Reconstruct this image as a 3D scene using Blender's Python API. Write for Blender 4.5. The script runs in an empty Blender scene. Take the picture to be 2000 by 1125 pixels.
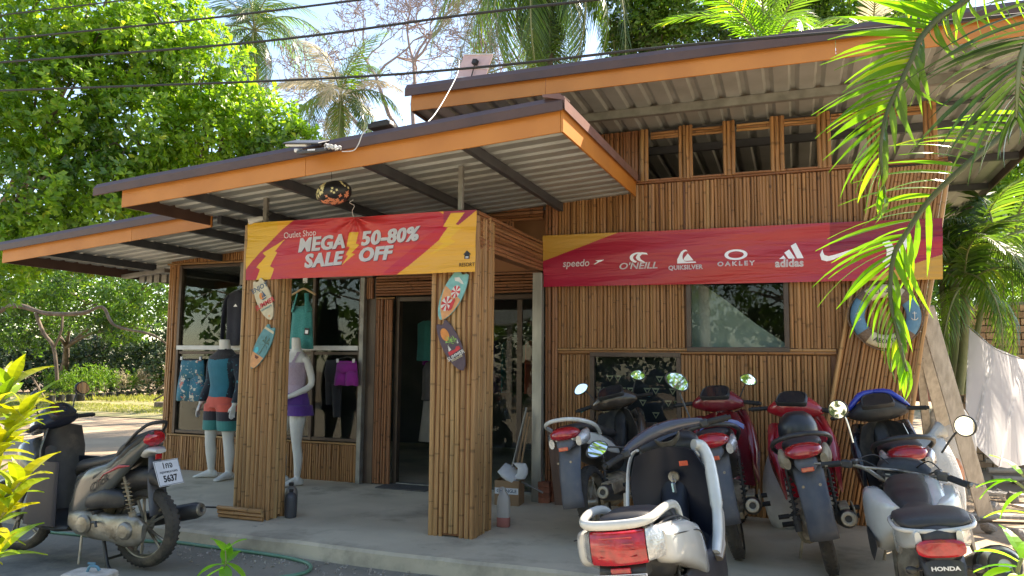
import bpy, bmesh, math, random
import numpy as np
from mathutils import Vector, Matrix, Euler, noise as mnoise
rnd = random.Random(7)
sc = bpy.context.scene
COL = sc.collection
R = math.radians
PI = math.pi
# ------------------------------------------------------------------ camera, sky, sun, exposure
CAM = Vector((0, 0, 1.55)); YAW = R(20.8); PITCH = R(5.5); ROLL = R(0.5); FPX = 1460.0
_f = Vector((-math.sin(YAW)*math.cos(PITCH), math.cos(YAW)*math.cos(PITCH), math.sin(PITCH)))
_r0 = Vector((math.cos(YAW), math.sin(YAW), 0)); _u0 = _r0.cross(_f)
_r = _r0*math.cos(ROLL)+_u0*math.sin(ROLL); _u = -_r0*math.sin(ROLL)+_u0*math.cos(ROLL)
cd = bpy.data.cameras.new('camera'); cam = bpy.data.objects.new('camera', cd); COL.objects.link(cam)
cd.sensor_width = 36; cd.lens = 36*FPX/2000; cd.clip_start = 0.05; cd.clip_end = 600
cam.matrix_world = Matrix(((_r.x, _u.x, -_f.x, CAM.x), (_r.y, _u.y, -_f.y, CAM.y), (_r.z, _u.z, -_f.z, CAM.z), (0, 0, 0, 1)))
sc.camera = cam
SUN_EL = R(46); SUN_DIR = Vector((0.50, 0.86, 0)).normalized()      # horizontal direction towards the sun
w = bpy.data.worlds.new('World'); sc.world = w; w.use_nodes = True
nt = w.node_tree; nt.nodes.clear()
sky = nt.nodes.new('ShaderNodeTexSky'); sky.sky_type = 'NISHITA'; sky.sun_disc = False
sky.sun_elevation = SUN_EL; sky.sun_rotation = math.atan2(SUN_DIR.x, SUN_DIR.y)
sky.air_density = 1.0; sky.dust_density = 0.4; sky.ozone_density = 1.5
bg = nt.nodes.new('ShaderNodeBackground'); bg.inputs[1].default_value = 0.13
wo = nt.nodes.new('ShaderNodeOutputWorld')
nt.links.new(sky.outputs[0], bg.inputs[0]); nt.links.new(bg.outputs[0], wo.inputs[0])
sd = bpy.data.lights.new('sun', 'SUN'); sd.energy = 5.0; sd.angle = R(0.6); sd.color = (1.0, 0.93, 0.82)
so = bpy.data.objects.new('sun', sd); COL.objects.link(so)
sdir = Vector((SUN_DIR.x*math.cos(SUN_EL), SUN_DIR.y*math.cos(SUN_EL), math.sin(SUN_EL)))
so.rotation_euler = sdir.to_track_quat('Z', 'Y').to_euler(); so.location = (6, 10, 20)
sc.view_settings.view_transform = 'Standard'; sc.view_settings.look = 'None'
sc.view_settings.exposure = 1.74; sc.view_settings.gamma = 1.0; sc.view_settings.use_curve_mapping = False
try:
    sc.view_settings.use_white_balance = True; sc.view_settings.white_balance_temperature = 7400; sc.view_settings.white_balance_tint = 12
except Exception: pass
try:
    sc.cycles.max_bounces = 8; sc.cycles.diffuse_bounces = 4; sc.cycles.glossy_bounces = 4
    sc.cycles.transparent_max_bounces = 12; sc.cycles.sample_clamp_indirect = 6.0
    sc.cycles.use_denoising = True
except Exception: pass

def P(x, y, Y=None, X=None, Z=None):
    """the world point seen at pixel (x, y) of the 2000x1125 photograph, at a known world Y, X or Z"""
    d = _f+_r*((x-1000)/FPX)-_u*((y-562.5)/FPX)
    if Y is not None: t = (Y-CAM.y)/d.y
    elif X is not None: t = (X-CAM.x)/d.x
    else: t = (Z-CAM.z)/d.z
    return CAM+d*t

# ------------------------------------------------------------------ object helpers
def tag(o, label=None, cat=None, group=None, kind=None):
    if label: o['label'] = label
    if cat: o['category'] = cat
    if group: o['group'] = group
    if kind: o['kind'] = kind
    return o
def empty(name, loc=(0, 0, 0), rz=0, label=None, cat=None, group=None, rot=None):
    o = bpy.data.objects.new(name, None); COL.objects.link(o); o.location = loc
    o.rotation_euler = rot if rot else (0, 0, rz); o.empty_display_size = 0.1
    return tag(o, label, cat, group)
def link(name, me, parent=None, loc=None, rot=None, scale=None):
    o = bpy.data.objects.new(name, me); COL.objects.link(o)
    if parent: o.parent = parent
    if loc is not None: o.location = loc
    if rot is not None: o.rotation_euler = rot
    if scale is not None: o.scale = scale
    return o
def kids(o): return [c for c in bpy.data.objects if c.parent == o]
def copy_tree(o, parent=None):
    c = o.copy(); COL.objects.link(c); c.parent = parent
    for ch in kids(o): copy_tree(ch, c)
    return c
def ring_frame(d, up=Vector((0, 0, 1))):
    d = d.normalized()
    if abs(d.dot(up)) > 0.98: up = Vector((0, 1, 0)) if abs(d.y) < .9 else Vector((1, 0, 0))
    a = d.cross(up).normalized(); b = a.cross(d).normalized()
    return a, b
class MB:
    """collects shapes and links them as ONE mesh object"""
    def __init__(s): s.v = []; s.f = []; s.m = []; s.uv = []
    def add(s, vs, fs, mi=0, uvs=None):
        n = len(s.v); s.v += [tuple(v) for v in vs]
        for k, f in enumerate(fs):
            s.f.append([n+i for i in f]); s.m.append(mi)
            s.uv.append(uvs[k] if uvs else [(0, 0)]*len(f))
        return s
    def box(s, c, d, rot=None, mi=0, taper=None):
        x, y, z = d[0]/2, d[1]/2, d[2]/2; t = taper or (1, 1)
        vs = [Vector((a*x*(t[0] if q > 0 else 1), b*y*(t[1] if q > 0 else 1), q*z)) for q in (-1, 1) for b in (-1, 1) for a in (-1, 1)]
        M = (Euler(rot).to_matrix() if rot and not isinstance(rot, Matrix) else rot) if rot is not None else None
        vs = [(M @ v if M is not None else v)+Vector(c) for v in vs]
        return s.add(vs, [(0, 2, 3, 1), (4, 5, 7, 6), (0, 1, 5, 4), (2, 6, 7, 3), (0, 4, 6, 2), (1, 3, 7, 5)], mi)
    def span(s, a, b, mi=0):
        a = Vector(a); b = Vector(b)
        return s.box((a+b)/2, [abs(q) for q in (b-a)], mi=mi)
    def quad(s, a, b, c, d, mi=0): return s.add([a, b, c, d], [(0, 1, 2, 3)], mi, [[(0, 0), (1, 0), (1, 1), (0, 1)]])
    def prism(s, pts, dirv, mi=0):
        dv = Vector(dirv); n = len(pts); vs = [Vector(p) for p in pts]+[Vector(p)+dv for p in pts]
        fs = [tuple(range(n))[::-1], tuple(range(n, 2*n))]+[(i, (i+1) % n, (i+1) % n+n, i+n) for i in range(n)]
        return s.add(vs, fs, mi)
    def beam(s, a, b, wd, ht, mi=0, up=Vector((0, 0, 1))):
        a = Vector(a); b = Vector(b); x, y = ring_frame(b-a, up)
        vs = [p+x*i*wd/2+y*j*ht/2 for p in (a, b) for i, j in ((-1, -1), (1, -1), (1, 1), (-1, 1))]
        return s.add(vs, [(0, 1, 2, 3), (7, 6, 5, 4), (0, 4, 5, 1), (1, 5, 6, 2), (2, 6, 7, 3), (3, 7, 4, 0)], mi)
    def tube(s, pts, r, n=8, mi=0, cap=True, flat=1.0):
        pts = [Vector(p) for p in pts]; k = len(pts)
        rs = list(r) if hasattr(r, '__len__') else [r]*k
        vs = []; fs = []; uvs = []; L = 0; pa = None
        for i, p in enumerate(pts):
            d = (pts[min(i+1, k-1)]-pts[max(i-1, 0)])
            if d.length < 1e-9: d = Vector((0, 0, 1))
            if pa is None: a, b = ring_frame(d)
            else:
                dn = d.normalized(); a = (pa-dn*pa.dot(dn))
                a = a.normalized() if a.length > 1e-6 else ring_frame(d)[0]; b = a.cross(dn).normalized()
            pa = a
            if i: L += (p-pts[i-1]).length
            for j in range(n):
                t = 2*PI*j/n; vs.append(p+a*math.cos(t)*rs[i]+b*math.sin(t)*rs[i]*flat)
            if i:
                o = (i-1)*n; q = L-(p-pts[i-1]).length
                for j in range(n):
                    j2 = (j+1) % n
                    fs.append((o+j, o+j2, o+n+j2, o+n+j)); uvs.append([(j/n, q), ((j+1)/n, q), ((j+1)/n, L), (j/n, L)])
        if cap:
            fs.append(tuple(range(n))[::-1]); uvs.append([(.5, 0)]*n)
            fs.append(tuple(range((k-1)*n, k*n))); uvs.append([(.5, L)]*n)
        return s.add(vs, fs, mi, uvs)
    def loft(s, rings, mi=0, cap=True, closed=True):
        n = len(rings[0]); vs = [v for r in rings for v in r]; fs = []
        for i in range(len(rings)-1):
            for j in range(n if closed else n-1):
                j2 = (j+1) % n; fs.append((i*n+j, i*n+j2, (i+1)*n+j2, (i+1)*n+j))
        if cap and closed: fs += [tuple(range(n))[::-1], tuple(range((len(rings)-1)*n, len(rings)*n))]
        return s.add(vs, fs, mi)
    def lathe(s, prof, c=(0, 0, 0), axis='z', n=24, mi=0, a0=0, a1=2*PI):
        c = Vector(c); full = abs(a1-a0-2*PI) < 1e-6; m = n if full else n+1; vs = []
        for r, h in prof:
            for j in range(m):
                t = a0+(a1-a0)*j/n; q, w_ = r*math.cos(t), r*math.sin(t)
                v = {'z': Vector((q, w_, h)), 'y': Vector((q, h, w_)), 'x': Vector((h, q, w_))}[axis]
                vs.append(c+v)
        fs = []
        for i in range(len(prof)-1):
            for j in range(n):
                j2 = (j+1) % m; fs.append((i*m+j, i*m+j2, (i+1)*m+j2, (i+1)*m+j))
        return s.add(vs, fs, mi)
    def ball(s, c, r, mi=0, n=16, rings=10, sc_=(1, 1, 1)):
        return s.lathe([(math.sin(PI*i/rings)*r+1e-4, -math.cos(PI*i/rings)*r) for i in range(rings+1)], (0, 0, 0), 'z', n, mi) and s._post(c, sc_, (rings+1)*n)
    def _post(s, c, sc_, k):
        c = Vector(c)
        for i in range(len(s.v)-k, len(s.v)): v = s.v[i]; s.v[i] = (v[0]*sc_[0]+c.x, v[1]*sc_[1]+c.y, v[2]*sc_[2]+c.z)
        return s
    def xform(s, M, start=0):
        for i in range(start, len(s.v)): s.v[i] = tuple(M @ Vector(s.v[i]))
        return s
    def mesh(s, name, mats, smooth=35, fixn=True):
        me = bpy.data.meshes.new(name); me.from_pydata(s.v, [], s.f)
        mats = mats if isinstance(mats, (list, tuple)) else [mats]
        for m in mats: me.materials.append(m)
        me.polygons.foreach_set('material_index', s.m)
        uvl = me.uv_layers.new(name='UVMap'); flat = [c for f in s.uv for q in f for c in q]
        uvl.data.foreach_set('uv', flat)
        if fixn:
            bm = bmesh.new(); bm.from_mesh(me); bmesh.ops.recalc_face_normals(bm, faces=bm.faces); bm.to_mesh(me); bm.free()
        if smooth:
            me.shade_smooth()
            if smooth < 180: me.set_sharp_from_angle(angle=R(smooth))
        me.update(); return me
    def build(s, name, mats, parent=None, smooth=35, bevel=0, subd=0, solid=0, loc=None, rot=None, bseg=2, fixn=True):
        o = link(name, s.mesh(name, mats, smooth, fixn), parent, loc, rot)
        if solid: m = o.modifiers.new('solid', 'SOLIDIFY'); m.thickness = solid; m.offset = 0
        if subd: m = o.modifiers.new('sub', 'SUBSURF'); m.levels = subd; m.render_levels = subd
        if bevel: m = o.modifiers.new('bevel', 'BEVEL'); m.width = bevel; m.segments = bseg; m.limit_method = 'ANGLE'; m.angle_limit = R(40); m.harden_normals = False
        return o
def arr_mesh(name, V, F, mats, smooth=False, uv=None, col=None):
    """fast mesh from numpy arrays; F is (n, k)"""
    me = bpy.data.meshes.new(name); n, k = F.shape
    me.vertices.add(len(V)); me.vertices.foreach_set('co', V.astype(np.float32).ravel())
    me.loops.add(n*k); me.loops.foreach_set('vertex_index', F.astype(np.int32).ravel())
    me.polygons.add(n); me.polygons.foreach_set('loop_start', np.arange(0, n*k, k, dtype=np.int32))
    me.polygons.foreach_set('loop_total', np.full(n, k, dtype=np.int32))
    me.materials.append(mats) if not isinstance(mats, (list, tuple)) else [me.materials.append(m) for m in mats]
    me.update(calc_edges=True)
    if uv is not None: me.uv_layers.new(name='UVMap').data.foreach_set('uv', uv.astype(np.float32).ravel())
    if smooth: me.shade_smooth()
    return me
def super_ring(c, a, b, hw, hh, n=16, e=2.6):
    """ring round c: half width hw along a, half height hh along b"""
    out = []
    for j in range(n):
        t = 2*PI*j/n; ct, st = math.cos(t), math.sin(t)
        out.append(Vector(c)+Vector(a)*hw*math.copysign(abs(ct)**(2/e), ct)+Vector(b)*hh*math.copysign(abs(st)**(2/e), st))
    return out
def catmull(pts, n=6):
    pts = [Vector(p) for p in pts]; out = []
    for i in range(len(pts)-1):
        p0 = pts[max(i-1, 0)]; p1 = pts[i]; p2 = pts[i+1]; p3 = pts[min(i+2, len(pts)-1)]
        for k in range(n):
            t = k/n; out.append(0.5*((2*p1)+(-p0+p2)*t+(2*p0-5*p1+4*p2-p3)*t*t+(-p0+3*p1-3*p2+p3)*t*t*t))
    return out+[pts[-1]]
# ------------------------------------------------------------------ materials
def _n(nt, t, **kw):
    n = nt.nodes.new(t)
    for k, v in kw.items(): setattr(n, k, v)
    return n
def hexc(c): return (c[0], c[1], c[2], 1)
def pbr(name, col, rough=.5, metal=0, col2=None, scale=6, detail=5, bump=0, bscale=None, stretch=None, rand=0.0, spec=.5, coat=0, wear=None, coord='Object', sheen=0, trans=0, spots=None, emit=None):
    """Principled material: noise between col and col2, bump, per-object brightness, spots = (colour, scale, threshold)"""
    m = bpy.data.materials.new(name); m.use_nodes = True; nt = m.node_tree; b = nt.nodes['Principled BSDF']; L = nt.links.new
    b.inputs['Roughness'].default_value = rough; b.inputs['Metallic'].default_value = metal
    b.inputs['Specular IOR Level'].default_value = spec; b.inputs['Coat Weight'].default_value = coat
    if coat: b.inputs['Coat Roughness'].default_value = .08
    if sheen: b.inputs['Sheen Weight'].default_value = sheen
    tc = _n(nt, 'ShaderNodeTexCoord'); src = tc.outputs[coord]
    if stretch:
        mp = _n(nt, 'ShaderNodeMapping'); mp.inputs['Scale'].default_value = stretch; L(src, mp.inputs[0]); src = mp.outputs[0]
    out = None
    rgb = _n(nt, 'ShaderNodeRGB'); rgb.outputs[0].default_value = hexc(col); out = rgb.outputs[0]
    if col2 is not None:
        nz = _n(nt, 'ShaderNodeTexNoise'); nz.inputs['Scale'].default_value = scale; nz.inputs['Detail'].default_value = detail; L(src, nz.inputs['Vector'])
        rp = _n(nt, 'ShaderNodeMapRange'); rp.inputs[1].default_value = .35; rp.inputs[2].default_value = .65; L(nz.outputs[0], rp.inputs[0])
        mx = _n(nt, 'ShaderNodeMix', data_type='RGBA'); mx.inputs[7].default_value = hexc(col2); L(rp.outputs[0], mx.inputs[0]); L(out, mx.inputs[6]); out = mx.outputs[2]
        rr = _n(nt, 'ShaderNodeMapRange'); rr.inputs[3].default_value = max(.02, rough-.08); rr.inputs[4].default_value = min(1, rough+.1); L(nz.outputs[0], rr.inputs[0]); L(rr.outputs[0], b.inputs['Roughness'])
    if spots:
        for sp in (spots if isinstance(spots, list) else [spots]):
            nz = _n(nt, 'ShaderNodeTexNoise'); nz.inputs['Scale'].default_value = sp[1]; nz.inputs['Detail'].default_value = 6; nz.inputs['Roughness'].default_value = .65; L(tc.outputs[coord], nz.inputs['Vector'])
            rp = _n(nt, 'ShaderNodeMapRange'); rp.inputs[1].default_value = sp[2]; rp.inputs[2].default_value = sp[2]+(sp[3] if len(sp) > 3 else .08); L(nz.outputs[0], rp.inputs[0])
            mx = _n(nt, 'ShaderNodeMix', data_type='RGBA'); mx.inputs[7].default_value = hexc(sp[0]); L(rp.outputs[0], mx.inputs[0]); L(out, mx.inputs[6]); out = mx.outputs[2]
    if rand:
        oi = _n(nt, 'ShaderNodeObjectInfo'); rp = _n(nt, 'ShaderNodeMapRange'); rp.inputs[3].default_value = 1-rand; rp.inputs[4].default_value = 1+rand; L(oi.outputs['Random'], rp.inputs[0])
        vm = _n(nt, 'ShaderNodeVectorMath', operation='SCALE'); L(out, vm.inputs[0]); L(rp.outputs[0], vm.inputs['Scale']); out = vm.outputs[0]
    L(out, b.inputs['Base Color'])
    if bump:
        nz = _n(nt, 'ShaderNodeTexNoise'); nz.inputs['Scale'].default_value = bscale or scale*4; nz.inputs['Detail'].default_value = 6; L(src, nz.inputs['Vector'])
        bp = _n(nt, 'ShaderNodeBump'); bp.inputs['Strength'].default_value = bump; bp.inputs['Distance'].default_value = .02; L(nz.outputs[0], bp.inputs['Height']); L(bp.outputs[0], b.inputs['Normal'])
    if emit: b.inputs['Emission Color'].default_value = hexc(emit[0]); b.inputs['Emission Strength'].default_value = emit[1]
    if trans:
        tr = _n(nt, 'ShaderNodeBsdfTranslucent'); L(out, tr.inputs[0]); ms = _n(nt, 'ShaderNodeMixShader'); ms.inputs[0].default_value = trans
        o = nt.nodes['Material Output']; L(b.outputs[0], ms.inputs[1]); L(tr.outputs[0], ms.inputs[2]); L(ms.outputs[0], o.inputs[0])
    return m
def bamboo_mat(name, c1, c2, c3, node=.62):
    """split bamboo: every pole its own tone, dark rings at the joints, streaks along the pole (UV: v in metres)"""
    m = bpy.data.materials.new(name); m.use_nodes = True; nt = m.node_tree; b = nt.nodes['Principled BSDF']; L = nt.links.new
    geo = _n(nt, 'ShaderNodeNewGeometry'); oi = _n(nt, 'ShaderNodeObjectInfo')
    ad = _n(nt, 'ShaderNodeMath', operation='ADD'); L(geo.outputs['Random Per Island'], ad.inputs[0]); L(oi.outputs['Random'], ad.inputs[1])
    fr = _n(nt, 'ShaderNodeMath', operation='FRACT'); L(ad.outputs[0], fr.inputs[0]); rv = fr.outputs[0]
    cr = _n(nt, 'ShaderNodeValToRGB'); e = cr.color_ramp.elements
    e[0].position = 0; e[0].color = hexc(c1); e[1].position = 1; e[1].color = hexc(c2); q = e.new(.5); q.color = hexc(c3)
    q = e.new(.86); q.color = hexc([c1[0]*.72, c1[1]*.70, c1[2]*.70]); L(rv, cr.inputs[0])
    uv = _n(nt, 'ShaderNodeUVMap'); sx = _n(nt, 'ShaderNodeSeparateXYZ'); L(uv.outputs[0], sx.inputs[0])
    # offset per pole
    mo = _n(nt, 'ShaderNodeMath', operation='MULTIPLY'); mo.inputs[1].default_value = 17.3; L(rv, mo.inputs[0])
    av = _n(nt, 'ShaderNodeMath', operation='ADD'); L(sx.outputs[1], av.inputs[0]); L(mo.outputs[0], av.inputs[1])
    cb = _n(nt, 'ShaderNodeCombineXYZ'); L(sx.outputs[0], cb.inputs[0]); L(av.outputs[0], cb.inputs[1]); L(mo.outputs[0], cb.inputs[2])
    mp = _n(nt, 'ShaderNodeMapping'); mp.inputs['Scale'].default_value = (7, 1.6, 1); L(cb.outputs[0], mp.inputs[0])
    nz = _n(nt, 'ShaderNodeTexNoise'); nz.inputs['Scale'].default_value = 1.6; nz.inputs['Detail'].default_value = 5; nz.inputs['Roughness'].default_value = .6; L(mp.outputs[0], nz.inputs['Vector'])
    r1 = _n(nt, 'ShaderNodeMapRange'); r1.inputs[1].default_value = .3; r1.inputs[2].default_value = .7; r1.inputs[3].default_value = .62; r1.inputs[4].default_value = 1.32; L(nz.outputs[0], r1.inputs[0])
    # joint rings
    dv = _n(nt, 'ShaderNodeMath', operation='DIVIDE'); dv.inputs[1].default_value = node; L(av.outputs[0], dv.inputs[0])
    nn = _n(nt, 'ShaderNodeTexNoise', noise_dimensions='1D'); nn.inputs['Scale'].default_value = .9; L(dv.outputs[0], nn.inputs['W'])
    a2 = _n(nt, 'ShaderNodeMath', operation='ADD'); L(dv.outputs[0], a2.inputs[0]); L(nn.outputs[0], a2.inputs[1])
    f2 = _n(nt, 'ShaderNodeMath', operation='FRACT'); L(a2.outputs[0], f2.inputs[0])
    pp = _n(nt, 'ShaderNodeMath', operation='SUBTRACT'); pp.inputs[1].default_value = .5; L(f2.outputs[0], pp.inputs[0])
    ab = _n(nt, 'ShaderNodeMath', operation='ABSOLUTE'); L(pp.outputs[0], ab.inputs[0])
    r2 = _n(nt, 'ShaderNodeMapRange', interpolation_type='SMOOTHSTEP'); r2.inputs[1].default_value = .006; r2.inputs[2].default_value = .026; r2.inputs[3].default_value = .55; r2.inputs[4].default_value = 1; L(ab.outputs[0], r2.inputs[0])
    mm = _n(nt, 'ShaderNodeMath', operation='MULTIPLY'); L(r1.outputs[0], mm.inputs[0]); L(r2.outputs[0], mm.inputs[1])
    vs = _n(nt, 'ShaderNodeVectorMath', operation='SCALE'); L(cr.outputs[0], vs.inputs[0]); L(mm.outputs[0], vs.inputs['Scale']); L(vs.outputs[0], b.inputs['Base Color'])
    b.inputs['Roughness'].default_value = .42; b.inputs['Specular IOR Level'].default_value = .35
    bp = _n(nt, 'ShaderNodeBump'); bp.inputs['Strength'].default_value = .5; bp.inputs['Distance'].default_value = .003; L(mm.outputs[0], bp.inputs['Height']); L(bp.outputs[0], b.inputs['Normal'])
    return m
def leaf_mat(name, c1, c2, c3=None, trans=.45, rough=.4, tint=(1.25, 1.35, .5)):
    m = bpy.data.materials.new(name); m.use_nodes = True; nt = m.node_tree; L = nt.links.new; b = nt.nodes['Principled BSDF']
    geo = _n(nt, 'ShaderNodeNewGeometry'); oi = _n(nt, 'ShaderNodeObjectInfo')
    ad = _n(nt, 'ShaderNodeMath', operation='ADD'); L(geo.outputs['Random Per Island'], ad.inputs[0]); L(oi.outputs['Random'], ad.inputs[1])
    fr = _n(nt, 'ShaderNodeMath', operation='FRACT'); L(ad.outputs[0], fr.inputs[0])
    cr = _n(nt, 'ShaderNodeValToRGB'); e = cr.color_ramp.elements; e[0].color = hexc(c1); e[1].color = hexc(c2)
    q = e.new(.93); q.color = hexc(c2)
    e[-1].color = hexc(c3 or c2); L(fr.outputs[0], cr.inputs[0])
    L(cr.outputs[0], b.inputs['Base Color']); b.inputs['Roughness'].default_value = rough; b.inputs['Specular IOR Level'].default_value = .4
    vm = _n(nt, 'ShaderNodeVectorMath', operation='MULTIPLY'); vm.inputs[1].default_value = [t*2.2 for t in tint]; L(cr.outputs[0], vm.inputs[0])
    tr = _n(nt, 'ShaderNodeBsdfTranslucent'); L(vm.outputs[0], tr.inputs[0])
    ms = _n(nt, 'ShaderNodeMixShader'); ms.inputs[0].default_value = trans; L(b.outputs[0], ms.inputs[1]); L(tr.outputs[0], ms.inputs[2])
    L(ms.outputs[0], nt.nodes['Material Output'].inputs[0]); return m
def glass_mat(name, tint=(.9, .95, .93), ior=1.6, rough=.01):
    m = bpy.data.materials.new(name); m.use_nodes = True; nt = m.node_tree; nt.nodes.clear(); L = nt.links.new
    o = _n(nt, 'ShaderNodeOutputMaterial'); ms = _n(nt, 'ShaderNodeMixShader'); t = _n(nt, 'ShaderNodeBsdfTransparent'); g = _n(nt, 'ShaderNodeBsdfGlossy')
    f = _n(nt, 'ShaderNodeFresnel'); f.inputs[0].default_value = ior; t.inputs[0].default_value = hexc(tint); g.inputs['Roughness'].default_value = rough
    L(f.outputs[0], ms.inputs[0]); L(t.outputs[0], ms.inputs[1]); L(g.outputs[0], ms.inputs[2]); L(ms.outputs[0], o.inputs[0]); return m
BAM_WALL = bamboo_mat('bamboo_wall', (.40, .20, .078), (.45, .25, .10), (.33, .158, .062))
BAM_RED = bamboo_mat('bamboo_reddish', (.32, .14, .06), (.35, .165, .075), (.25, .105, .048))
BAM_PALE = bamboo_mat('bamboo_pale', (.45, .255, .105), (.52, .325, .145), (.38, .20, .082), .45)
M_ORANGE = pbr('orange_board', (.55, .205, .036), .5, 0, (.47, .17, .032), 2, 6, .08, 40, rand=.05, spots=[((.36, .14, .05), 7, .66, .12)])
M_BROWN = pbr('brown_flashing', (.075, .038, .028), .45, 0, (.10, .052, .038), 4, 4, .05, 30)
M_SOFFIT = pbr('galvanised_sheet', (.46, .47, .44), .45, .4, (.36, .37, .34), 2.5, 5, .05, 20)
M_STEEL_DK = pbr('dark_steel', (.055, .058, .066), .5, .3, (.085, .09, .10), 5, 5, .05, 30)
M_STEEL = pbr('grey_steel', (.30, .29, .26), .5, .5, (.20, .19, .17), 7, 6, .1, 30)
M_WHITE = pbr('white_paint', (.72, .72, .70), .45, 0, (.62, .62, .60), 8, 5)
M_FRAME = pbr('brown_aluminium_frame', (.10, .07, .05), .4, .3, (.075, .052, .04), 4, 4)
M_BLACK = pbr('black_rubber', (.018, .018, .018), .7, 0, (.03, .028, .026), 20, 4)
M_GLASS = glass_mat('window_glass', (.85, .90, .88), 1.30)
M_CONC = pbr('smooth_concrete', (.60, .52, .38), .8, 0, (.47, .405, .295), 1.6, 9, .12, 40, spots=[((.30, .26, .19), 1.3, .52, .16), ((.20, .19, .165), 5, .66, .10), ((.17, .16, .14), 26, .70, .05)])
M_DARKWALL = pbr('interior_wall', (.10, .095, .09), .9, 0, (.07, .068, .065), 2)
# ------------------------------------------------------------------ the ground
PLAT = .12
def sheet(name, x0, x1, y0, y1, z, mat, step=None, amp=0, kind='structure'):
    if step:
        nx = max(1, int((x1-x0)/step)); ny = max(1, int((y1-y0)/step))
        X, Y = np.meshgrid(np.linspace(x0, x1, nx+1), np.linspace(y0, y1, ny+1))
        Z = np.array([mnoise.noise(Vector((a*.35, b*.35, 3.1)))*amp+mnoise.noise(Vector((a*1.7, b*1.7, 9.1)))*amp*.3 for a, b in zip(X.ravel(), Y.ravel())])+z
        V = np.stack([X.ravel(), Y.ravel(), Z], 1); i = np.arange(nx*ny); r_ = i//nx; c = i % nx; q = r_*(nx+1)+c
        F = np.stack([q, q+1, q+nx+2, q+nx+1], 1); o = link(name, arr_mesh(name, V, F, mat, True))
    else:
        o = MB().quad((x0, y0, z), (x1, y0, z), (x1, y1, z), (x0, y1, z)).build(name, mat, smooth=0, fixn=False)
    return tag(o, kind=kind)
M_SOIL = pbr('sandy_soil', (.40, .30, .20), .95, 0, (.27, .20, .135), .9, 10, .5, 12, spots=[((.12, .13, .05), .55, .62, .1), ((.16, .11, .07), 9, .62, .06)])
M_SLABM = pbr('old_driveway_concrete', (.30, .265, .205), .85, 0, (.20, .18, .14), 1.3, 10, .3, 25, spots=[((.085, .082, .07), .8, .55, .15), ((.38, .36, .31), 9, .71, .04), ((.07, .06, .045), 22, .68, .05)])
sheet('ground', -120, 120, -60, 160, -.03, M_SOIL)
sheet('ground', -34, 14, 5.3, 40, -.012, M_SOIL, .5, .03)
sheet('driveway', -14, 12, 3.3, 5.6, .0, M_SLABM)
sheet('road', -40, 40, -6, 3.3, -.004, pbr('pale_bounce_road', (.50, .43, .33), .95, 0, (.40, .34, .26), .8, 8, .4, 15))  # unseen road, made pale to bounce sunlight onto the shaded facade
sheet('rubble_yard', 1.35, 9, 5.6, 17, .012, M_SOIL, .25, .05)
# platform with a worn front edge
pm = MB()
xs = [-9.2+i*.25 for i in range(43)]
top = [Vector((x, 5.03+rnd.uniform(-.012, .012)+(.012*math.sin(x*3)), PLAT)) for x in xs]
rows = [[Vector((p.x, 13.5, PLAT)) for p in top], [Vector((p.x, p.y+.02, PLAT)) for p in top], [Vector((p.x, p.y-.004, PLAT-.02)) for p in top], [Vector((p.x, p.y-.012-rnd.random()*.015, -.01)) for p in top]]
pm.loft(rows, closed=False, cap=False)
tag(pm.build('platform', M_CONC, smooth=30), kind='structure')
# ------------------------------------------------------------------ the shop
shop = empty('shop_building', (-3, 8, PLAT), label='bamboo clad shop with orange fascia boards and corrugated overhanging roofs', cat='shop')
def pp(mb, name, mat, parent=shop, **k):
    o = mb.build(name, mat, parent, **k)
    M = parent.matrix_world if parent is not None else None
    return o
shop.location = (0, 0, 0)
def zr(x):      # underside line of the low roof's fascia
    return 2.867+(x+5.547)*(.0665 if x > -5.547 else .083)
# ---- bamboo helpers
_pm = {}
def pole_mesh(L, r, mat, var=0):
    key = (round(L, 2), round(r, 4), mat.name, var)
    if key in _pm: return _pm[key]
    rr = random.Random(hash((int(L*100), int(r*10000), var)) & 0xffff)
    n = 6 if r < .03 else 9; k = 4; pts = []; rad = []
    for i in range(k+1):
        t = i/k; pts.append((rr.uniform(-.1, .1)*r*2 if 0 < i < k else 0, rr.uniform(-.1, .1)*r, t*L)); rad.append(r*rr.uniform(.92, 1.05))
    me = MB().tube(pts, rad, n).mesh('bamboo_pole', mat, 60); _pm[key] = me; return me
POLES = [0]; extra = {}
def vpoles(x0, x1, z0, z1, Y, mat, parent, r=.018, lean=0.0, single=True, name='bamboo_pole', z1f=None):
    x = x0+r*.9
    while x < x1-r*.5:
        q = r*rnd.uniform(.74, 1.16); zz1 = z1f(x) if z1f else z1
        zz0 = z0+rnd.uniform(-.004, .004); L = round((zz1-zz0)*20)/20 if not z1f else zz1-zz0
        y = Y+rnd.uniform(-.005, .004)
        if single:
            POLES[0] += 1
            me = pole_mesh(zz1-z0 if not z1f else round(L, 2), r, mat, rnd.randrange(6))
            s = q/r; link(name, me, parent, (x, y, zz0), (rnd.uniform(-.002, .002), math.atan(lean)+rnd.uniform(-.007, .007)/max(1, (z1-z0)), rnd.choice((0, 1, 2))*PI/3), (s, s, 1))
        else:
            mb = extra.setdefault((parent.name, mat.name), (MB(), parent, mat))[0]
            mb.tube([(x, y, zz0), (x+rnd.uniform(-.003, .003)+lean*(zz1-zz0)/2, y, (zz0+zz1)/2), (x+lean*(zz1-zz0), y, zz1)], q, 6)
        x += 2*q*rnd.uniform(.90, 1.0)
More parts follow.
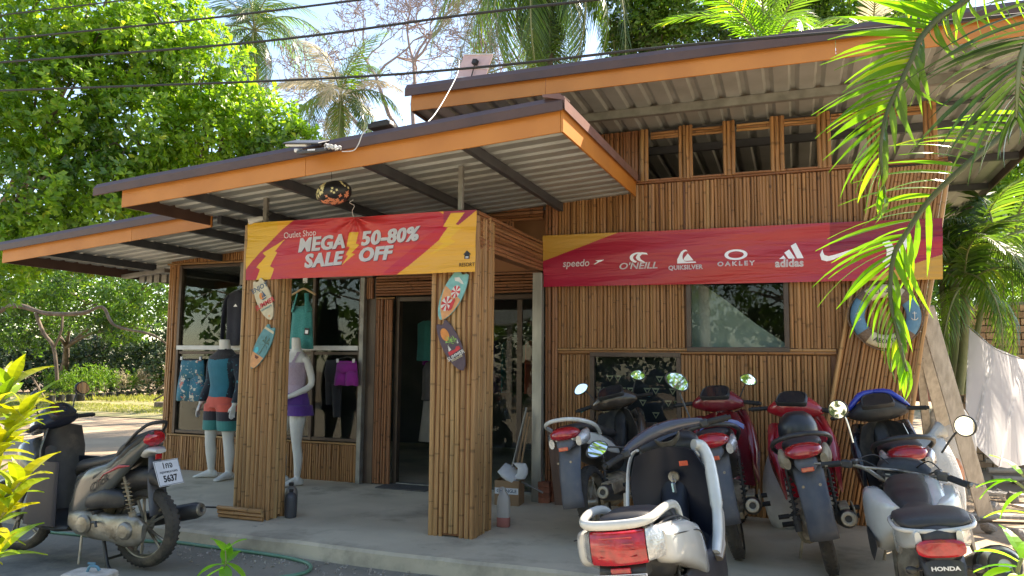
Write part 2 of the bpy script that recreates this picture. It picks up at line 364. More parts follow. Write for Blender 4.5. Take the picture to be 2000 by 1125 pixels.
def hslats(a, b, n, z0, Y, mat, parent, r=.017, axis='x', name='bamboo_slat', zs=0):
    """n horizontal poles stacked from z0 upwards between a and b along an axis; zs = slope"""
    z = z0+r
    for i in range(n):
        q = r*rnd.uniform(.85, 1.1); L = b-a; me = pole_mesh(abs(L), r, mat, rnd.randrange(6)); s = q/r
        if axis == 'x': link(name, me, parent, (a, Y+rnd.uniform(-.003, .003), z), (0, PI/2-math.atan(zs), 0), (s, s, 1))
        else: link(name, me, parent, (Y+rnd.uniform(-.003, .003), a, z), (-PI/2, 0, 0), (s, s, 1))
        z += 2*q*.97
YW = 7.45
wall = MB()
# right wall backing with openings (window X -.95..-.10 z 1.68..2.38, low window X -1.92..-1.10 z .95..1.6)
def wallbox(mb, x0, x1, z0, z1, Y=YW+.02, d=.08): mb.span((x0, Y, z0), (x1, Y+d, z1))
for a in ((-2.45, -1.97, PLAT, 3.36), (-1.97, -1.05, PLAT, .90), (-1.97, -1.05, 1.64, 3.36), (-1.05, -1.0, PLAT, 3.36), (-1.0, -.05, PLAT, 1.64), (-1.0, -.05, 2.42, 3.36), (-.05, .72, PLAT, 3.36), (-2.45, -1.40, 3.362, 3.9)):
    wallbox(wall, *a)
wall.prism([(.722, YW+.02, PLAT), (.74, YW+.02, PLAT), (1.295, YW+.02, 3.33), (.722, YW+.02, 3.33)], (0, .08, 0))
wall_r = pp(wall, 'bamboo_wall', BAM_RED, smooth=0)
vpoles(-2.44, -2.31, PLAT, 3.33, YW-.03, BAM_RED, wall_r)
vpoles(-2.31, -1.96, PLAT, 1.61, YW, BAM_WALL, wall_r)
vpoles(-1.96, -1.06, PLAT, .90, YW, BAM_WALL, wall_r)
vpoles(-1.06, .30, PLAT, 1.61, YW, BAM_WALL, wall_r)
vpoles(-2.31, -1.0, 1.68, 3.33, YW, BAM_WALL, wall_r)
vpoles(-1.0, -.05, 2.42, 3.33, YW, BAM_WALL, wall_r)
vpoles(-.05, .75, 1.68, 3.33, YW, BAM_WALL, wall_r)
x = .09
while x < .74:
    q = .018*rnd.uniform(.85, 1.1); POLES[0] += 1
    link('bamboo_pole', pole_mesh(3.25, .018, BAM_WALL, rnd.randrange(6)), wall_r, (x, YW-.02, PLAT), (0, math.atan(.20-.025*(x/.74)), 0), (q/.018, q/.018, 1)); x += 2*q
for (xa, xb, dz, rr) in ((.07, .71, 0, .02), (.75, 1.31, 0, .022)):
    link('bamboo_slat', pole_mesh(3.25, .02, BAM_PALE, 1), wall_r, (xa, YW-.05, PLAT), (0, math.atan((xb-xa)/3.21), 0))
hslats(-2.31, .34, 1, 1.622, YW-.012, BAM_WALL, wall_r, .014)
hslats(-2.31, .34, 1, 1.648, YW-.012, BAM_PALE, wall_r, .014)
hslats(-2.0, 1.3, 2, 3.335, YW-.02, BAM_RED, wall_r, .013)
# clerestory: mullions of three poles, head of two slats
MUL = [(-1.43, -1.33), (-1.05, -.92), (-.62, -.49), (-.18, -.065), (.235, .36), (.66, .78), (1.12, 1.25)]
for a, b in MUL: vpoles(a, b, 3.36, 3.90, YW-.025, BAM_WALL, wall_r, .02, name='mullion_pole')
for (a, b), (c, d) in zip(MUL[:-1], MUL[1:]): hslats(b, c, 3, 3.79, YW-.01, BAM_WALL, wall_r, .014)
vpoles(-2.40, -1.43, 3.36, 3.9, YW, BAM_RED, wall_r, single=False)
MB().span((-1.33, YW+.03, 3.88), (2.0, YW+.1, 3.9)).build('lintel', M_STEEL_DK, shop, smooth=0)
# ---- windows of the right wall
def window(x0, x1, z0, z1, Y, fw=.045, parent=shop, curtain=None, inner=True):
    f = MB(); d = .07
    for a, b in (((x0-fw, z0-fw), (x1+fw, z0)), ((x0-fw, z1), (x1+fw, z1+fw)), ((x0-fw, z0), (x0, z1)), ((x1, z0), (x1+fw, z1))):
        f.span((a[0], Y-.035, a[1]), (b[0], Y-.035+d, b[1]))
    fr = f.build('window_frame', M_FRAME, parent, smooth=0, bevel=.004)
    MB().span((x0+.001, Y+.004, z0+.001), (x1-.001, Y+.010, z1-.001)).build('pane', M_GLASS, fr, smooth=0)
    return fr
wr = window(-.95, -.10, 1.69, 2.37, YW)
wl = window(-1.92, -1.10, .95, 1.59, YW)
# ---- left wing wall with display windows
YL = 7.62
wall_cores = []
for a in ((-7.74, -4.8, PLAT, .55), (-7.74, -7.57, .552, 2.85), (-4.62, -2.5, 2.52, 3.28),):
    wall_cores.append(pp(MB().span((a[0], YL+.02, a[2]), (a[1], YL+.09, a[3])), 'bamboo_wall', BAM_RED, smooth=0))
wall_l = wall_cores[0]
vpoles(-7.74, -4.80, PLAT, .54, YL, BAM_WALL, wall_l, .019)
hslats(-7.74, -4.8, 1, .543, YL-.006, BAM_PALE, wall_l, .014)
vpoles(-7.75, -7.57, .57, 2.77, YL, BAM_WALL, wall_l, .02)
hslats(-7.78, -5.2, 1, 2.755, YL-.02, BAM_PALE, wall_l, .016)
vpoles(-7.74, -4.9, 2.79, 3, YL+.005, BAM_WALL, wall_l, .017, single=False, z1f=lambda x: min(2.99, zr(x)+.13))
# steel-edged display windows: z .60 .. 2.73 with white rail at 1.66
wf = MB()
for xx in (-7.545, -6.30, -6.20, -5.98, -5.45, -4.79): wf.span((xx-.02, YL-.03, .578), (xx+.02, YL+.04, 2.745))
for zz in (.60, 1.61, 2.73): wf.span((-7.55, YL-.02, zz-.018), (-4.78, YL+.03, zz+.018))
wfo = wf.build('display_window_frame', M_FRAME, shop, smooth=0, bevel=.003)
MB().span((-7.54, YL-.05, 1.645), (-4.80, YL-.02, 1.70)).build('white_rail', M_WHITE, shop, smooth=0, bevel=.004)
for a, b in ((-7.525, -6.32), (-6.18, -6.0), (-5.96, -5.47), (-5.43, -4.81)):
    for z0, z1 in ((.619, 1.591), (1.629, 2.711)): MB().span((a, YL+.004, z0), (b, YL+.010, z1)).build('pane', M_GLASS, wfo, smooth=0)
MB().span((-4.775, YL-.07, PLAT), (-4.72, YL+.04, 2.56)).build('steel_door_post', M_STEEL, shop, smooth=0, bevel=.004)
MB().span((-5.3, YL-.09, 2.50), (-4.6, YL+.05, 2.60)).build('header_beam', M_FRAME, shop, smooth=0, bevel=.004)
# ---- doorway
dr = MB(); dr.span((-4.72, YL+.0, PLAT), (-4.60, YL+.05, 2.5)); door_wall = pp(dr, 'door_surround', M_FRAME, smooth=0)
vpoles(-4.60, -4.36, PLAT+.01, 2.24, YL+.01, BAM_RED, wall_l, .019)
hslats(-4.60, -4.36, 1, 2.245, YL+.005, BAM_PALE, wall_l, .012)
vpoles(-4.72, -4.62, 2.25, 2.52, YL-.02, BAM_RED, wall_l, .017, single=False)
hslats(-4.60, -2.56, 7, 2.28, YL, BAM_RED, wall_l, .018)
hslats(-4.0, -2.48, 5, 3.04, YL-.17, BAM_RED, wall_l, .018)
vpoles(-2.90, -2.80, 2.79, 3.04, YL-.17, BAM_RED, wall_l, .017, single=False)
hslats(-4.0, -2.90, 6, 2.80, YL-.15, BAM_RED, wall_l, .018)
df = MB()
for xx in (-4.345, -2.655): df.span((xx-.025, YL+.06, PLAT), (xx+.025, YL+.14, 2.27))
df.span((-4.32, YL+.06, 2.22), (-2.68, YL+.14, 2.27)); df.span((-4.32, YL+.06, PLAT), (-2.68, YL+.14, PLAT+.025), mi=1)
for xx in (-3.50, -2.84): df.span((xx-.03, YL+.10, PLAT+.03), (xx+.03, YL+.13, 2.215))
dfo = df.build('sliding_door_frame', [M_FRAME, M_STEEL], shop, smooth=0, bevel=.003)
MB().span((-3.47, YL+.112, PLAT+.05), (-2.87, YL+.118, 2.21)).build('pane', M_GLASS, dfo, smooth=0)
MB().span((-2.81, YL+.112, PLAT+.05), (-2.685, YL+.118, 2.21)).build('pane', M_GLASS, dfo, smooth=0)
vpoles(-2.625, -2.57, PLAT, 2.28, YL-.01, BAM_RED, wall_l, .014)
MB().span((-2.555, 7.33, PLAT), (-2.455, 7.42, 2.46)).build('steel_column', pbr('galvanised_column', (.50, .48, .41), .42, .45, (.30, .29, .24), 6, 7, .1, 30, stretch=(1, 1, .25)), shop, smooth=0, bevel=.006)
# ---- interior shell of both rooms
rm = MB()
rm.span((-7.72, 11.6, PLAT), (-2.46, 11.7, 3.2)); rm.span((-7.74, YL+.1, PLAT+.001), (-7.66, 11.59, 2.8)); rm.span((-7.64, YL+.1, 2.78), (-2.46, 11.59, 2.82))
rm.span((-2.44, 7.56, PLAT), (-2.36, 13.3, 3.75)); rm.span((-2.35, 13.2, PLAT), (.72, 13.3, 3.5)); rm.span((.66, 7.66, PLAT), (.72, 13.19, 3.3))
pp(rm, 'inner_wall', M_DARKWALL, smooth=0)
# ---- the beam from the right pillar back to the wall, clad with slats
bx_ = MB().span((-2.80, 5.66, 2.48), (-2.50, 5.98, 2.78)).span((-2.60, 5.99, 2.49), (-2.485, 7.32, 2.78)); bmo = pp(bx_, 'clad_beam', BAM_RED, smooth=0)
hslats(5.67, 7.40, 9, 2.475, -2.468, BAM_RED, bmo, .019, 'y')
hslats(-4.40, -2.83, 5, 2.50, 5.72, BAM_PALE, bmo, .025); MB().span((-4.39, 5.74, 2.5), (-2.83, 5.9, 2.75)).build('beam_core', BAM_RED, bmo, smooth=0)
# ------------------------------------------------------------------ roofs
def corrugated(name, x0, x1, y0, y1, zf, along='x', period=.19, parent=shop, mats=None):
    """ribs run along `along`; zf(x, y) = height"""
    prof = []; t = y0 if along == 'x' else x0; end = y1 if along == 'x' else x1
    while t < end-.001:
        for dt, h in ((0, 0), (.115, 0), (.135, .028), (.170, .028)):
            if t+dt <= end: prof.append((t+dt, h))
        t += period
    prof.append((end, 0)); lo = [x0, x1] if along == 'x' else [y0, y1]
    rows = []
    n = max(1, int((lo[1]-lo[0])/.8))
    for i in range(n+1):
        q = lo[0]+(lo[1]-lo[0])*i/n
        rows.append([Vector((q, a, zf(q, a)+h)) if along == 'x' else Vector((a, q, zf(a, q)+h)) for a, h in prof])
    mb = MB().loft(rows, closed=False, cap=False)
    up = [[p+Vector((0, 0, .012)) for p in r] for r in rows]; mb.loft(up, closed=False, cap=False, mi=1)
    return mb.build(name, [M_SOFFIT, M_BROWN], parent, smooth=20, fixn=False)
lowz = lambda x, y: zr(x)+.115
roof_lo = corrugated('roof_sheet', -5.55, -1.52, 4.90, 7.44, lowz)
corrugated('roof_sheet', -5.55, -2.46, 7.445, 12, lowz); corrugated('roof_sheet', -8.55, -5.56, 5.95, 12, lowz)
UPZ = lambda x, y: 3.955-(y-6.2)*.022
corrugated('roof_sheet', -3.40, 2.35, 6.22, 14.4, UPZ, 'y', .205)
def fascia(name, a, b, zb, h, mat, y, t=.018, axis='x', parent=shop):
    """board from a to b along an axis; zb(a) = lower edge"""
    m = MB()
    if axis == 'x': q = [Vector((a, y, zb(a))), Vector((b, y, zb(b))), Vector((b, y, zb(b)+h)), Vector((a, y, zb(a)+h))]; m.prism(q, (0, t, 0))
    else: q = [Vector((y, a, zb(a))), Vector((y, b, zb(b))), Vector((y, b, zb(b)+h)), Vector((y, a, zb(a)+h))]; m.prism(q, (t, 0, 0))
    return m.build(name, mat, parent, smooth=0, bevel=.002)
# low roof: front boards (butted), returns, flashings
for a, b in ((-5.56, -3.62), (-3.617, -1.50)): fascia('fascia_board', a, b, zr, .168 if b < -3 else .17, M_ORANGE, 4.87)
for a, b in ((-8.57, -6.6), (-6.597, -5.53)): fascia('fascia_board', a, b, zr, .165, M_ORANGE, 5.93)
fascia('fascia_board', 4.872, 7.42, lambda y: 3.136+(y-4.87)*.03, .17, M_ORANGE, -1.498, .018, 'y')
fascia('return_board', 4.892, 5.965, lambda y: zr(-5.54)+(y-4.87)*.02, .155, M_BROWN, -5.56, .018, 'y')
fascia('return_board', 5.952, 9.0, lambda y: zr(-8.56)-.0*(y), .16, M_BROWN, -8.57, .018, 'y')
def flashing(x0, x1, y, zb, h=.085, over=.05, parent=shop, back=.16):
    m = MB(); n = 8; rows = []
    for i in range(n+1):
        x = x0+(x1-x0)*i/n; z = zb(x)
        rows.append([Vector((x, y-over, z-.035)), Vector((x, y-over-.006, z-.03)), Vector((x, y-over-.006, z+h*.45)), Vector((x, y-over+.03, z+h)), Vector((x, y+back, z+h+.012)), Vector((x, y+back, z+h)), Vector((x, y-over+.034, z+h-.012)), Vector((x, y-over, z+h*.44))])
    m.loft(rows); return m.build('flashing', M_BROWN, parent, smooth=20)
flashing(-5.86, -1.47, 4.85, lambda x: zr(x)+.172, .08, .02)
flashing(-8.80, -5.57, 5.91, lambda x: zr(x)+.168, .08, .02)
m = MB(); 
rows = [[Vector((-1.455, y, z-.03)), Vector((-1.455, y, z+.05)), Vector((-1.49, y, z+.09)), Vector((-1.62, y, z+.095)), Vector((-1.62, y, z+.08)), Vector((-1.465, y, z+.04))] for y, z in ((4.83, 3.31), (6.1, 3.345), (7.42, 3.385))]
m.loft(rows).build('flashing', pbr('sunlit_flashing', (.22, .11, .09), .5, 0, (.16, .08, .065), 5, 5), shop, smooth=20)  # sunlight on this return flashing is put into its lighter pinkish brown
# upper roof
UB = lambda x: 3.93
for a, b in ((-3.415, -2.05), (-2.047, .35), (.353, 2.36)): fascia('fascia_board', a, b, UB, .165, M_ORANGE, 6.2)
flashing(-3.46, 2.40, 6.18, lambda x: 4.10, .09, .02)
fascia('return_board', 6.221, 14.4, lambda y: UPZ(0, y)-.03, .22, M_BROWN, -3.415, .018, 'y')
fascia('return_board', 6.221, 14.4, lambda y: UPZ(0, y)-.10, .28, M_BROWN, 2.352, .018, 'y')
# rafters and purlins
for x in (-4.95, -4.06, -3.14, -2.28):
    MB().beam((x, 4.89, zr(x)+.070), (x, 7.44, zr(x)+.070), .05, .085).build('rafter', M_STEEL_DK, shop, smooth=0, bevel=.004)
for x in (-8.0, -6.9, -5.95, -5.45): MB().beam((x, 5.95, zr(x)+.07), (x, 7.6, zr(x)+.07), .05, .085).build('rafter', M_STEEL_DK, shop, smooth=0, bevel=.004)
MB().beam((-7.79, 7.60, zr(-7.79)+.015), (-8.55, 7.60, zr(-8.55)+.015), .1, .05).build('outrigger', M_STEEL, shop, smooth=0, bevel=.003)
vt = MB()
for i in range(5): vt.span((-8.40+i*.13, 7.72, 2.555), (-8.31+i*.13, 7.75, 2.66))
vt.build('vent_block', M_STEEL, shop, smooth=0)
for y in (6.88, 8.15, 9.5, 10.9, 12.3):
    p = MB(); z = UPZ(0, y)-.042
    p.span((-3.39, y-.03, z+.038), (2.34, y+.03, z+.041)); p.span((-3.39, y-.03, z-.035), (2.34, y-.026, z+.037)); p.span((-3.39, y-.025, z-.038), (2.34, y+.03, z-.034)); p.build('purlin', M_STEEL_DK if y > 7.4 else M_STEEL, shop, smooth=0)
# ------------------------------------------------------------------ pillars
def pillar(x0, x1, y0, y1, z1, label, first=None, foot=False):
    t = empty('bamboo_pillar', ((x0+x1)/2, (y0+y1)/2, PLAT), label=label, cat='pillar', group='bamboo clad porch pillars')
    cx, cy = (x0+x1)/2, (y0+y1)/2; w_, d = (x1-x0), (y1-y0); r = .022
    MB().box((0, 0, (z1-PLAT)/2), (w_-2.2*r, d-2.2*r, z1-PLAT-.02)).build('core', BAM_RED, t, smooth=0)
    def put(x, y):
        q = r*rnd.uniform(.86, 1.1); z0 = rnd.choice((0, 0, .0, .01, .03)); h = z1-PLAT
        link('bamboo_pole', pole_mesh(h-.04, r, BAM_PALE, rnd.randrange(6)), t, (x-cx, y-cy, z0), (rnd.uniform(-.004, .004), rnd.uniform(-.004, .004), rnd.random()*6), (q/r, q/r, 1))
    n = int(w_/(2*r)); k = int(d/(2*r))
    for i in range(n): put(x0+r+(w_-2*r)*i/(n-1), y0+r)
    for i in range(1, k): put(x1-r, y0+r+(d-2*r)*i/(k-1)); put(x0+r, y0+r+(d-2*r)*i/(k-1))
    return t
p1 = pillar(-4.80, -4.40, 5.56, 5.80, 2.79, 'bamboo pillar with two surfboard plaques by the headless mannequins, loose poles at its foot')
p2 = pillar(-2.86, -2.45, 5.62, 6.02, 2.79, 'wider bamboo pillar before the doorway, with the dark sunset surfboard plaque')
for i in range(3): link('foot_pole', pole_mesh(.48, .02, BAM_PALE, i), p1, (-.29, -.17-.012*i, .02+.036*i), (0, PI/2, 0))
for px in (-2.60, -4.60):
    MB().span((px-.02, 5.60, 2.795), (px+.02, 5.64, zr(px)+.11)).build('hanger_post', M_STEEL, shop, smooth=0, bevel=.003)
# ------------------------------------------------------------------ motorbikes
X_, Y_, Z_ = Vector((1, 0, 0)), Vector((0, 1, 0)), Vector((0, 0, 1))
def paint(name, c, rough=.22, dust=.5): return pbr(name, c, rough, 0, [x*.85+.02 for x in c], 9, 5, 0, coat=.6, spots=[((.25, .20, .14), 3.5, .62-.04*dust, .25)])
K_PLASTIC = pbr('black_plastic', (.022, .022, .024), .42, 0, (.045, .043, .04), 14, 6, .06, 60, spots=[((.14, .115, .085), 4, .58, .25)])
K_GREYPL = pbr('grey_plastic', (.075, .085, .105), .5, 0, (.12, .12, .13), 9, 6, .05, 50, spots=[((.22, .19, .14), 5, .6, .2)])
K_TYRE = pbr('dusty_tyre', (.03, .028, .025), .85, 0, (.07, .06, .048), 10, 6, .3, 60, spots=[((.16, .125, .085), 5, .55, .2)])
K_ALU = pbr('dirty_aluminium', (.42, .39, .33), .42, .75, (.24, .21, .16), 10, 7, .15, 50, spots=[((.13, .10, .065), 6, .55, .15)])
K_CHROME = pbr('chrome', (.75, .75, .74), .12, 1, (.6, .6, .58), 20, 4)
K_MIRROR = pbr('mirror_silver', (.92, .95, .96), .02, 1)
K_SEAT = pbr('black_vinyl_seat', (.028, .028, .03), .48, 0, (.05, .048, .045), 6, 6, .12, 220, spots=[((.13, .11, .085), 3, .6, .25)])
K_RED = pbr('red_lens', (.50, .012, .02), .14, 0, (.32, .008, .015), 30, 3, .1, 120, coat=1)
K_CLEAR = pbr('clear_lens', (.62, .62, .60), .1, .4, (.40, .40, .40), 30, 3, .3, 90, coat=1)
K_AMBER = pbr('amber_reflector', (.75, .10, .03), .2, 0, (.6, .07, .02), 40, 3, .2, 200, coat=1)
K_RUST = pbr('dusty_engine', (.44, .36, .24), .7, .2, (.19, .15, .10), 11, 7, .35, 50)
K_SCREEN = pbr('dark_screen', (.02, .022, .028), .08, 0, coat=1)
K_INK = pbr('black_print', (.015, .015, .018), .5)
K_PLATE = pbr('white_plate', (.72, .73, .74), .4, 0, (.62, .63, .65), 12, 4)
K_TEAL = pbr('teal_anodised', (.02, .42, .50), .3, .4)
def yring(x, z, hw, hh, e=2.6, n=16, y=0): return super_ring((x, y, z), Y_, Z_, hw, hh, n, e)
def text_mesh(s, size, mat, bold=0.0, extrude=.0006, shear=0, align='CENTER', spacing=1.0, res=3, xs=1.0):
    cu = bpy.data.curves.new('text', 'FONT'); cu.body = s; cu.size = size; cu.extrude = extrude; cu.offset = bold; cu.shear = shear
    cu.align_x = align; cu.align_y = 'CENTER'; cu.space_character = spacing; cu.resolution_u = res; cu.fill_mode = 'BOTH'
    o = bpy.data.objects.new('text', cu); COL.objects.link(o)
    bpy.context.view_layer.update()
    me = bpy.data.meshes.new_from_object(o.evaluated_get(bpy.context.evaluated_depsgraph_get()))
    bpy.data.objects.remove(o); bpy.data.curves.remove(cu)
    if xs != 1: me.transform(Matrix.Diagonal((xs, 1, 1, 1)))
    me.materials.clear(); me.materials.append(mat); return me
def wheel(par, x, r, tw, alloy=True, name='wheel', tilt=0, rimmat=None, spoke_n=5):
    t = empty(name, (x, 0, r)); t.parent = par; t.rotation_euler = (0, 0, tilt)
    prof = []
    for i in range(15):
        a = PI*(i/14); q = r-tw*.62+math.sin(a)*tw*.62; prof.append((q, -math.cos(a)*tw*.5))
    prof.append((r-tw*.75, tw*.40)); prof.insert(0, (r-tw*.75, -tw*.40))
    tm = MB().lathe(prof, axis='y', n=44)
    for k in range(44):          # tread blocks
        a = 2*PI*k/44; 
        for sg in (-1, 1):
            c = Vector((math.cos(a+sg*.03)*(r-.0058), sg*tw*.2, math.sin(a+sg*.03)*(r-.0058)))
            tm.box(c, (.003, tw*.26, .022), Matrix.Rotation(-a, 3, 'Y') @ Matrix.Rotation(sg*.5, 3, 'X'))
    tm.build('tyre', K_TYRE, t, smooth=40)
    rm_ = rimmat or K_ALU; ri = r-tw*.75; w2 = tw*.36
    rb = MB().lathe([(ri+.006, -w2), (ri-.006, -w2*.9), (ri-.016, -w2*.4), (ri-.016, w2*.4), (ri-.006, w2*.9), (ri+.006, w2)], axis='y', n=40)
    rb.lathe([(.001, -.045), (.035, -.045), (.04, -.03), (.03, 0), (.04, .03), (.035, .045), (.001, .045)], axis='y', n=18)
    if alloy:
        for k in range(spoke_n):
            a = 2*PI*k/spoke_n
            for da in (-.10, .10):
                p0 = Vector((math.cos(a)*.03, 0, math.sin(a)*.03)); p1 = Vector((math.cos(a+da*1.6)*(ri-.01), 0, math.sin(a+da*1.6)*(ri-.01)))
                rb.tube([p0, (p0+p1)/2+Vector((0, .004, 0)), p1], [.016, .010, .012], 6)
    else:
        for k in range(28):
            a = 2*PI*k/28; s_ = (-1) ** k
            rb.tube([(math.cos(a)*.035, .03*s_, math.sin(a)*.035), (math.cos(a+.25*(1 if k % 4 < 2 else -1))*(ri-.01), 0, math.sin(a+.25*(1 if k % 4 < 2 else -1))*(ri-.01))], .0018, 4)
    rb.build('rim', rm_, t, smooth=40); return t
def mirror_(par, base, head, shape='hex', size=(.075, .048), facing=None, matshell=None, tilt=.15, stem=None):
    """stem from base to head, glass facing backwards (-x)"""
    base = Vector(base); head = Vector(head); mid = (base*.45+head*.55)+Vector((.02, 0, 0)); mid.z = base.z*.3+head.z*.7
    m = empty('mirror', (0, 0, 0)); m.parent = par
    MB().tube(catmull([base, mid, head+Vector((.02, 0, -size[1]*.3))], 5), .0055, 8).build('stem', stem or K_PLASTIC, m, smooth=60)
    # outline
    out = []
    for j in range(20):
        a = 2*PI*j/20
        if shape == 'round': q = (math.cos(a), math.sin(a))
        else:
            q = (math.copysign(abs(math.cos(a))**.8, math.cos(a))*(1-.12*math.sin(a)), math.copysign(abs(math.sin(a))**.9, math.sin(a))*(1-.25*abs(math.cos(a))))
        out.append(q)
    nrm = Vector(facing or (-1, 0, 0)).normalized(); a_ = Z_.cross(nrm).normalized(); b_ = nrm.cross(a_)
    Rm = Matrix.Rotation(tilt, 3, nrm); a_ = Rm @ a_; b_ = Rm @ b_
    def ringo(s, d): return [head+a_*q[0]*size[0]*s+b_*q[1]*size[1]*s+nrm*d for q in out]
    MB().loft([ringo(1.0, .004), ringo(1.04, 0), ringo(1.0, -.012), ringo(.75, -.030), ringo(.3, -.038)]).build('mirror_shell', matshell or K_PLASTIC, m, smooth=50)
    MB().loft([ringo(.90, .0045), ringo(.90, .0058)]).build('mirror_glass', K_MIRROR, m, smooth=30)
    return m
def grips(par, y0, y1, c, ang=.1, drop=.02, lever=None, r=.017, endw=True):
    """c = clamp centre (x, z); both grips"""
    for s in (1, -1):
        a = Vector((c[0], s*y0, c[1])); b = Vector((c[0]-math.tan(ang)*(y1-y0), s*y1, c[1]-drop))
        d = (b-a).normalized(); L = (b-a).length; pts = [a+d*L*t for t in (0, .25, .26, .9, .93, 1)]
        g = MB().tube(pts, [.012, .012, r, r, r*1.12, r*1.12], 10)
        if endw: g.tube([b+d*.0, b+d*.02], r*.75, 10)
        for k in range(9): g.tube([a+d*L*(.32+.06*k), a+d*L*(.34+.06*k)], r*1.05, 10)
        g.build('grip', M_BLACK, par, smooth=40)
        MB().tube([a+Vector((.03, s*.0, 0)), a+d*L*.2+Vector((.05, 0, -.004)), b+Vector((.045, -s*.02, -.012))], [.007, .0065, .006], 8).ball(b+Vector((.045, -s*.02, -.012)), .009, n=8, rings=6).build('lever', lever or K_ALU, par, smooth=60)
        MB().box(a+d*.015+Vector((0, 0, 0)), (.045, .05, .045)).build('switch_housing', K_PLASTIC, par, smooth=30, bevel=.01)
def muffler(par, p0, p1, r=.05, mat=None, cap=K_PLASTIC, hole=.022, shield=True, endmat=None):
    p0 = Vector(p0); p1 = Vector(p1); d = (p1-p0).normalized(); e = empty('exhaust', (0, 0, 0)); e.parent = par
    MB().tube([p0, p0+d*.03, p0*.6+p1*.4, p1-d*.04, p1], [r*.45, r*.9, r, r*.98, r*.8], 18).build('silencer', mat or K_PLASTIC, e, smooth=50)
    a, b = ring_frame(d)
    k = MB(); n = 18
    rings = [[p1+a*math.cos(2*PI*j/n)*q+b*math.sin(2*PI*j/n)*q+d*h for j in range(n)] for q, h in ((r*.8, -.001), (r*.72, .012), (hole*1.25, .014), (hole, .012), (hole*.9, -.03))]
    k.loft(rings, cap=False); k.build('end_cap', endmat or K_ALU, e, smooth=40)
    MB().tube([p1-d*.012, p1-d*.008], hole*.92, 12).build('outlet', M_BLACK, e, smooth=0)
    MB().tube(catmull([p0, p0+Vector((.12, 0, -.03)), p0+Vector((.35, p0.y*-.3, -.08)), (p0.x+.5, p0.y*.3, p0.z-.02)], 5), .013, 8).build('header_pipe', K_RUST, e, smooth=60)
    return e
def shock(par, a, b, r=.022, mat=None):
    a = Vector(a); b = Vector(b); d = b-a; ax, ay = ring_frame(d); pts = [a+d*(i/72)*.8+d*.1+ax*math.cos(i*PI/4)*r+ay*math.sin(i*PI/4)*r for i in range(73)]
    MB().tube(pts, .0045, 5).tube([a, b], .010, 8).tube([a, a+d*.25], r*.95, 10).build('rear_shock', mat or K_PLASTIC, par, smooth=60)
def plate(par, c, wd, ht, lines, nrm=(-1, 0, 0), roll=0, tiltz=0):
    """number plate facing nrm; lines = [(text, size, dy)]"""
    c = Vector(c); nrm = Vector(nrm).normalized(); q = nrm.to_track_quat('Z', 'Y').to_matrix()
    # make text upright: local x = right as seen from behind, y = up
    zz = nrm; xx = Z_.cross(zz).normalized(); yy = zz.cross(xx); Rm = Matrix((xx, yy, zz)).transposed() @ Matrix.Rotation(roll, 3, 'Z')
    p = empty('number_plate', c); p.parent = par; p.rotation_euler = Rm.to_euler()
    m = MB().box((0, 0, 0), (wd, ht, .003)); m.build('plate_sheet', K_PLATE, p, smooth=0, bevel=.004)
    fr = MB()
    for a, b in (((-wd/2+.004, -ht/2+.004), (wd/2-.004, -ht/2+.007)), ((-wd/2+.004, ht/2-.007), (wd/2-.004, ht/2-.004)), ((-wd/2+.004, -ht/2+.008), (-wd/2+.007, ht/2-.008)), ((wd/2-.007, -ht/2+.008), (wd/2-.004, ht/2-.008))):
        fr.span((a[0], a[1], .002), (b[0], b[1], .0028))
    fr.build('border_print', K_INK, p, smooth=0)
    for s, sz, dy, bo in lines:
        link('print', text_mesh(s, sz, K_INK, bo), p, (0, dy, .0022))
    return p
def side_panel(par, secs, mat, name='body_panel', n=14, e=3.0, smooth=60):
    return MB().loft([yring(*s[:4], e=s[4] if len(s) > 4 else e, n=n*2) for s in secs]).build(name, mat, par, smooth=smooth)
def legshield(par, x0, z0, x1, z1, w0, w1, mat, mat_in, curve=.10, th=.012, name='leg_shield', bulge=0.03, n=12, k=8):
    """curved shield: top at (x1,z1), bottom (x0,z0); wings sweep back"""
    def grid(off, ws=1):
        rows = []
        for i in range(k+1):
            t = i/k; z = z0+(z1-z0)*t; x = x0+(x1-x0)*t+bulge*math.sin(PI*t); ww = (w0+(w1-w0)*t)*(1-.25*max(0, t-.75)/.25)*ws
            rows.append([Vector((x-curve*abs(u)**1.8+off, u*ww, z+.03*(1-u*u)*t)) for u in [-1+2*j/n for j in range(n+1)]])
        return rows
    m = MB(); a = grid(0); b = grid(-th, .97)
    m.loft(a, closed=False, cap=False); m.loft(b, closed=False, cap=False, mi=1)
    ra = [r[0] for r in a]+a[-1][1:]+[r[-1] for r in a[::-1]][1:]+a[0][::-1][1:-1]; rb = [r[0] for r in b]+b[-1][1:]+[r[-1] for r in b[::-1]][1:]+b[0][::-1][1:-1]
    m.loft([ra, rb], cap=False)
    return m.build(name, [mat, mat_in], par, smooth=50)
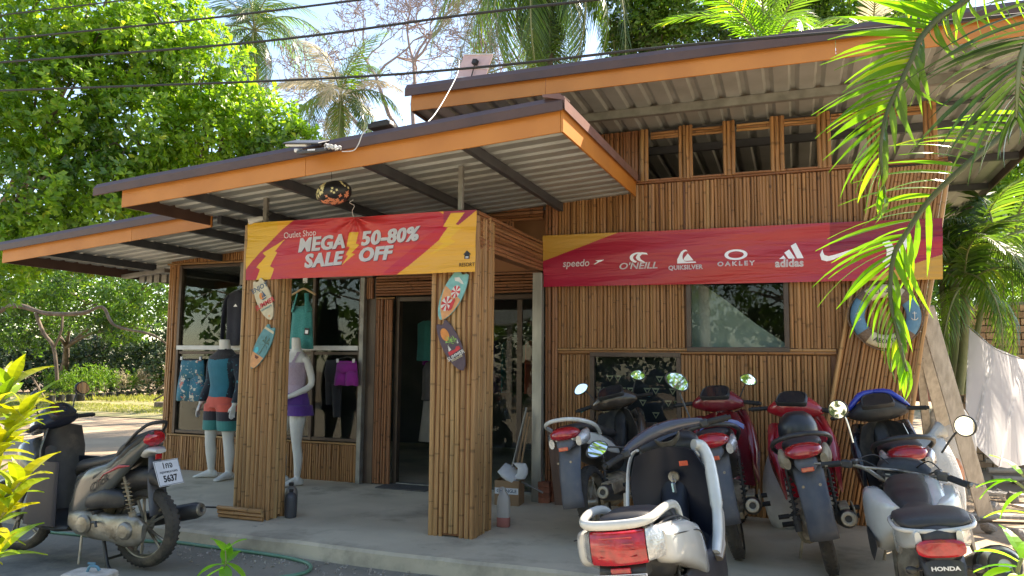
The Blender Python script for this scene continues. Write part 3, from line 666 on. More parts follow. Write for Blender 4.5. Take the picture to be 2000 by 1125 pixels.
def handle_cover(par, c, hw, mat, dash=K_SCREEN, h=.05, d=.06, dashw=.10, arch=.03):
    """fairing over the bars: loft along y; instrument panel faces up and back"""
    cx, cz = c; rings = []
    for i in range(15):
        u = -1+2*i/14; k = (1-abs(u)**2.2); rings.append(super_ring((cx-.02*abs(u), u*hw, cz+arch*k), X_, Z_, .025+d*k, .022+h*k, 14, 2.4))
    MB().loft(rings).build('handlebar_cover', mat, par, smooth=60)
    nrm = Vector((-.66, 0, .75)).normalized(); up = Vector((.75, 0, .66)).normalized(); cc = Vector((cx-.005, 0, cz+arch))+nrm*(h*.84+d*.44)
    def rg(s, o): return [cc+Y_*dashw*s*math.copysign(abs(math.cos(t))**.5, math.cos(t))*(1.0-.20*math.sin(t))+up*(.062*s)*math.copysign(abs(math.sin(t))**.5, math.sin(t))+nrm*o for t in [2*PI*j/24 for j in range(24)]]
    MB().loft([rg(1.12, -.035), rg(1.12, .004), rg(1.03, .012), rg(.98, .004)]).build('dash_rim', K_PLASTIC, par, smooth=50)
    MB().loft([rg(.97, .003), rg(.97, .006)]).build('instrument_glass', dash, par, smooth=30)
def finish(t, pos, heading, lean, z=PLAT, s=1.0):
    t.rotation_mode = 'XYZ'
    M = Matrix.Translation((pos[0], pos[1], z)) @ Matrix.Rotation(heading, 4, 'Z') @ Matrix.Rotation(lean, 4, 'X') @ Matrix.Scale(s, 4)
    t.matrix_world = M; return t
def steering(par, x, z, ang, rake=.45):
    """a steering assembly: parts built in the bike's frame and turned round the inclined head axis"""
    e = empty('steering_assembly', (0, 0, 0)); e.parent = par
    ax = Vector((-math.sin(rake), 0, math.cos(rake))); c = Vector((x, 0, z))
    e.matrix_local = Matrix.Translation(c) @ Matrix.Rotation(ang, 4, ax) @ Matrix.Translation(-c); return e
def underbone(label, col, pos, heading, lean, steer=0, body=None, mirrors=('l', 'r'), lever=None, grab=K_PLASTIC, muff_end=True, shield_in=None, scale=1.0, tailmat=None, seatcover=None, sticker=False, dirty=None, cowlside=None, dash=K_SCREEN, mirror_shape='hex', topcol=None):
    t = empty('motorcycle', label=label, cat='motorcycle')
    body = body or K_PLASTIC; r = .285
    wheel(t, 0, r, .088, False, 'rear_wheel'); steer_ = steering(t, .98, .80, steer)
    fw = wheel(steer_, 1.22, r, .065, False, 'front_wheel')
    # fork, front fender
    for s in (-1, 1): MB().tube([(1.21, s*.06, .285), (1.10, s*.06, .56), (1.02, s*.055, .74)], [.02, .018, .014], 8).build('fork_leg', K_ALU, steer_, smooth=60)
    fm = MB(); rows = []
    for i in range(13):
        a = R(-15+i*13); rows.append([Vector((1.22+math.cos(a)*(r+.028), y, r+math.sin(a)*(r+.028)-abs(y)*.35)) for y in (-.055, -.03, 0, .03, .055)])
    fm.loft(rows, closed=False, cap=False).build('front_fender', col, steer_, smooth=60, solid=.004)
    # frame / engine
    MB().loft([yring(.72, .36, .05, .05), yring(.66, .36, .085, .085), yring(.50, .33, .125, .12), yring(.36, .31, .12, .11), yring(.28, .30, .09, .08), yring(.20, .30, .05, .05)]).build('engine', K_RUST, t, smooth=40)
    for s in (-1, 1): MB().lathe([(.001, 0), (.075, 0), (.085, -.02*s), (.085, -.04*s)], (.46, s*.125, .33), 'y', 20).build('engine_cover', K_RUST, t, smooth=30)
    MB().beam((.40, .07, .30), (-.01, .07, .285), .03, .045).beam((.40, -.07, .30), (-.01, -.07, .285), .03, .045).build('swingarm', K_RUST, t, smooth=0, bevel=.005)
    MB().box((.20, .095, .31), (.46, .025, .10)).build('chain_case', K_RUST, t, smooth=30, bevel=.012)
    MB().loft([super_ring((x, .10, zz), Y_, Z_, a, b, 16, 2.4) for x, zz, a, b in ((-.02, .29, .03, .05), (.05, .30, .06, .10), (.22, .31, .075, .12), (.40, .33, .07, .12), (.52, .34, .05, .08))]).build('crankcase', K_RUST, t, smooth=50)
    shock(t, (-.03, .145, .30), (.04, .135, .70), .026); shock(t, (-.01, -.115, .32), (.06, -.125, .66))
    muffler(t, (.22, -.145, .31), (-.20, -.165, .375), .060, K_PLASTIC if muff_end else K_RUST, endmat=K_ALU)
    MB().box((0, -.16, .425), (.26, .06, .02)).box((0, -.215, .385), (.24, .012, .09)).build('heat_shield', K_RUST, t, smooth=30, bevel=.008)
    # rear body
    side_panel(t, [(-.36, .80, .055, .03), (-.28, .80, .10, .055), (-.10, .76, .125, .085), (.15, .69, .13, .12), (.38, .63, .12, .14), (.58, .58, .09, .12), (.72, .55, .055, .07)], body)
    if cowlside:
        for s in (-1, 1): side_panel(t, [(-.37, .82, .02, .02, 2.4, 16, s*.085), (-.2, .80, .03, .05, 2.4, 16, s*.11), (.1, .73, .03, .055, 2.4, 16, s*.125), (.35, .66, .02, .05, 2.4, 16, s*.12), (.5, .62, .01, .02, 2.4, 16, s*.11)][:0] or [(x, z, a, b, 2.6) for x, z, a, b in ()] or [], cowlside) if False else MB().loft([super_ring((x, s*y, z), Y_, Z_, a, b, 12, 2.4) for x, y, z, a, b in ((-.37, .06, .81, .01, .02), (-.25, .098, .80, .018, .042), (0, .122, .75, .016, .06), (.25, .126, .68, .012, .05), (.45, .115, .62, .006, .02))]).build('side_cover', cowlside, t, smooth=60)
    # seat
    st = MB().loft([yring(-.30, .865, .06, .012), yring(-.27, .875, .10, .028), yring(-.05, .865, .125, .042), yring(.12, .835, .13, .045), yring(.25, .80, .12, .042), yring(.48, .78, .10, .04), yring(.62, .76, .065, .03), yring(.66, .75, .03, .01)])
    st.build('seat', seatcover or K_SEAT, t, smooth=60)
    # grab rail: arch round the tail
    gp = catmull([(.02, .145, .80), (-.15, .18, .87), (-.32, .155, .92), (-.39, .08, .945), (-.40, 0, .95), (-.39, -.08, .945), (-.32, -.155, .92), (-.15, -.18, .87), (.02, -.145, .80)], 5)
    MB().tube(gp, .014, 8, flat=1.2).build('grab_rail', grab, t, smooth=60)
    # tail light, indicators, mudguard
    tl = MB().loft([yring(-.31, .842, .118, .050, 2.2), yring(-.36, .845, .112, .052, 2.2), yring(-.405, .838, .090, .036, 2.2), yring(-.415, .833, .05, .014, 2.2)]); tl.build('tail_light', K_RED, t, smooth=50)
    for s in (-1, 1): MB().loft([super_ring((x, s*y, z), Y_, Z_, a, b, 12, 2.2) for x, y, z, a, b in ((-.22, .135, .815, .022, .05), (-.30, .132, .80, .03, .055), (-.36, .11, .78, .022, .036))]).build('indicator', tailmat or K_CLEAR, t, smooth=50)
    MB().loft([yring(-.30, .775, .075, .04), yring(-.37, .77, .068, .045), yring(-.395, .745, .05, .03)]).build('tail_housing', K_GREYPL, t, smooth=50)
    MB().box((-.412, 0, .735), (.012, .075, .028)).build('reflector', K_AMBER, t, smooth=0, bevel=.005)
    rows = []
    for i in range(9):
        q = i/8; x = -.30-.13*math.sin(q*1.7); z = .77-.46*q; ww = .092-.014*q+(.006 if i > 6 else 0); rows.append([Vector((x+abs(u)**2*.03, u*ww, z)) for u in (-1, -.8, -.35, 0, .35, .8, 1)])
    MB().loft(rows, closed=False, cap=False).build('mudguard', K_GREYPL, t, smooth=50, solid=.005)
    for y in (-.05, .05): MB().lathe([(.001, -.012), (.009, -.012), (.009, 0)], (-.425, y, .64), 'x', 10).build('plate_bolt', K_ALU, t, smooth=30)
    # leg shield, column, floor pegs
    legshield(t, .92, .36, 1.00, .93, .17, .20, col, shield_in or K_PLASTIC, .17)
    MB().loft([yring(.60, .53, .05, .06), yring(.78, .58, .05, .055), yring(.92, .72, .055, .07), yring(.98, .88, .06, .05), yring(1.0, .95, .045, .03)]).build('centre_tunnel', col if shield_in else K_PLASTIC, t, smooth=60)
    for s in (-1, 1): MB().loft([super_ring((x, s*y, z), Y_, Z_, a, b, 12, 2.4) for x, y, z, a, b in ((.74, .20, .50, .014, .12), (.86, .215, .68, .045, .15), (.97, .18, .82, .055, .13), (1.06, .10, .86, .04, .07))]).build('shield_wing', col, t, smooth=60)
    MB().tube([(.42, -.24, .27), (.42, .24, .27)], .010, 8).build('footpeg_bar', K_ALU, t, smooth=60)
    for s in (-1, 1):
        MB().tube([(.42, s*.17, .27), (.42, s*.26, .27)], .018, 10).build('footpeg', M_BLACK, t, smooth=40)
        MB().tube([(.10, s*.10, .40), (.12, s*.20, .38)], .009, 8).tube([(.12, s*.19, .38), (.12, s*.26, .38)], .016, 8).build('pillion_peg', M_BLACK, t, smooth=40)
    MB().tube([(.40, .11, .26), (.36, .20, .03)], .010, 8).box((.36, .205, .022), (.05, .03, .01)).build('side_stand', K_RUST, t, smooth=30)
    if sticker:
        o = MB().box((.905, -.165, .80), (.003, .062, .05)).build('sticker', K_PLATE, t, smooth=0, bevel=.002)
    # bars
    handle_cover(steer_, (.93, 1.02), .215, K_PLASTIC if topcol else col, dash, .075, .080, .105, .030)
    if topcol:
        for s in (-1, 1): MB().loft([super_ring((x, s*y, z), X_, Z_, a, b, 12, 2.2) for x, y, z, a, b in ((1.00, .0, 1.185, .045, .020), (.97, .07, 1.18, .055, .025), (.94, .125, 1.155, .06, .035), (.925, .19, 1.095, .045, .03), (.915, .235, 1.05, .015, .012))]).build('top_cowl', topcol, steer_, smooth=60)
    grips(steer_, .17, .34, (.92, 1.035), .28, .015, lever)
    MB().loft([yring(1.0, 1.04, .10, .03), yring(1.05, 1.01, .10, .06), yring(1.09, .98, .07, .05), yring(1.10, .97, .03, .02)]).build('headlight', K_CLEAR, steer_, smooth=50)
    for m_ in mirrors:
        s = 1 if m_ == 'l' else -1; mirror_(steer_, (.93, s*.17, 1.05), (.90, s*.27, 1.21), mirror_shape, (.072, .045), (-1, -s*.12, .12), tilt=s*.35)
    return finish(t, pos, heading, lean, PLAT, scale)
C_RED = paint('red_paint', (.42, .012, .022)); C_WINE = paint('wine_red_paint', (.20, .008, .018)); C_BLUE = paint('blue_paint', (.012, .045, .42)); C_WHITE = paint('pearl_white_paint', (.66, .66, .61)); C_BLACK = paint('black_paint', (.015, .016, .02)); C_BROWN = paint('dark_brown_paint', (.05, .035, .025)); C_GREY = paint('grey_green_paint', (.085, .088, .08))
bF = underbone('bright red underbone motorcycle with a black helmet on its seat', C_RED, (.20, 5.66), R(91), R(-12), R(-24), mirrors=(), shield_in=C_RED, scale=1.04, tailmat=K_RUST)
bE = underbone('dark red underbone motorcycle with a blue cloth on its seat, nearest the white scooter', C_WINE, (-.42, 5.85), R(92), R(-11), R(-16), mirrors=('r',), shield_in=C_WINE, cowlside=C_BLACK, sticker=True, scale=1.06)
bB = underbone('black motorcycle with white rear cowl and teal brake levers, leftmost in the parked row', C_BROWN, (-1.50, 6.0), R(84), R(-11), R(8), mirrors=('l', 'r'), lever=K_TEAL, grab=C_WHITE, cowlside=C_WHITE, sticker=True, scale=1.04)
bG = underbone('blue and black underbone motorcycle behind the white trail bike', C_BLACK, (.77, 5.85), R(91), R(-8), R(2), mirrors=(), scale=1.02, topcol=C_BLUE, sticker=True)
# ------------------------------------------------------------------ the big white scooter in front
C_SILVER = paint('pearl_silver_paint', (.60, .59, .55)); C_SLATE = paint('slate_panel', (.055, .055, .075)); K_NAVY = pbr('navy_black_plastic', (.008, .011, .022), .45, 0, (.014, .017, .028), 8, 5, spots=[((.07, .06, .055), 5, .68, .2)])
def bigscooter(pos, heading, lean, z, s):
    t = empty('motor_scooter', label='pearl white maxi scooter with wide red tail light and hanging keys, closest to the camera', cat='scooter')
    wheel(t, 0, .285, .13, True, 'rear_wheel'); st = steering(t, 1.02, .85, R(30))
    wheel(st, 1.34, .27, .11, True, 'front_wheel')
    MB().loft([yring(.70, .35, .05, .05), yring(.5, .33, .10, .09), yring(.25, .31, .12, .08), yring(.02, .29, .10, .06)]).build('engine', K_RUST, t, smooth=50)
    muffler(t, (.22, -.17, .33), (-.30, -.19, .36), .06, K_PLASTIC)
    shock(t, (-.02, .13, .32), (.06, .15, .64)); shock(t, (-.02, -.13, .32), (.06, -.15, .64))
    # inner tub, seat
    MB().loft([yring(-.33, .70, .10, .06), yring(-.15, .66, .145, .11), yring(.2, .60, .16, .17), yring(.45, .54, .14, .18), yring(.58, .50, .11, .15)]).build('under_body', K_PLASTIC, t, smooth=60)
    MB().loft([yring(-.26, .825, .10, .01), yring(-.22, .835, .125, .03), yring(0, .815, .14, .045), yring(.10, .79, .145, .05), yring(.2, .745, .14, .045), yring(.45, .72, .115, .045), yring(.58, .70, .07, .03)]).build('seat', K_SEAT, t, smooth=60)
    # side cowls
    for sg in (-1, 1):
        MB().loft([super_ring((x, sg*y, zz), Y_, Z_, a, b, 24, 3.4) for x, y, zz, a, b in ((-.325, .160, .745, .030, .060), (-.28, .165, .735, .052, .078), (-.16, .172, .715, .060, .088), (0, .184, .68, .064, .104), (.20, .19, .62, .060, .110), (.38, .182, .53, .048, .10), (.52, .16, .45, .02, .05))]).build('side_cowl', C_SILVER, t, smooth=60)
        MB().loft([super_ring((x, sg*y, zz), Y_, Z_, a, b, 14, 2.6) for x, y, zz, a, b in ((.05, .17, .50, .012, .03), (.3, .19, .45, .03, .11), (.6, .205, .40, .035, .12), (.85, .215, .42, .035, .15), (1.0, .20, .5, .02, .14))]).build('floor_side_panel', K_NAVY, t, smooth=60)
    # tail: red centre, clear sides, black strip, reflector
    def seg(y0, y1, z0a, z1a, z0b, z1b, x0, x1, bul, mat, name, thick=.05):
        m = MB(); fr = []; n = 7
        for i in range(n+1):
            u = i/n; y = y0+(y1-y0)*u; x = x0+(x1-x0)*u-bul*math.sin(PI*u); za = z0a+(z0b-z0a)*u; zb = z1a+(z1b-z1a)*u
            fr.append([Vector((x+thick, y, za)), Vector((x+.006, y, za)), Vector((x-.004, y, za+.012)), Vector((x-.004, y, (za+zb)/2)), Vector((x+.006, y, zb-.010)), Vector((x+.018, y, zb)), Vector((x+thick, y, zb))])
        m.loft(fr); return m.build(name, mat, t, smooth=50)
    seg(-.118, .118, .690, .822, .690, .822, -.405, -.405, .035, K_RED, 'tail_light')
    lens = MB()
    for k in range(4): lens.box((-.437+abs(k-1.5)*.0015, 0, .722+k*.026), (.004, .17-.01*k, .004))
    lens.build('lens_rib', K_RED, t, smooth=0)
    seg(.122, .185, .695, .825, .70, .80, -.402, -.30, .010, K_CLEAR, 'indicator'); seg(-.122, -.205, .695, .828, .70, .82, -.402, -.28, .012, K_CLEAR, 'indicator')
    seg(-.14, .14, .826, .842, .826, .842, -.37, -.37, .03, K_PLASTIC, 'tail_trim', .10)
    seg(-.10, .10, .63, .685, .63, .685, -.385, -.385, .02, K_PLASTIC, 'tail_lower', .10)
    MB().box((-.415, 0, .657), (.02, .085, .042)).build('reflector', K_RED, t, smooth=0, bevel=.006)
    rail = catmull([(.16, .165, .77), (.10, .168, .825), (-.02, .170, .855), (-.20, .168, .868), (-.36, .150, .862), (-.425, .10, .855), (-.44, 0, .853), (-.425, -.10, .855), (-.36, -.150, .862), (-.20, -.168, .868), (-.02, -.170, .855), (.10, -.168, .825), (.16, -.165, .77)], 6)
    MB().tube(rail, .0175, 12, flat=1.15).build('grab_rail', C_WHITE, t, smooth=70)
    MB().box((-.36, .12, .825), (.05, .02, .05)).box((-.36, -.12, .825), (.05, .02, .05)).build('rail_bracket', K_PLASTIC, t, smooth=30, bevel=.005)
    plate(t, (-.452, 0, .575), .225, .165, [('GAL', .062, .045, .002)], (-1, 0, .22))
    MB().loft([yring(-.30, .58, .09, .03), yring(-.42, .52, .10, .09), yring(-.44, .42, .08, .03)]).build('plate_holder', K_PLASTIC, t, smooth=40)
    link('script_print', text_mesh('Nmax', .030, K_INK, .0004, shear=.4, xs=1.2), t, (.0, -.2335, .69), (R(86), 0, R(1.5)))
    for sg in (-1, 1):      # panel gaps, bolts and a bronze lower trim
        MB().tube(catmull([(-.30, sg*.222, .775), (-.10, sg*.235, .745), (.15, sg*.250, .70), (.36, sg*.232, .61)], 5), .0028, 5).build('panel_gap', M_BLACK, t, smooth=60)
        MB().tube(catmull([(-.26, sg*.150, .812), (-.10, sg*.165, .808), (.12, sg*.175, .775), (.30, sg*.18, .72)], 5), .006, 6).build('seat_seam', K_PLASTIC, t, smooth=60)
        MB().tube(catmull([(.86, sg*.262, .80), (.80, sg*.268, .66), (.70, sg*.262, .54), (.58, sg*.245, .47)], 5), [.012]*5+[.020]*6+[.028]*5, 10, flat=.6).build('lower_trim', pbr('bronze_trim', (.30, .25, .19), .35, .5), t, smooth=60)
        for q in ((.84, .72), (.74, .56)): MB().ball((q[0], sg*.285, q[1]), .007, n=8, rings=6).build('trim_bolt', M_BLACK, t)
    # floor, shield
    MB().loft([yring(.50, .36, .20, .03), yring(.62, .36, .22, .05), yring(.85, .42, .225, .06), yring(1.02, .55, .20, .06)]).build('floorboard', K_PLASTIC, t, smooth=50)
    MB().loft([yring(.50, .50, .06, .08), yring(.7, .50, .07, .08), yring(.9, .62, .075, .10), yring(1.0, .78, .08, .08), yring(1.0, .92, .06, .04)]).build('centre_tunnel', K_NAVY, t, smooth=60)
    legshield(t, .98, .40, .97, 1.00, .235, .235, K_NAVY, K_NAVY, .10, .015)
    MB().loft([yring(1.0, .70, .22, .22), yring(1.15, .75, .20, .22), yring(1.32, .74, .13, .14), yring(1.42, .70, .05, .05)]).build('front_cowl', C_SILVER, t, smooth=60)
    MB().lathe([(.001, -.02), (.03, -.02), (.034, -.005), (.03, 0)], (.945, -.02, .86), 'x', 18).build('key_lock', K_ALU, t, smooth=30)
    k = MB().box((.915, -.02, .86), (.03, .006, .022)).tube([(.912, -.02+.012*math.cos(a), .835+.012*math.sin(a)) for a in [i*PI/5 for i in range(11)]], .0016, 5).box((.908, -.022, .795), (.003, .011, .055)).box((.912, -.008, .80), (.003, .010, .05), (0, .2, .3))
    k.build('keys', K_CHROME, t, smooth=0)
    MB().box((.93, -.09, .93), (.004, .05, .028)).build('warning_sticker', K_AMBER, t, smooth=0)
    # the right pillar of the shield (and the left): broad white strip
    for sg, wd in ((-1, .050), (1, .014)):
        path = catmull([(.93, sg*.165, 1.03), (.95, sg*.205, 1.01), (.92, sg*.235, .93), (.86, sg*.248, .80), (.80, sg*.252, .68), (.72, sg*.245, .56), (.60, sg*.235, .48)], 5)
        MB().tube(path, [wd*(.9 if i < 3 else 1.0 if i < 20 else .8) for i in range(len(path))], 12, flat=.7).build('shield_trim', C_WHITE if sg < 0 else C_SILVER, t, smooth=60)
    # cockpit
    MB().loft([yring(1.00, 1.02, .17, .03), yring(1.06, 1.05, .18, .06), yring(1.16, 1.04, .16, .07), yring(1.26, .98, .10, .05)]).build('cockpit_cowl', K_PLASTIC, t, smooth=60)
    nn = Vector((-.7, 0, .72)); c = Vector((1.02, 0, 1.10)); aa = Y_; bb = nn.cross(aa)
    g = lambda r_, o: [c+aa*math.cos(q)*r_+bb*math.sin(q)*r_+nn*o for q in [2*PI*j/28 for j in range(28)]]
    MB().loft([g(.078, -.03), g(.080, .012), g(.072, .014), g(.070, .004)]).build('speedometer_ring', K_ALU, t, smooth=40)
    MB().loft([g(.070, .002), g(.070, .005)]).build('instrument_glass', K_SCREEN, t, smooth=40)
    handle = []
    for i in range(17):
        u = -1+2*i/16; handle.append(super_ring((.93-.05*abs(u)**1.5, u*.25, 1.095+.04*(1-abs(u)**2)), X_, Z_, .030+.024*(1-u*u), .022+.018*(1-u*u), 14, 2.6))
    MB().loft(handle).build('handlebar_cover', C_SLATE, st, smooth=60)
    MB().loft([super_ring((.915, y, 1.16-abs(y)*.35), X_, Z_, .03, .014, 10) for y in (-.09, -.05, 0, .05, .09)]).build('cover_centre', K_PLASTIC, st, smooth=60)
    grips(st, .235, .385, (.87, 1.085), .22, .02, K_ALU, .019)
    mirror_(st, (.90, .24, 1.12), (.84, .40, 1.17), 'hex', (.072, .047), (-1, -.25, .25), tilt=.1)
    mirror_(st, (.92, -.20, 1.10), (.93, -.22, 1.36), 'hex', (.075, .052), (-1, .1, .05), tilt=-.9)
    MB().tube([(.38, .13, .28), (.30, .26, .02)], .012, 8).build('side_stand', K_ALU, t, smooth=30)
    return finish(t, pos, heading, lean, z, s)
bD = bigscooter((-.60, 3.62), R(89), R(-9), 0, 1.02)
# ------------------------------------------------------------------ the grey scooter on the left
def leftscooter(pos, heading, lean, z, s):
    t = empty('motor_scooter', label='dusty grey scooter on its stand with a white number plate, left of the porch', cat='scooter')
    wheel(t, 0, .292, .10, True, 'rear_wheel', spoke_n=5); st = steering(t, .98, .75, R(14)); wheel(st, 1.27, .28, .09, True, 'front_wheel')
    # transmission case and engine on the left
    MB().loft([super_ring((x, y, zz), Y_, Z_, a, b, 18, 2.6) for x, y, zz, a, b in ((-.10, .12, .28, .02, .06), (-.06, .125, .28, .04, .10), (.05, .13, .285, .045, .115), (.18, .135, .29, .045, .095), (.34, .135, .30, .05, .10), (.50, .13, .31, .05, .09), (.60, .12, .32, .03, .06))]).build('transmission_case', K_ALU, t, smooth=50)
    MB().lathe([(.001, .20), (.045, .198), (.06, .185), (.065, .16)], (.02, 0, .29), 'y', 20).build('clutch_cover', K_ALU, t, smooth=30)
    MB().lathe([(.001, .21), (.055, .205), (.07, .19)], (.40, 0, .31), 'y', 20).build('clutch_cover', K_ALU, t, smooth=30)
    MB().tube([(.32, .19, .33), (.26, .21, .34), (.24, .22, .31)], .010, 6).build('kick_starter', K_PLASTIC, t, smooth=40)
    MB().loft([yring(.65, .30, .05, .06), yring(.5, .33, .10, .09), yring(.3, .36, .10, .08)]).build('engine', K_RUST, t, smooth=50)
    MB().loft([super_ring((x, .125, zz), Y_, Z_, a, b, 18, 3) for x, zz, a, b in ((.06, .49, .03, .035), (.10, .50, .055, .06), (.25, .50, .06, .075), (.38, .47, .055, .065), (.44, .45, .03, .03))]).build('air_filter_box', K_PLASTIC, t, smooth=50)
    shock(t, (-.01, .12, .34), (.10, .13, .66), .026, K_RUST)
    muffler(t, (.30, -.15, .27), (-.32, -.19, .40), .062, K_PLASTIC, shield=True)
    # body: upper silver-grey panel and dark lower swoosh
    for sg in (-1, 1):
        MB().loft([super_ring((x, sg*y, zz), Y_, Z_, a, b, 20, 2.6) for x, y, zz, a, b in ((-.42, .035, .86, .012, .02), (-.33, .075, .83, .03, .045), (-.15, .10, .775, .04, .07), (.05, .115, .715, .045, .095), (.25, .125, .635, .045, .125), (.42, .125, .55, .04, .16), (.55, .12, .46, .03, .19), (.62, .115, .36, .015, .10))]).build('side_panel', C_GREY, t, smooth=60)
        MB().loft([super_ring((x, sg*y, zz), Y_, Z_, a, b, 14, 2.3) for x, y, zz, a, b in ((-.45, .05, .90, .008, .012), (-.30, .10, .865, .016, .03), (-.05, .137, .80, .016, .032), (.18, .150, .73, .014, .024), (.36, .158, .64, .010, .016))]).build('black_trim', K_PLASTIC, t, smooth=60)
        MB().loft([super_ring((x, sg*y, zz), Y_, Z_, a, b, 8, 2) for x, y, zz, a, b in ((.02, .162, .745, .003, .003), (.12, .166, .735, .004, .012), (.25, .172, .675, .004, .006), (.30, .172, .62, .002, .002))]).build('red_stripe', C_RED, t, smooth=60)
    link('model_script', text_mesh('Click', .075, K_INK, .001, shear=.5, xs=1.3), t, (.30, .176, .60), (R(90), R(-32), PI))
    MB().loft([yring(-.40, .90, .04, .01), yring(-.34, .90, .09, .025), yring(-.10, .875, .125, .045), yring(.10, .835, .13, .05), yring(.22, .775, .125, .05), yring(.45, .73, .115, .045), yring(.60, .70, .10, .05), yring(.66, .66, .06, .05)]).build('seat', K_SEAT, t, smooth=60)
    MB().tube(catmull([(-.02, .12, .86), (-.25, .125, .92), (-.42, .08, .965), (-.47, 0, .975), (-.42, -.08, .965), (-.25, -.125, .92), (-.02, -.12, .86)], 5), .014, 8).build('grab_rail', K_PLASTIC, t, smooth=60)
    MB().loft([yring(-.30, .855, .10, .055, 2.3), yring(-.40, .86, .095, .055, 2.3), yring(-.455, .865, .06, .035, 2.3), yring(-.475, .87, .02, .012, 2.3)]).build('tail_light', K_RED, t, smooth=50)
    MB().loft([yring(-.25, .77, .08, .04), yring(-.42, .775, .085, .02), yring(-.52, .765, .05, .015)]).build('tail_lower', C_SILVER, t, smooth=50)
    MB().box((-.475, 0, .725), (.02, .06, .04)).build('reflector', K_RED, t, smooth=0, bevel=.005)
    rows = []
    for i in range(8):
        q = i/7; rows.append([Vector((-.40-.17*q+abs(u)*.02, u*(.055+.03*min(1, q*2)), .73-.42*q)) for u in (-1, -.6, 0, .6, 1)])
    MB().loft(rows, closed=False, cap=False).build('mudguard', K_GREYPL, t, smooth=50, solid=.005)
    MB().loft([yring(-.16, .60, .06, .02), yring(-.10, .66, .075, .07), yring(.10, .62, .085, .09), yring(.35, .52, .085, .12), yring(.5, .45, .07, .10)]).build('inner_fender', K_PLASTIC, t, smooth=60)
    plate(t, (-.185, 0, .69), .235, .19, [('1กจ', .062, .052, .0012), ('กรุงเทพมหานคร', .026, .006, .0002), ('5637', .066, -.046, .002)], (-1, 0, .42))
    # floor and leg shield
    MB().loft([yring(.58, .26, .17, .03), yring(.70, .25, .19, .035), yring(.92, .27, .19, .04), yring(1.0, .34, .16, .05)]).build('floorboard', K_PLASTIC, t, smooth=50)
    for sg in (-1, 1):
        MB().loft([super_ring((x, sg*.185, zz), X_, Z_, a, b, 14, 3.4) for x, zz, a, b in ((.79, .45, .001, .001),)][:0] or [super_ring((.84-.02*q, sg*(.19-.012*q*q), .27+.47*q), X_, Y_, .165-.03*q, .014, 14, 4) for q in (0, .1, .35, .6, .85, 1)]).build('lower_side_panel', K_NAVY, t, smooth=50)
    legshield(t, .96, .34, 1.02, .98, .19, .20, C_GREY, K_PLASTIC, .15)
    MB().loft([yring(1.00, .60, .16, .22), yring(1.10, .68, .17, .22), yring(1.22, .72, .12, .15), yring(1.30, .72, .05, .06)]).build('front_cowl', C_GREY, t, smooth=60)
    fm = []
    for i in range(12):
        a = R(-5+i*13); fm.append([Vector((1.27+math.cos(a)*.315, y, .28+math.sin(a)*.315-abs(y)*.35)) for y in (-.065, -.035, 0, .035, .065)])
    MB().loft(fm, closed=False, cap=False).build('front_fender', C_GREY, st, smooth=60, solid=.004)
    for sg in (-1, 1): MB().tube([(1.26, sg*.075, .28), (1.06, sg*.06, .72)], .02, 8).build('fork_leg', K_ALU, st, smooth=60)
    handle_cover(st, (.96, 1.02), .20, K_NAVY, K_SCREEN, .06, .075, .11, .03); grips(st, .17, .34, (.93, 1.03), .25, .015)
    MB().loft([yring(1.02, 1.02, .12, .04), yring(1.08, .98, .11, .06), yring(1.12, .95, .06, .04)]).build('headlight', K_CLEAR, st, smooth=50)
    mirror_(st, (.94, .17, 1.04), (.90, .25, 1.25), 'hex', (.072, .052), (-1, -.5, .05), tilt=.3); mirror_(st, (.94, -.17, 1.04), (.90, -.25, 1.25), 'hex', (.072, .052), (-1, .12, .05), tilt=-.3)
    MB().tube([(.30, .10, .22), (.22, .12, .02), (.17, .13, -.02)], .013, 8).tube([(.30, -.10, .22), (.22, -.12, .02), (.17, -.13, -.02)], .013, 8).tube([(.24, .11, .06), (.24, -.11, .06)], .010, 8).build('centre_stand', K_PLASTIC, t, smooth=50)
    MB().tube([(.45, .15, .22), (.44, .17, .02)], .009, 8).build('side_stand', K_ALU, t, smooth=50)
    for sg in (-1, 1): MB().tube([(.30, sg*.12, .40), (.30, sg*.20, .40)], .015, 8).build('pillion_peg', M_BLACK, t, smooth=40)
    for o in kids(t):       # short upswept tail
        if o.name.split('.')[0] in ('side_panel', 'black_trim', 'seat', 'grab_rail', 'tail_light', 'tail_lower', 'reflector', 'mudguard'):
            for v in o.data.vertices:
                if v.co.x < .2: q = .2-v.co.x; v.co.z += .075*min(1, q/.6); v.co.x = .2-q*.42
    return finish(t, pos, heading, lean, z, s)
bA = leftscooter((-4.50, 4.32), R(181), R(0), .02, 1.0)
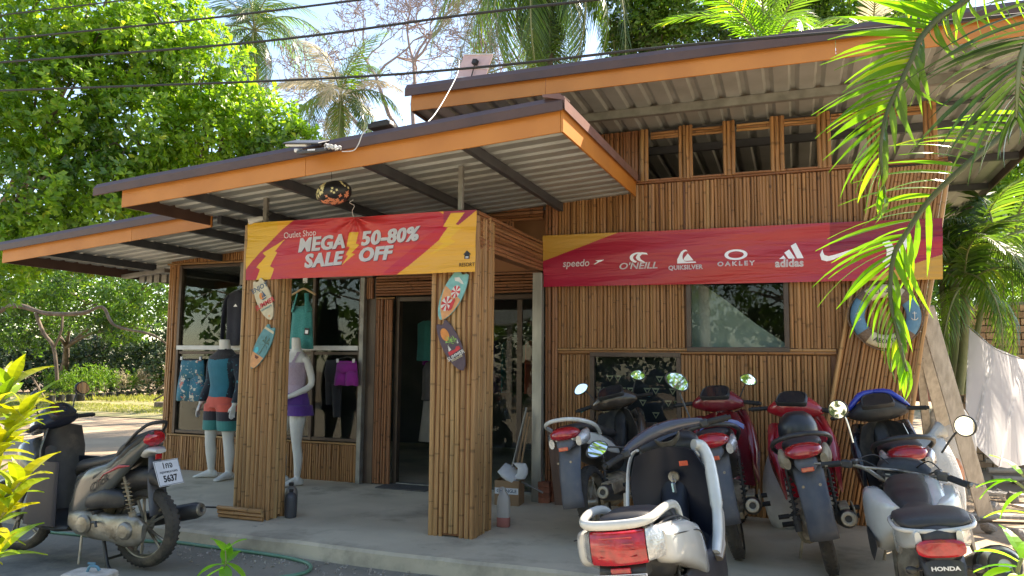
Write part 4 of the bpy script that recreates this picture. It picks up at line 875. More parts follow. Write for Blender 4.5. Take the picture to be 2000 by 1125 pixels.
# ------------------------------------------------------------------ the white trail bike
def trailbike(pos, heading, lean, z, s):
    t = empty('motorcycle', label='white trail motorcycle with round mirrors and a fat silver silencer, front right', cat='motorcycle')
    wheel(t, 0, .33, .12, False, 'rear_wheel'); st = steering(t, .98, .95, R(-22), R(27)); wheel(st, 1.38, .33, .10, False, 'front_wheel')
    for sg in (-1, 1):
        MB().tube([(1.38, sg*.10, .33), (1.05, sg*.09, .98)], [.028, .022], 10).build('fork_leg', K_ALU, st, smooth=60)
        MB().beam((.45, sg*.10, .42), (0, sg*.11, .33), .03, .06).build('swingarm', K_ALU, t, smooth=0, bevel=.006)
    MB().loft([yring(.85, .45, .07, .10), yring(.65, .45, .13, .15), yring(.45, .42, .14, .15), yring(.35, .42, .08, .10)]).build('engine', K_RUST, t, smooth=40)
    shock(t, (.15, 0, .40), (.25, 0, .72), .03)
    MB().tube([(.95, 0, .95), (.80, 0, .75), (.50, 0, .70), (.1, 0, .78), (-.25, 0, .80)], .025, 8).build('frame_tube', K_PLASTIC, t, smooth=60)
    # tail
    MB().loft([yring(-.40, .745, .05, .055), yring(-.375, .75, .085, .075), yring(-.28, .76, .10, .07), yring(-.05, .76, .09, .06), yring(.15, .74, .08, .05)]).build('tail_cowl', K_PLASTIC, t, smooth=50)
    for sg in (-1, 1):
        MB().loft([super_ring((x, sg*y, zz), Y_, Z_, a, b, 14, 2.6) for x, y, zz, a, b in ((-.40, .075, .78, .012, .03), (-.25, .112, .765, .020, .052), (.0, .125, .735, .020, .07), (.22, .125, .69, .018, .07), (.35, .115, .66, .006, .03))]).build('tail_side_panel', C_WHITE, t, smooth=60)
        MB().loft([super_ring((x, sg*y, zz), Y_, Z_, a, b, 22, 3.6) for x, y, zz, a, b in ((.36, .10, .80, .02, .05), (.44, .135, .79, .045, .09), (.58, .155, .775, .065, .14), (.74, .175, .775, .070, .155), (.90, .185, .785, .055, .14), (1.0, .18, .80, .02, .10))]).build('tank_shroud', C_WHITE, t, smooth=60)
        MB().loft([super_ring((x, sg*y, zz), Y_, Z_, a, b, 12, 2.4) for x, y, zz, a, b in ((.50, .215, .67, .002, .02), (.62, .238, .66, .006, .08), (.78, .242, .66, .006, .09), (.90, .235, .68, .002, .03))]).build('shroud_vent', K_PLASTIC, t, smooth=60)
    MB().loft([yring(.34, .80, .05, .03), yring(.45, .83, .10, .06), yring(.65, .88, .125, .09), yring(.85, .90, .12, .09), yring(.98, .88, .07, .06)]).build('fuel_tank', K_PLASTIC, t, smooth=60)
    MB().loft([super_ring((x, y, zz), Y_, Z_, a, b, 14, 2.6) for x, y, zz, a, b in ((.36, -.09, .82, .03, .02), (.5, -.105, .86, .045, .045), (.7, -.11, .90, .05, .07), (.9, -.10, .91, .04, .06), (.97, -.09, .89, .02, .03))]).build('tank_panel', C_WHITE, t, smooth=60)
    MB().loft([yring(-.36, .825, .10, .012), yring(-.33, .832, .135, .026), yring(-.15, .828, .15, .030), yring(-.02, .815, .145, .032), yring(.04, .80, .12, .03)]).build('pillion_seat', K_SEAT, t, smooth=60)
    MB().loft([yring(.0, .78, .10, .03), yring(.05, .79, .105, .045), yring(.22, .79, .095, .045), yring(.40, .82, .075, .045), yring(.50, .86, .055, .04), yring(.54, .87, .03, .02)]).build('seat', K_SEAT, t, smooth=60)
    MB().tube(catmull([(.02, .14, .80), (-.15, .158, .815), (-.32, .14, .812), (-.375, .07, .808), (-.38, 0, .806), (-.375, -.07, .808), (-.32, -.14, .812), (-.15, -.158, .815), (.02, -.14, .80)], 5), .010, 8).build('seat_trim', C_SILVER, t, smooth=60)
    MB().loft([yring(-.38, .745, .092, .036, 3.2), yring(-.415, .745, .090, .035, 3.2), yring(-.425, .745, .075, .026, 3.2)]).build('tail_light', K_RED, t, smooth=40)
    MB().loft([yring(-.33, .69, .085, .03), yring(-.40, .665, .080, .035), yring(-.425, .60, .065, .04), yring(-.46, .45, .06, .02)]).build('rear_fender', K_PLASTIC, t, smooth=40)
    lo = link('lettering', text_mesh('HONDA', .022, K_PLATE, .0008, xs=1.25), t, (-.435, 0, .672)); lo.rotation_euler = (R(90), 0, R(-90))
    for sg in (-1, 1): MB().tube([(-.36, sg*.07, .66), (-.37, sg*.10, .655)], .008, 8).loft([super_ring((-.37, sg*q, .655), X_, Z_, a, a, 10) for q, a in ((.10, .010), (.115, .016), (.13, .016), (.14, .008))]).build('indicator', K_PLASTIC, t, smooth=50)
    MB().loft([super_ring((-.47, 0, .53), Y_, Z_, a, b, 4, 20) for a, b in ((.05, .06),)] + [super_ring((-.475, 0, .53), Y_, Z_, .05, .06, 4, 20)]).build('number_plate', K_PLATE, t, smooth=0)
    # silencer
    e = muffler(t, (.15, -.17, .52), (-.36, -.215, .66), .078, pbr('brushed_silencer', (.62, .60, .55), .3, .8, (.5, .48, .42), 5, 5), hole=.026, endmat=K_PLASTIC)
    MB().loft([super_ring(Vector((.15, -.17, .52)).lerp(Vector((-.36, -.215, .66)), q), Y_, Vector((.25, 0, .97)), .084, .084, 18, 2.1) for q in (.72, .86)]).build('silencer_band', K_PLASTIC, e, smooth=40)
    # bars with crossbar
    bar = catmull([(.80, .36, 1.10), (.84, .27, 1.12), (.90, .17, 1.10), (.95, .09, 1.045), (.955, 0, 1.04), (.95, -.09, 1.045), (.90, -.17, 1.10), (.84, -.28, 1.12), (.80, -.40, 1.10)], 6)
    MB().tube(bar, .0115, 10).tube([(.90, .17, 1.105), (.92, 0, 1.11), (.90, -.17, 1.105)], .008, 8).build('handlebar', K_ALU, st, smooth=60)
    for sg in (-1, 1):
        a = Vector((.835, sg*.28, 1.12)); b = Vector((.80, sg*.38, 1.10)); MB().tube([a, a+(b-a)*.05, a+(b-a)*.9, b], [.014, .018, .018, .021], 10).build('grip', M_BLACK, st, smooth=40)
        MB().tube([(.88, sg*.24, 1.12), (.87, sg*.30, 1.115), (.85, sg*.44, 1.095)], [.008, .007, .006], 8).build('lever', K_ALU, st, smooth=60)
        MB().box((.85, sg*.25, 1.12), (.05, .06, .045)).box((.88, sg*.22, 1.135), (.06, .035, .03)).build('switch_housing', K_PLASTIC, st, smooth=30, bevel=.009)
        MB().tube(catmull([(.86, sg*.24, 1.12), (.98, sg*.20, 1.13), (1.04, sg*.10, 1.06), (1.03, sg*.03, .95)], 6), .005, 6).tube(catmull([(.88, sg*.26, 1.11), (1.00, sg*.14, 1.17), (1.05, sg*.02, 1.05), (1.02, 0, .9)], 6), .004, 6).build('cable', K_PLASTIC, st, smooth=60)
    MB().box((.97, 0, 1.06), (.06, .17, .10), (0, -.9, 0)).build('dash_case', K_PLASTIC, st, smooth=30, bevel=.012)
    MB().box((.938, 0, 1.088), (.003, .14, .075), (0, -.9+PI/2-PI/2, 0)).build('instrument_glass', K_SCREEN, st, smooth=0)
    MB().box((.95, .05, 1.06), (.06, .03, .05)).box((.95, -.05, 1.06), (.06, .03, .05)).lathe([(.001, .03), (.03, .028), (.035, 0)], (.98, 0, 1.02), 'z', 14).build('bar_clamp', K_ALU, st, smooth=30, bevel=.005)
    MB().loft([yring(1.02, 1.06, .14, .05), yring(1.06, 1.09, .15, .07), yring(1.14, 1.04, .13, .12), yring(1.22, .96, .08, .10)]).build('headlight_cowl', K_PLASTIC, st, smooth=60)
    fm = []
    for i in range(12):
        a = R(10+i*11); fm.append([Vector((1.38+math.cos(a)*.42, y, .36+math.sin(a)*.42-abs(y)*.25)) for y in (-.06, -.03, 0, .03, .06)])
    MB().loft(fm, closed=False, cap=False).build('front_fender', C_WHITE, st, smooth=60, solid=.004)
    mirror_(st, (.86, .22, 1.13), (.80, .285, 1.32), 'round', (.055, .055), (-1, -.05, .05), stem=K_CHROME); mirror_(st, (.86, -.24, 1.13), (.82, -.36, 1.29), 'round', (.055, .055), (-1, .15, .05))
    MB().tube([(.50, .14, .30), (.48, .30, .02)], .012, 8).build('side_stand', K_PLASTIC, t, smooth=30)
    for sg in (-1, 1): MB().box((.40, sg*.24, .36), (.05, .10, .02)).build('footpeg', K_ALU, t, smooth=0, bevel=.004)
    for o in kids(t)+kids(st):
        for q in ([o] if o.type == 'MESH' else kids(o)):
            if q.type == 'MESH' and 'wheel' not in o.name and q.name.split('.')[0] not in ('swingarm', 'engine', 'silencer', 'end_cap', 'outlet', 'header_pipe'):
                for v in q.data.vertices: v.co.z -= .115*min(1, max(0, (v.co.x-.05)/.55))
    return finish(t, pos, heading, lean, z, s)
bH = trailbike((.66, 4.02), R(88), R(-8), .03, 1.03)
# things carried on the bikes
hm = empty('helmet', label='matt black open face helmet resting on the bright red motorcycle', cat='helmet')
sh = MB().lathe([(.001, .13), (.06, .122), (.105, .09), (.13, .035), (.135, -.02), (.128, -.065), (.12, -.07), (.118, -.06)], (0, 0, 0), 'z', 28); sh.build('shell', pbr('matt_black_shell', (.02, .02, .022), .4, coat=.2), hm, smooth=60)
MB().loft([super_ring((.01*math.cos(a)*0+math.cos(a)*.138, math.sin(a)*.138, -.055), Vector((math.cos(a), math.sin(a), 0)), Z_, .004, .013, 8) for a in [R(-100+i*14) for i in range(16)]]).build('rim_trim', K_PLASTIC, hm, smooth=60)
MB().box((-.118, 0, -.01), (.008, .05, .03), (0, -.1, 0)).build('round_sticker', K_PLATE, hm, smooth=0, bevel=.006)
M = bF.matrix_world @ Matrix.Translation((.12, 0, .94)); hm.matrix_world = Matrix.Translation(M.translation) @ Matrix.Rotation(R(93), 4, 'Z') @ Matrix.Rotation(R(-8), 4, 'X')
cl = MB(); rows = []
for i in range(9):
    for_ = []
    for j in range(9):
        x = -.14+.034*i+rnd.uniform(-.006, .006); y = -.16+.04*j
        for_.append(Vector((x, y, .925-max(0, abs(y)-.10)*.9+rnd.uniform(-.006, .008))))
    rows.append(for_)
co = cl.loft(rows, closed=False, cap=False).build('cloth', pbr('blue_cloth', (.05, .09, .30), .9, 0, (.07, .11, .34), 8, 5, .2, 300, sheen=.3), None, smooth=60, solid=.003)
tag(co, 'blue cloth draped over the seat of the dark red motorcycle', 'cloth'); co.matrix_world = bE.matrix_world @ Matrix.Translation((.02, -.05, 0))
# ------------------------------------------------------------------ printed banners
def inside(px, py, poly):
    """vectorised point-in-polygon"""
    r_ = np.zeros(px.shape, bool); n = len(poly); j = n-1
    for i in range(n):
        xi, yi = poly[i]; xj, yj = poly[j]
        c = ((yi > py) != (yj > py)) & (px < (xj-xi)*(py-yi)/((yj-yi) or 1e-9)+xi); r_ ^= c; j = i
    return r_
def vinyl(name):
    m = bpy.data.materials.new(name); m.use_nodes = True; nt = m.node_tree; b = nt.nodes['Principled BSDF']; L = nt.links.new
    vc = _n(nt, 'ShaderNodeVertexColor', layer_name='print'); L(vc.outputs[0], b.inputs['Base Color']); b.inputs['Roughness'].default_value = .33
    tc = _n(nt, 'ShaderNodeTexCoord'); mp = _n(nt, 'ShaderNodeMapping'); mp.inputs['Scale'].default_value = (1.1, 1, 9); L(tc.outputs['Object'], mp.inputs[0])
    nz = _n(nt, 'ShaderNodeTexNoise'); nz.inputs['Scale'].default_value = 1.3; nz.inputs['Detail'].default_value = 3; nz.inputs['Distortion'].default_value = .6; L(mp.outputs[0], nz.inputs['Vector'])
    bp = _n(nt, 'ShaderNodeBump'); bp.inputs['Strength'].default_value = .45; bp.inputs['Distance'].default_value = .06; L(nz.outputs[0], bp.inputs['Height']); L(bp.outputs[0], b.inputs['Normal'])
    return m
M_VINYL = vinyl('printed_vinyl')
K_PRINT = pbr('white_print', (.92, .92, .93), .4); K_SHADOW = pbr('purple_print', (.16, .07, .13), .4)
def banner(corners, label, design, waves, cell=.005):
    """corners: TL, TR, BR, BL world points; design(u, v) -> rgb; waves(u, v) -> depth. u, v in metres from the bottom left"""
    TL, TR, BR, BL = [Vector(c) for c in corners]; W_ = (BR-BL).length; H_ = (TL-BL).length
    t = empty('banner', BL, label=label, cat='banner')
    nx, ny = int(W_/cell), int(H_/cell); u, v = np.meshgrid(np.linspace(0, 1, nx+1), np.linspace(0, 1, ny+1))
    def pos(u, v, off=0):
        a = np.array; B = a(BL-BL); p = (1-u)[..., None]*(1-v)[..., None]*a(BL-BL)+u[..., None]*(1-v)[..., None]*a(BR-BL)+(1-u)[..., None]*v[..., None]*a(TL-BL)+u[..., None]*v[..., None]*a(TR-BL)
        p[..., 1] += waves(u*W_, v*H_)-off; return p
    p = pos(u, v).reshape(-1, 3); i = np.arange(nx*ny); r_ = i//nx; c = i % nx; q = r_*(nx+1)+c; F = np.stack([q, q+1, q+nx+2, q+nx+1], 1)
    me = arr_mesh('banner_sheet', p, F, M_VINYL, True); ca = me.color_attributes.new('print', 'FLOAT_COLOR', 'POINT')
    col = design(u.ravel()*W_, v.ravel()*H_, W_, H_); col = np.concatenate([col, np.ones((len(col), 1))], 1); ca.data.foreach_set('color', col.astype(np.float32).ravel())
    link('banner_sheet', me, t)
    def put(me2, cx, cy, rot=0, off=.003, name='lettering', mat=None):
        n = len(me2.vertices); co = np.empty(n*3); me2.vertices.foreach_get('co', co); co = co.reshape(-1, 3)
        x = co[:, 0]*math.cos(rot)-co[:, 1]*math.sin(rot)+cx; y = co[:, 0]*math.sin(rot)+co[:, 1]*math.cos(rot)+cy
        me2.vertices.foreach_set('co', pos(x/W_, y/H_, off).ravel()+0.0); me2.update(); return link(name, me2, t)
    return t, put, W_, H_
def poly_mesh(polys, mat, name='logo'):
    mb = MB()
    for pl in polys:
        # ear-clip through bmesh fill keeps concave outlines clean
        n = len(mb.v); mb.v += [(x, y, 0) for x, y in pl]; mb.f.append(list(range(n, n+len(pl)))); mb.m.append(0); mb.uv.append([(0, 0)]*len(pl))
    me = mb.mesh(name, mat, 0, False); bm = bmesh.new(); bm.from_mesh(me); bmesh.ops.triangulate(bm, faces=bm.faces); bm.to_mesh(me); bm.free(); return me
def arc(cx, cy, rx, ry, a0, a1, n=18): return [(cx+rx*math.cos(R(a0+(a1-a0)*i/n)), cy+ry*math.sin(R(a0+(a1-a0)*i/n))) for i in range(n+1)]
def ringpoly(cx, cy, rx, ry, rx2, ry2, n=36): return [(arc(cx, cy, rx, ry, 360*i/n, 360*(i+1)/n, 1)+arc(cx, cy, rx2, ry2, 360*(i+1)/n, 360*i/n, 1)) for i in range(n)]
YEL = np.array([.72, .36, .035]); REDO = np.array([.62, .055, .03]); CRIM = np.array([.42, .014, .045]); DEEP = np.array([.24, .010, .035])
# ---- sale banner: pixels of the photograph become banner coordinates
b1c = [(-4.745, 5.54, 2.795), (-2.425, 5.54, 2.775), (-2.425, 5.54, 2.262), (-4.735, 5.54, 2.262)]
def b1(x, y):
    p = P(x, y, Y=5.54); return (p.x+4.735, p.z-2.262)
bolt_l = [b1(*q) for q in ((557, 466), (513, 494), (519, 500), (500, 522), (506, 526), (498, 548), (526, 546), (534, 524), (526, 520), (541, 493), (536, 490))]
bolt_r = [b1(*q) for q in ((881, 412), (866, 439), (875, 441), (857, 469), (866, 473), (838, 498), (890, 470), (879, 464), (901, 440), (890, 434), (907, 410))]
bolt_c = [b1(*q) for q in ((682, 452), (677, 480), (684, 481), (676, 497), (681, 499), (668, 519), (694, 495), (687, 494), (701, 477), (695, 474), (700, 451))]
def d1(u, v, W_, H_):
    n = len(u); t = np.clip(1-np.hypot((u-1.25)/1.3, (v-.15)/.75), 0, 1)[:, None]; col = CRIM*(1-t)+REDO*t
    a = (v > .06+1.02*u-.37*u*u+.0) ; yl = v > (.10+1.05*u-.42*u*u)
    sw = (v > (.0+.98*u-.42*u*u)) & ~yl & (u < 1.0); col[sw] = (.40, .022, .045)
    col[yl] = YEL*(1+.0*u[yl][:, None]); pr = yl & (u < .35); col[pr] = (.66, .38, .03)
    yr_ = v < (u-1.55)*.62-.02+.13*np.clip(u-1.7, 0, 1); sr = (v < (u-1.45)*.72+.02) & ~yr_; col[sr] = (.50, .012, .03)
    dp = (v > .42-(u-2.0)*.1) & (u > 2.02) & (v > (u-1.45)*.5); col[dp & ~yr_] = (.30, .012, .05); col[yr_] = YEL
    for b in (bolt_l, bolt_r, bolt_c): col[inside(u, v, b)] = (.74, .42, .03)
    return col
w1 = lambda u, v: .010*np.sin(u*5.3+v*3)*.7+.005*np.sin(u*11-v*9)+.012*np.exp(-((u-1.16)**2/.09+(v-.5)**2/.05))*np.cos(np.arctan2(v-.53, u-1.16)*9)+.004*np.sin(v*22+u*2)
t1, put1, W1, H1 = banner(b1c, 'red and yellow MEGA SALE banner strung between the two bamboo pillars', d1, w1)
def bt(put, b, s, px, py, size, rot, bold=.0, shear=0, xs=1, shadow=True, spacing=1.0, mat=K_PRINT):
    c = b(px, py)
    if bold > .003:
        for k, dx in enumerate((-.0055, .0055)): put(text_mesh(s, size, mat, bold, .0003, shear, spacing=spacing, xs=xs), c[0]+dx, c[1]+dx*.2, rot, .0061+.0005*k, 'lettering')
    if shadow: put(text_mesh(s, size, K_SHADOW, bold, .0003, shear, spacing=spacing, xs=xs), c[0]+.006, c[1]-.006, rot, .0035, 'letter_shadow')
    put(text_mesh(s, size, mat, bold, .0003, shear, spacing=spacing, xs=xs), c[0], c[1], rot, .0055)
bt(put1, b1, 'Outlet Shop', 588, 457, .078, R(2), .0004, 0, .93, False)
bt(put1, b1, 'MEGA', 628, 476, .172, R(3), .0048, .20, .98, spacing=1.08); bt(put1, b1, 'SALE', 632, 508, .165, R(2.5), .0058, .20, 1.02, spacing=1.10)
bt(put1, b1, '50-80%', 761, 461, .170, R(2), .0048, .20, 1.03, spacing=1.08); bt(put1, b1, 'OFF', 731, 496, .165, R(2), .0058, .20, 1.04, spacing=1.08)
bt(put1, b1, 'RESORT', 913, 517, .045, 0, .0003, 0, .85, False, mat=K_INK)
c = b1(913, 499); k = .045
put1(poly_mesh([[(c0[0]*k, c0[1]*k) for c0 in ((-.7, .25), (0, .95), (.7, .25), (.5, .25), (.5, -.55), (-.5, -.55), (-.5, .25))], [(-.75*k, .34*k), (-.05*k, 1.08*k), (.75*k, .34*k), (.66*k, .30*k), (0, .96*k), (-.66*k, .30*k)]], K_INK), c[0], c[1], 0, .0055, 'house_emblem')
put1(poly_mesh([[(-.3*k, -.1*k), (.3*k, -.1*k), (.3*k, -.2*k), (-.3*k, -.2*k)], [(-.3*k, -.32*k), (.3*k, -.32*k), (.3*k, -.42*k), (-.3*k, -.42*k)]], K_PRINT), c[0], c[1], 0, .0065, 'house_emblem')
# ---- brand banner on the right wall
YB = 7.37
b2c = [(-2.455, YB, 2.85), (1.225, YB, 2.82), (1.205, YB, 2.28), (-2.445, YB, 2.31)]
def b2(x, y): p = P(x, y, Y=YB); return ((p.x+2.445), p.z-2.31+(p.x+2.445)*.03/3.65)
def d2(u, v, W_, H_):
    t = np.clip(1-np.abs(u-1.9)/1.6, 0, 1)[:, None]; col = CRIM*(1-t)*np.array([.95, 1, 1])+REDO*np.array([.78, .75, 1.3])*t
    tl = v > .27+.34*u; col[tl & (u < .95)] = (.56, .30, .05); tr = v < (u-2.95)*.34-.02; col[tr] = (.58, .31, .05)
    dr_ = (v > .30+(u-3.0)*.12) & (u > 2.75); col[dr_] = (.24, .012, .03); return col
w2 = lambda u, v: .012*np.sin(v*13+u*1.1)*np.sin(u*.8+.4)+.008*np.sin(v*22-u*2.6)+.004*np.sin(u*6)-.012
t2, put2, W2, H2 = banner(b2c, 'long crimson banner with white sports brand logos across the right wall', d2, w2, .0065)
def lt(s, px, py, size, bold=.001, shear=0, xs=1, spacing=1.0): c = b2(px, py); put2(text_mesh(s, size, K_PRINT, bold, .0003, shear, spacing=spacing, xs=xs), c[0], c[1], R(.3), .005)
def lg(polys, px, py, k): c = b2(px, py); put2(poly_mesh([[(x*k, y*k) for x, y in pl] for pl in polys], K_PRINT), c[0], c[1], R(.5), .005, 'logo')
lt('speedo', 1126, 515, .100, .0016, .22, .98)
lg([[(-.5, -.22), (.1, .08), (-.22, .26), (1.0, .32), (.62, .12), (.25, .0), (-.32, -.26)]], 1168, 513, .075)
lt("O'NEILL", 1246, 520, .088, .0022, .25, 1.25)
sw_ = arc(0, 0, 1.0, .62, 60, 250, 22)+arc(.12, .0, .72, .46, 245, 65, 22)
lg([sw_, [(-.3, .0), (-.1, .38), (.42, .62), (1.0, .52), (1.12, .30), (.8, .36), (.45, .36), (.18, .12), (.28, -.2), (.9, -.62), (.2, -.45), (-.15, -.25)]], 1248, 504, .085)
lt('QUIKSILVER', 1339, 523, .060, .0024, 0, .98, 1.05)
lg([[(-1, -.6), (-.98, -.2), (-.8, .15), (-.55, .62), (-.25, .85), (.02, .88), (.2, .68), (-.02, .70), (-.25, .55), (-.38, .2), (-.38, -.12), (-.2, -.42), (.1, -.52), (1.05, -.52), (1.15, -.68), (-1.0, -.68)], [(-.28, -.34), (-.2, -.05), (.22, .45), (.85, -.40), (.0, -.42)]], 1340, 503, .085)
lg([[(0, -.1), (.22, .25), (.5, -.12), (.3, .0), (.22, -.1), (.12, .02)]], 1340, 505, .085) if False else None
lt('OAKLEY', 1437, 516, .060, .0026, 0, 1.15, 1.45)
lg(ringpoly(0, 0, 1, .50, .68, .32), 1437, 498, .105)
lt('adidas', 1541, 515, .100, .0040, 0, .96, 1.04)
lg([[(-1.0, -.62), (-.62, -.28), (-.42, -.62)], [(-.55, -.02), (-.12, .28), (.40, -.62), (-.18, -.62)], [(.02, .62), (.46, .88), (1.12, -.62), (.55, -.62)]], 1543, 493, .10) if True else None
lg([[(-1.1, .42), (-1.28, .05), (-1.18, -.32), (-.85, -.42), (-.45, -.33), (1.35, .52), (-.30, .02), (-.75, -.08), (-1.0, .02), (-1.08, .2)]], 1640, 498, .135)
lg([arc(-1.05, 0, .95, 1.05, 62, -62, 14)+arc(-1.05, 0, .55, .62, -55, 55, 14), arc(1.05, 0, .95, 1.05, 118, 242, 14)+arc(1.05, 0, .55, .62, 235, 125, 14), [(-.45, .18), (.45, .18), (.45, -.18), (-.45, -.18)]], 1748, 493, .15)
# ------------------------------------------------------------------ surfboard plaques
def board(top, bot, Y, wd, label, base, deco, tail=True):
    a = P(*top, Y=Y); b = P(*bot, Y=Y); L = (a-b).length; ang = math.atan2(a.x-b.x, a.z-b.z)
    t = empty('surfboard_plaque', b, label=label, cat='plaque', group='painted surfboard plaques'); t.rotation_euler = (0, ang, 0)
    out = []
    for i in range(21):
        v = i/20; w_ = wd/2*(math.sin(PI*min(1, .5*(v/.55))) ** .55 if v < .55 else 1-.42*((v-.55)/.45) ** 2.2); out.append((w_, v*L))
    pts = [(w_, z) for w_, z in out]+([(wd*.16, L*1.0), (wd*.10, L*.965), (0, L*.955), (-wd*.10, L*.965), (-wd*.16, L)] if tail else [])+[(-w_, z) for w_, z in out[::-1][:-1]]
    MB().prism([(x, -.008, z) for x, z in pts], (0, .016, 0)).build('board', base, t, smooth=0, bevel=.003)
    lay = [0]
    def sh(polys, mat, name='painted_shape'):
        lay[0] += 1; y = -.0085-.0006*lay[0]; mb = MB()
        for pl in polys: mb.prism([(x*wd/2, y, z*L) for x, z in pl], (0, .0005, 0))
        return mb.build(name, mat, t, smooth=0)
    def clip(z0, z1, slant=0, n=8, s=.96):      # band of the outline between two heights
        def wv(v): return (math.sin(PI*min(1, .5*(v/.55))) ** .55 if v < .55 else 1-.42*((v-.55)/.45) ** 2.2)*s
        l = [z0+(z1-z0)*i/n for i in range(n+1)]; return [[(wv(z), z) for z in l]+[(-wv(z), z+slant) for z in l[::-1]]]
    def tx(s, size, z, mat, x=0, xs=1, bold=.0006, rz=0):
        lay[0] += 1; link('lettering', text_mesh(s, size, mat, bold, .0003, xs=xs), t, (x*wd/2, -.0085-.0006*lay[0], z*L), (R(90), rz, 0))
    deco(sh, tx, clip); return t
def col(name, c): return pbr(name, c, .55, 0, [x*.8 for x in c], 25, 5, .05, 80)
P_CREAM = col('cream_paint', (.62, .54, .36)); P_NAVY = col('navy_paint', (.05, .10, .16)); P_ORG = col('orange_paint', (.75, .27, .06)); P_RED = col('red_paint_print', (.62, .04, .05)); P_TEAL = col('teal_paint', (.10, .28, .29)); P_SEA = col('sea_paint', (.20, .48, .45)); P_PLUM = col('plum_paint', (.10, .065, .085)); P_GRN = col('leaf_green_paint', (.25, .48, .10)); P_WHT = col('white_board_paint', (.70, .68, .62)); P_SAND = col('peach_paint', (.72, .34, .14)); P_AQUA = col('aqua_paint', (.05, .50, .58)); P_DKG = col('palm_shadow_paint', (.06, .13, .10)); P_BRN = col('coconut_paint', (.16, .05, .03))
circ = lambda cx, cz, r, k=1.0, n=16: [(cx+r*math.cos(2*PI*i/n), cz+r*k*math.sin(2*PI*i/n)) for i in range(n)]
def palm(cx, cz, s, n=6): return [[(cx, cz), (cx+s*math.cos(R(a))*.6-.03, cz+s*.35*math.sin(R(a))*.9+.03*s), (cx+s*math.cos(R(a)), cz+s*.28*math.sin(R(a))-.05*s), (cx+s*math.cos(R(a))*.55, cz+s*.28*math.sin(R(a))*.5)] for a in [-20+220*i/(n-1) for i in range(n)]]
def dA(sh, tx, clip):
    tx('ENJOY', .062, .80, P_NAVY, 0, 1.0, .0012); sh([circ(-.12, .60, .30, .27)], P_ORG); sh([[(-.1, .55), (.02, .70), (.08, .56)], [(.12, .55), (.12, .74), (.48, .56)], [(-.2, .53), (.5, .53), (.3, .50), (-.1, .50)]], P_NAVY)
    tx('SUMMER', .062, .40, P_RED, 0, .92, .0014); tx('adventure', .030, .30, P_TEAL, 0, 1, .0006); sh([circ(.0, .10, .12, .2)], P_SAND)
def dB(sh, tx, clip):
    sh(clip(.03, .33), P_SAND); sh([clip(.88, .93, 0, 3)[0]], P_CREAM); sh([circ(-.45, .40, .27, .25)], P_AQUA); sh([[(-.35, .30), (.30, .30), (.15, .24), (-.2, .24)]], P_BRN); sh([[(.10, .36), (.28, .60), (.35, .60), (.22, .36)]]+palm(.30, .61, .62, 7), P_DKG)
def dC(sh, tx, clip):
    sh(clip(.02, .52, .10), P_SAND); sh([[(-.5, .83), (-.1, .88), (.35, .84), (.6, .80), (.35, .79), (0, .80), (-.3, .78)]], P_WHT)
    for cx, cz, r in ((-.10, .33, .50), (.22, .61, .42)):
        sh([circ(cx, cz, r, .30)], P_WHT); sh([[(cx, cz), (cx+r*math.cos(a), cz+r*.30*math.sin(a)), (cx+r*math.cos(a+.52), cz+r*.30*math.sin(a+.52))] for a in [i*2*PI/6 for i in range(6)]], P_RED)
    sh([[(.35, .22), (.60, .28), (.55, .46), (.38, .50), (.25, .40)]], P_RED)
def dD(sh, tx, clip):
    sh([circ(-.15, .76, .42, .30)], P_ORG); sh(palm(-.05, .58, .45, 6)+palm(.45, .55, .4, 6), P_GRN); sh([[(-.62, .36), (.72, .38), (.72, .44), (.4, .46), (.2, .42), (-.62, .44)]], P_RED)
    sh([[(-.5, .44), (-.32, .56), (-.18, .45)], [(.62, .50), (.82, .58), (.8, .49)]], P_WHT); tx('SUMMER', .046, .31, P_WHT, 0, .95, .0008); tx('PARADISE', .024, .255, P_CREAM, 0, 1)
board((503, 547), (530, 625), 5.535, .165, 'cream surfboard plaque reading ENJOY SUMMER, upper left pillar', P_CREAM, dA)
board((531, 637), (492, 720), 5.535, .155, 'teal surfboard plaque with palm and orange nose, lower left pillar', P_TEAL, dB)
board((905, 531), (860, 625), 5.595, .185, 'turquoise beach scene surfboard plaque with red parasols', P_SEA, dC)
board((862, 630), (905, 724), 5.595, .170, 'dark plum surfboard plaque with orange sun and SUMMER lettering', P_PLUM, dD)
# ------------------------------------------------------------------ life ring
lb = empty('life_ring', (.745, 7.36, 1.965), label='blue and white life ring with WELCOME lettering hung on the right wall', cat='life ring')
ro, ri = .285, .165; rm_ = (ro+ri)/2; rh = (ro-ri)/2
def seg(a0, a1, mat, name, sc=1.0):
    n = max(4, int(abs(a1-a0)/6)); rings = []
    for i in range(n+1):
        a = R(a0+(a1-a0)*i/n); d = Vector((math.cos(a), 0, math.sin(a))); rings.append(super_ring(d*rm_, d, Y_, rh*sc, .042*sc, 16, 2.1))
    MB().loft(rings).build(name, mat, lb, smooth=60)
P_BUOY = col('faded_blue', (.10, .24, .36)); P_ROPE = pbr('jute_wrap', (.22, .15, .10), .9, 0, (.14, .09, .06), 60, 4, .4, 200)
for c0, m_ in ((90, P_CREAM), (0, P_BUOY), (180, P_BUOY), (270, P_CREAM)): seg(c0-37, c0+37, m_, 'ring_section')
for c0 in (45, 135, 225, 315): seg(c0-9, c0+9, P_ROPE, 'jute_band', 1.05)
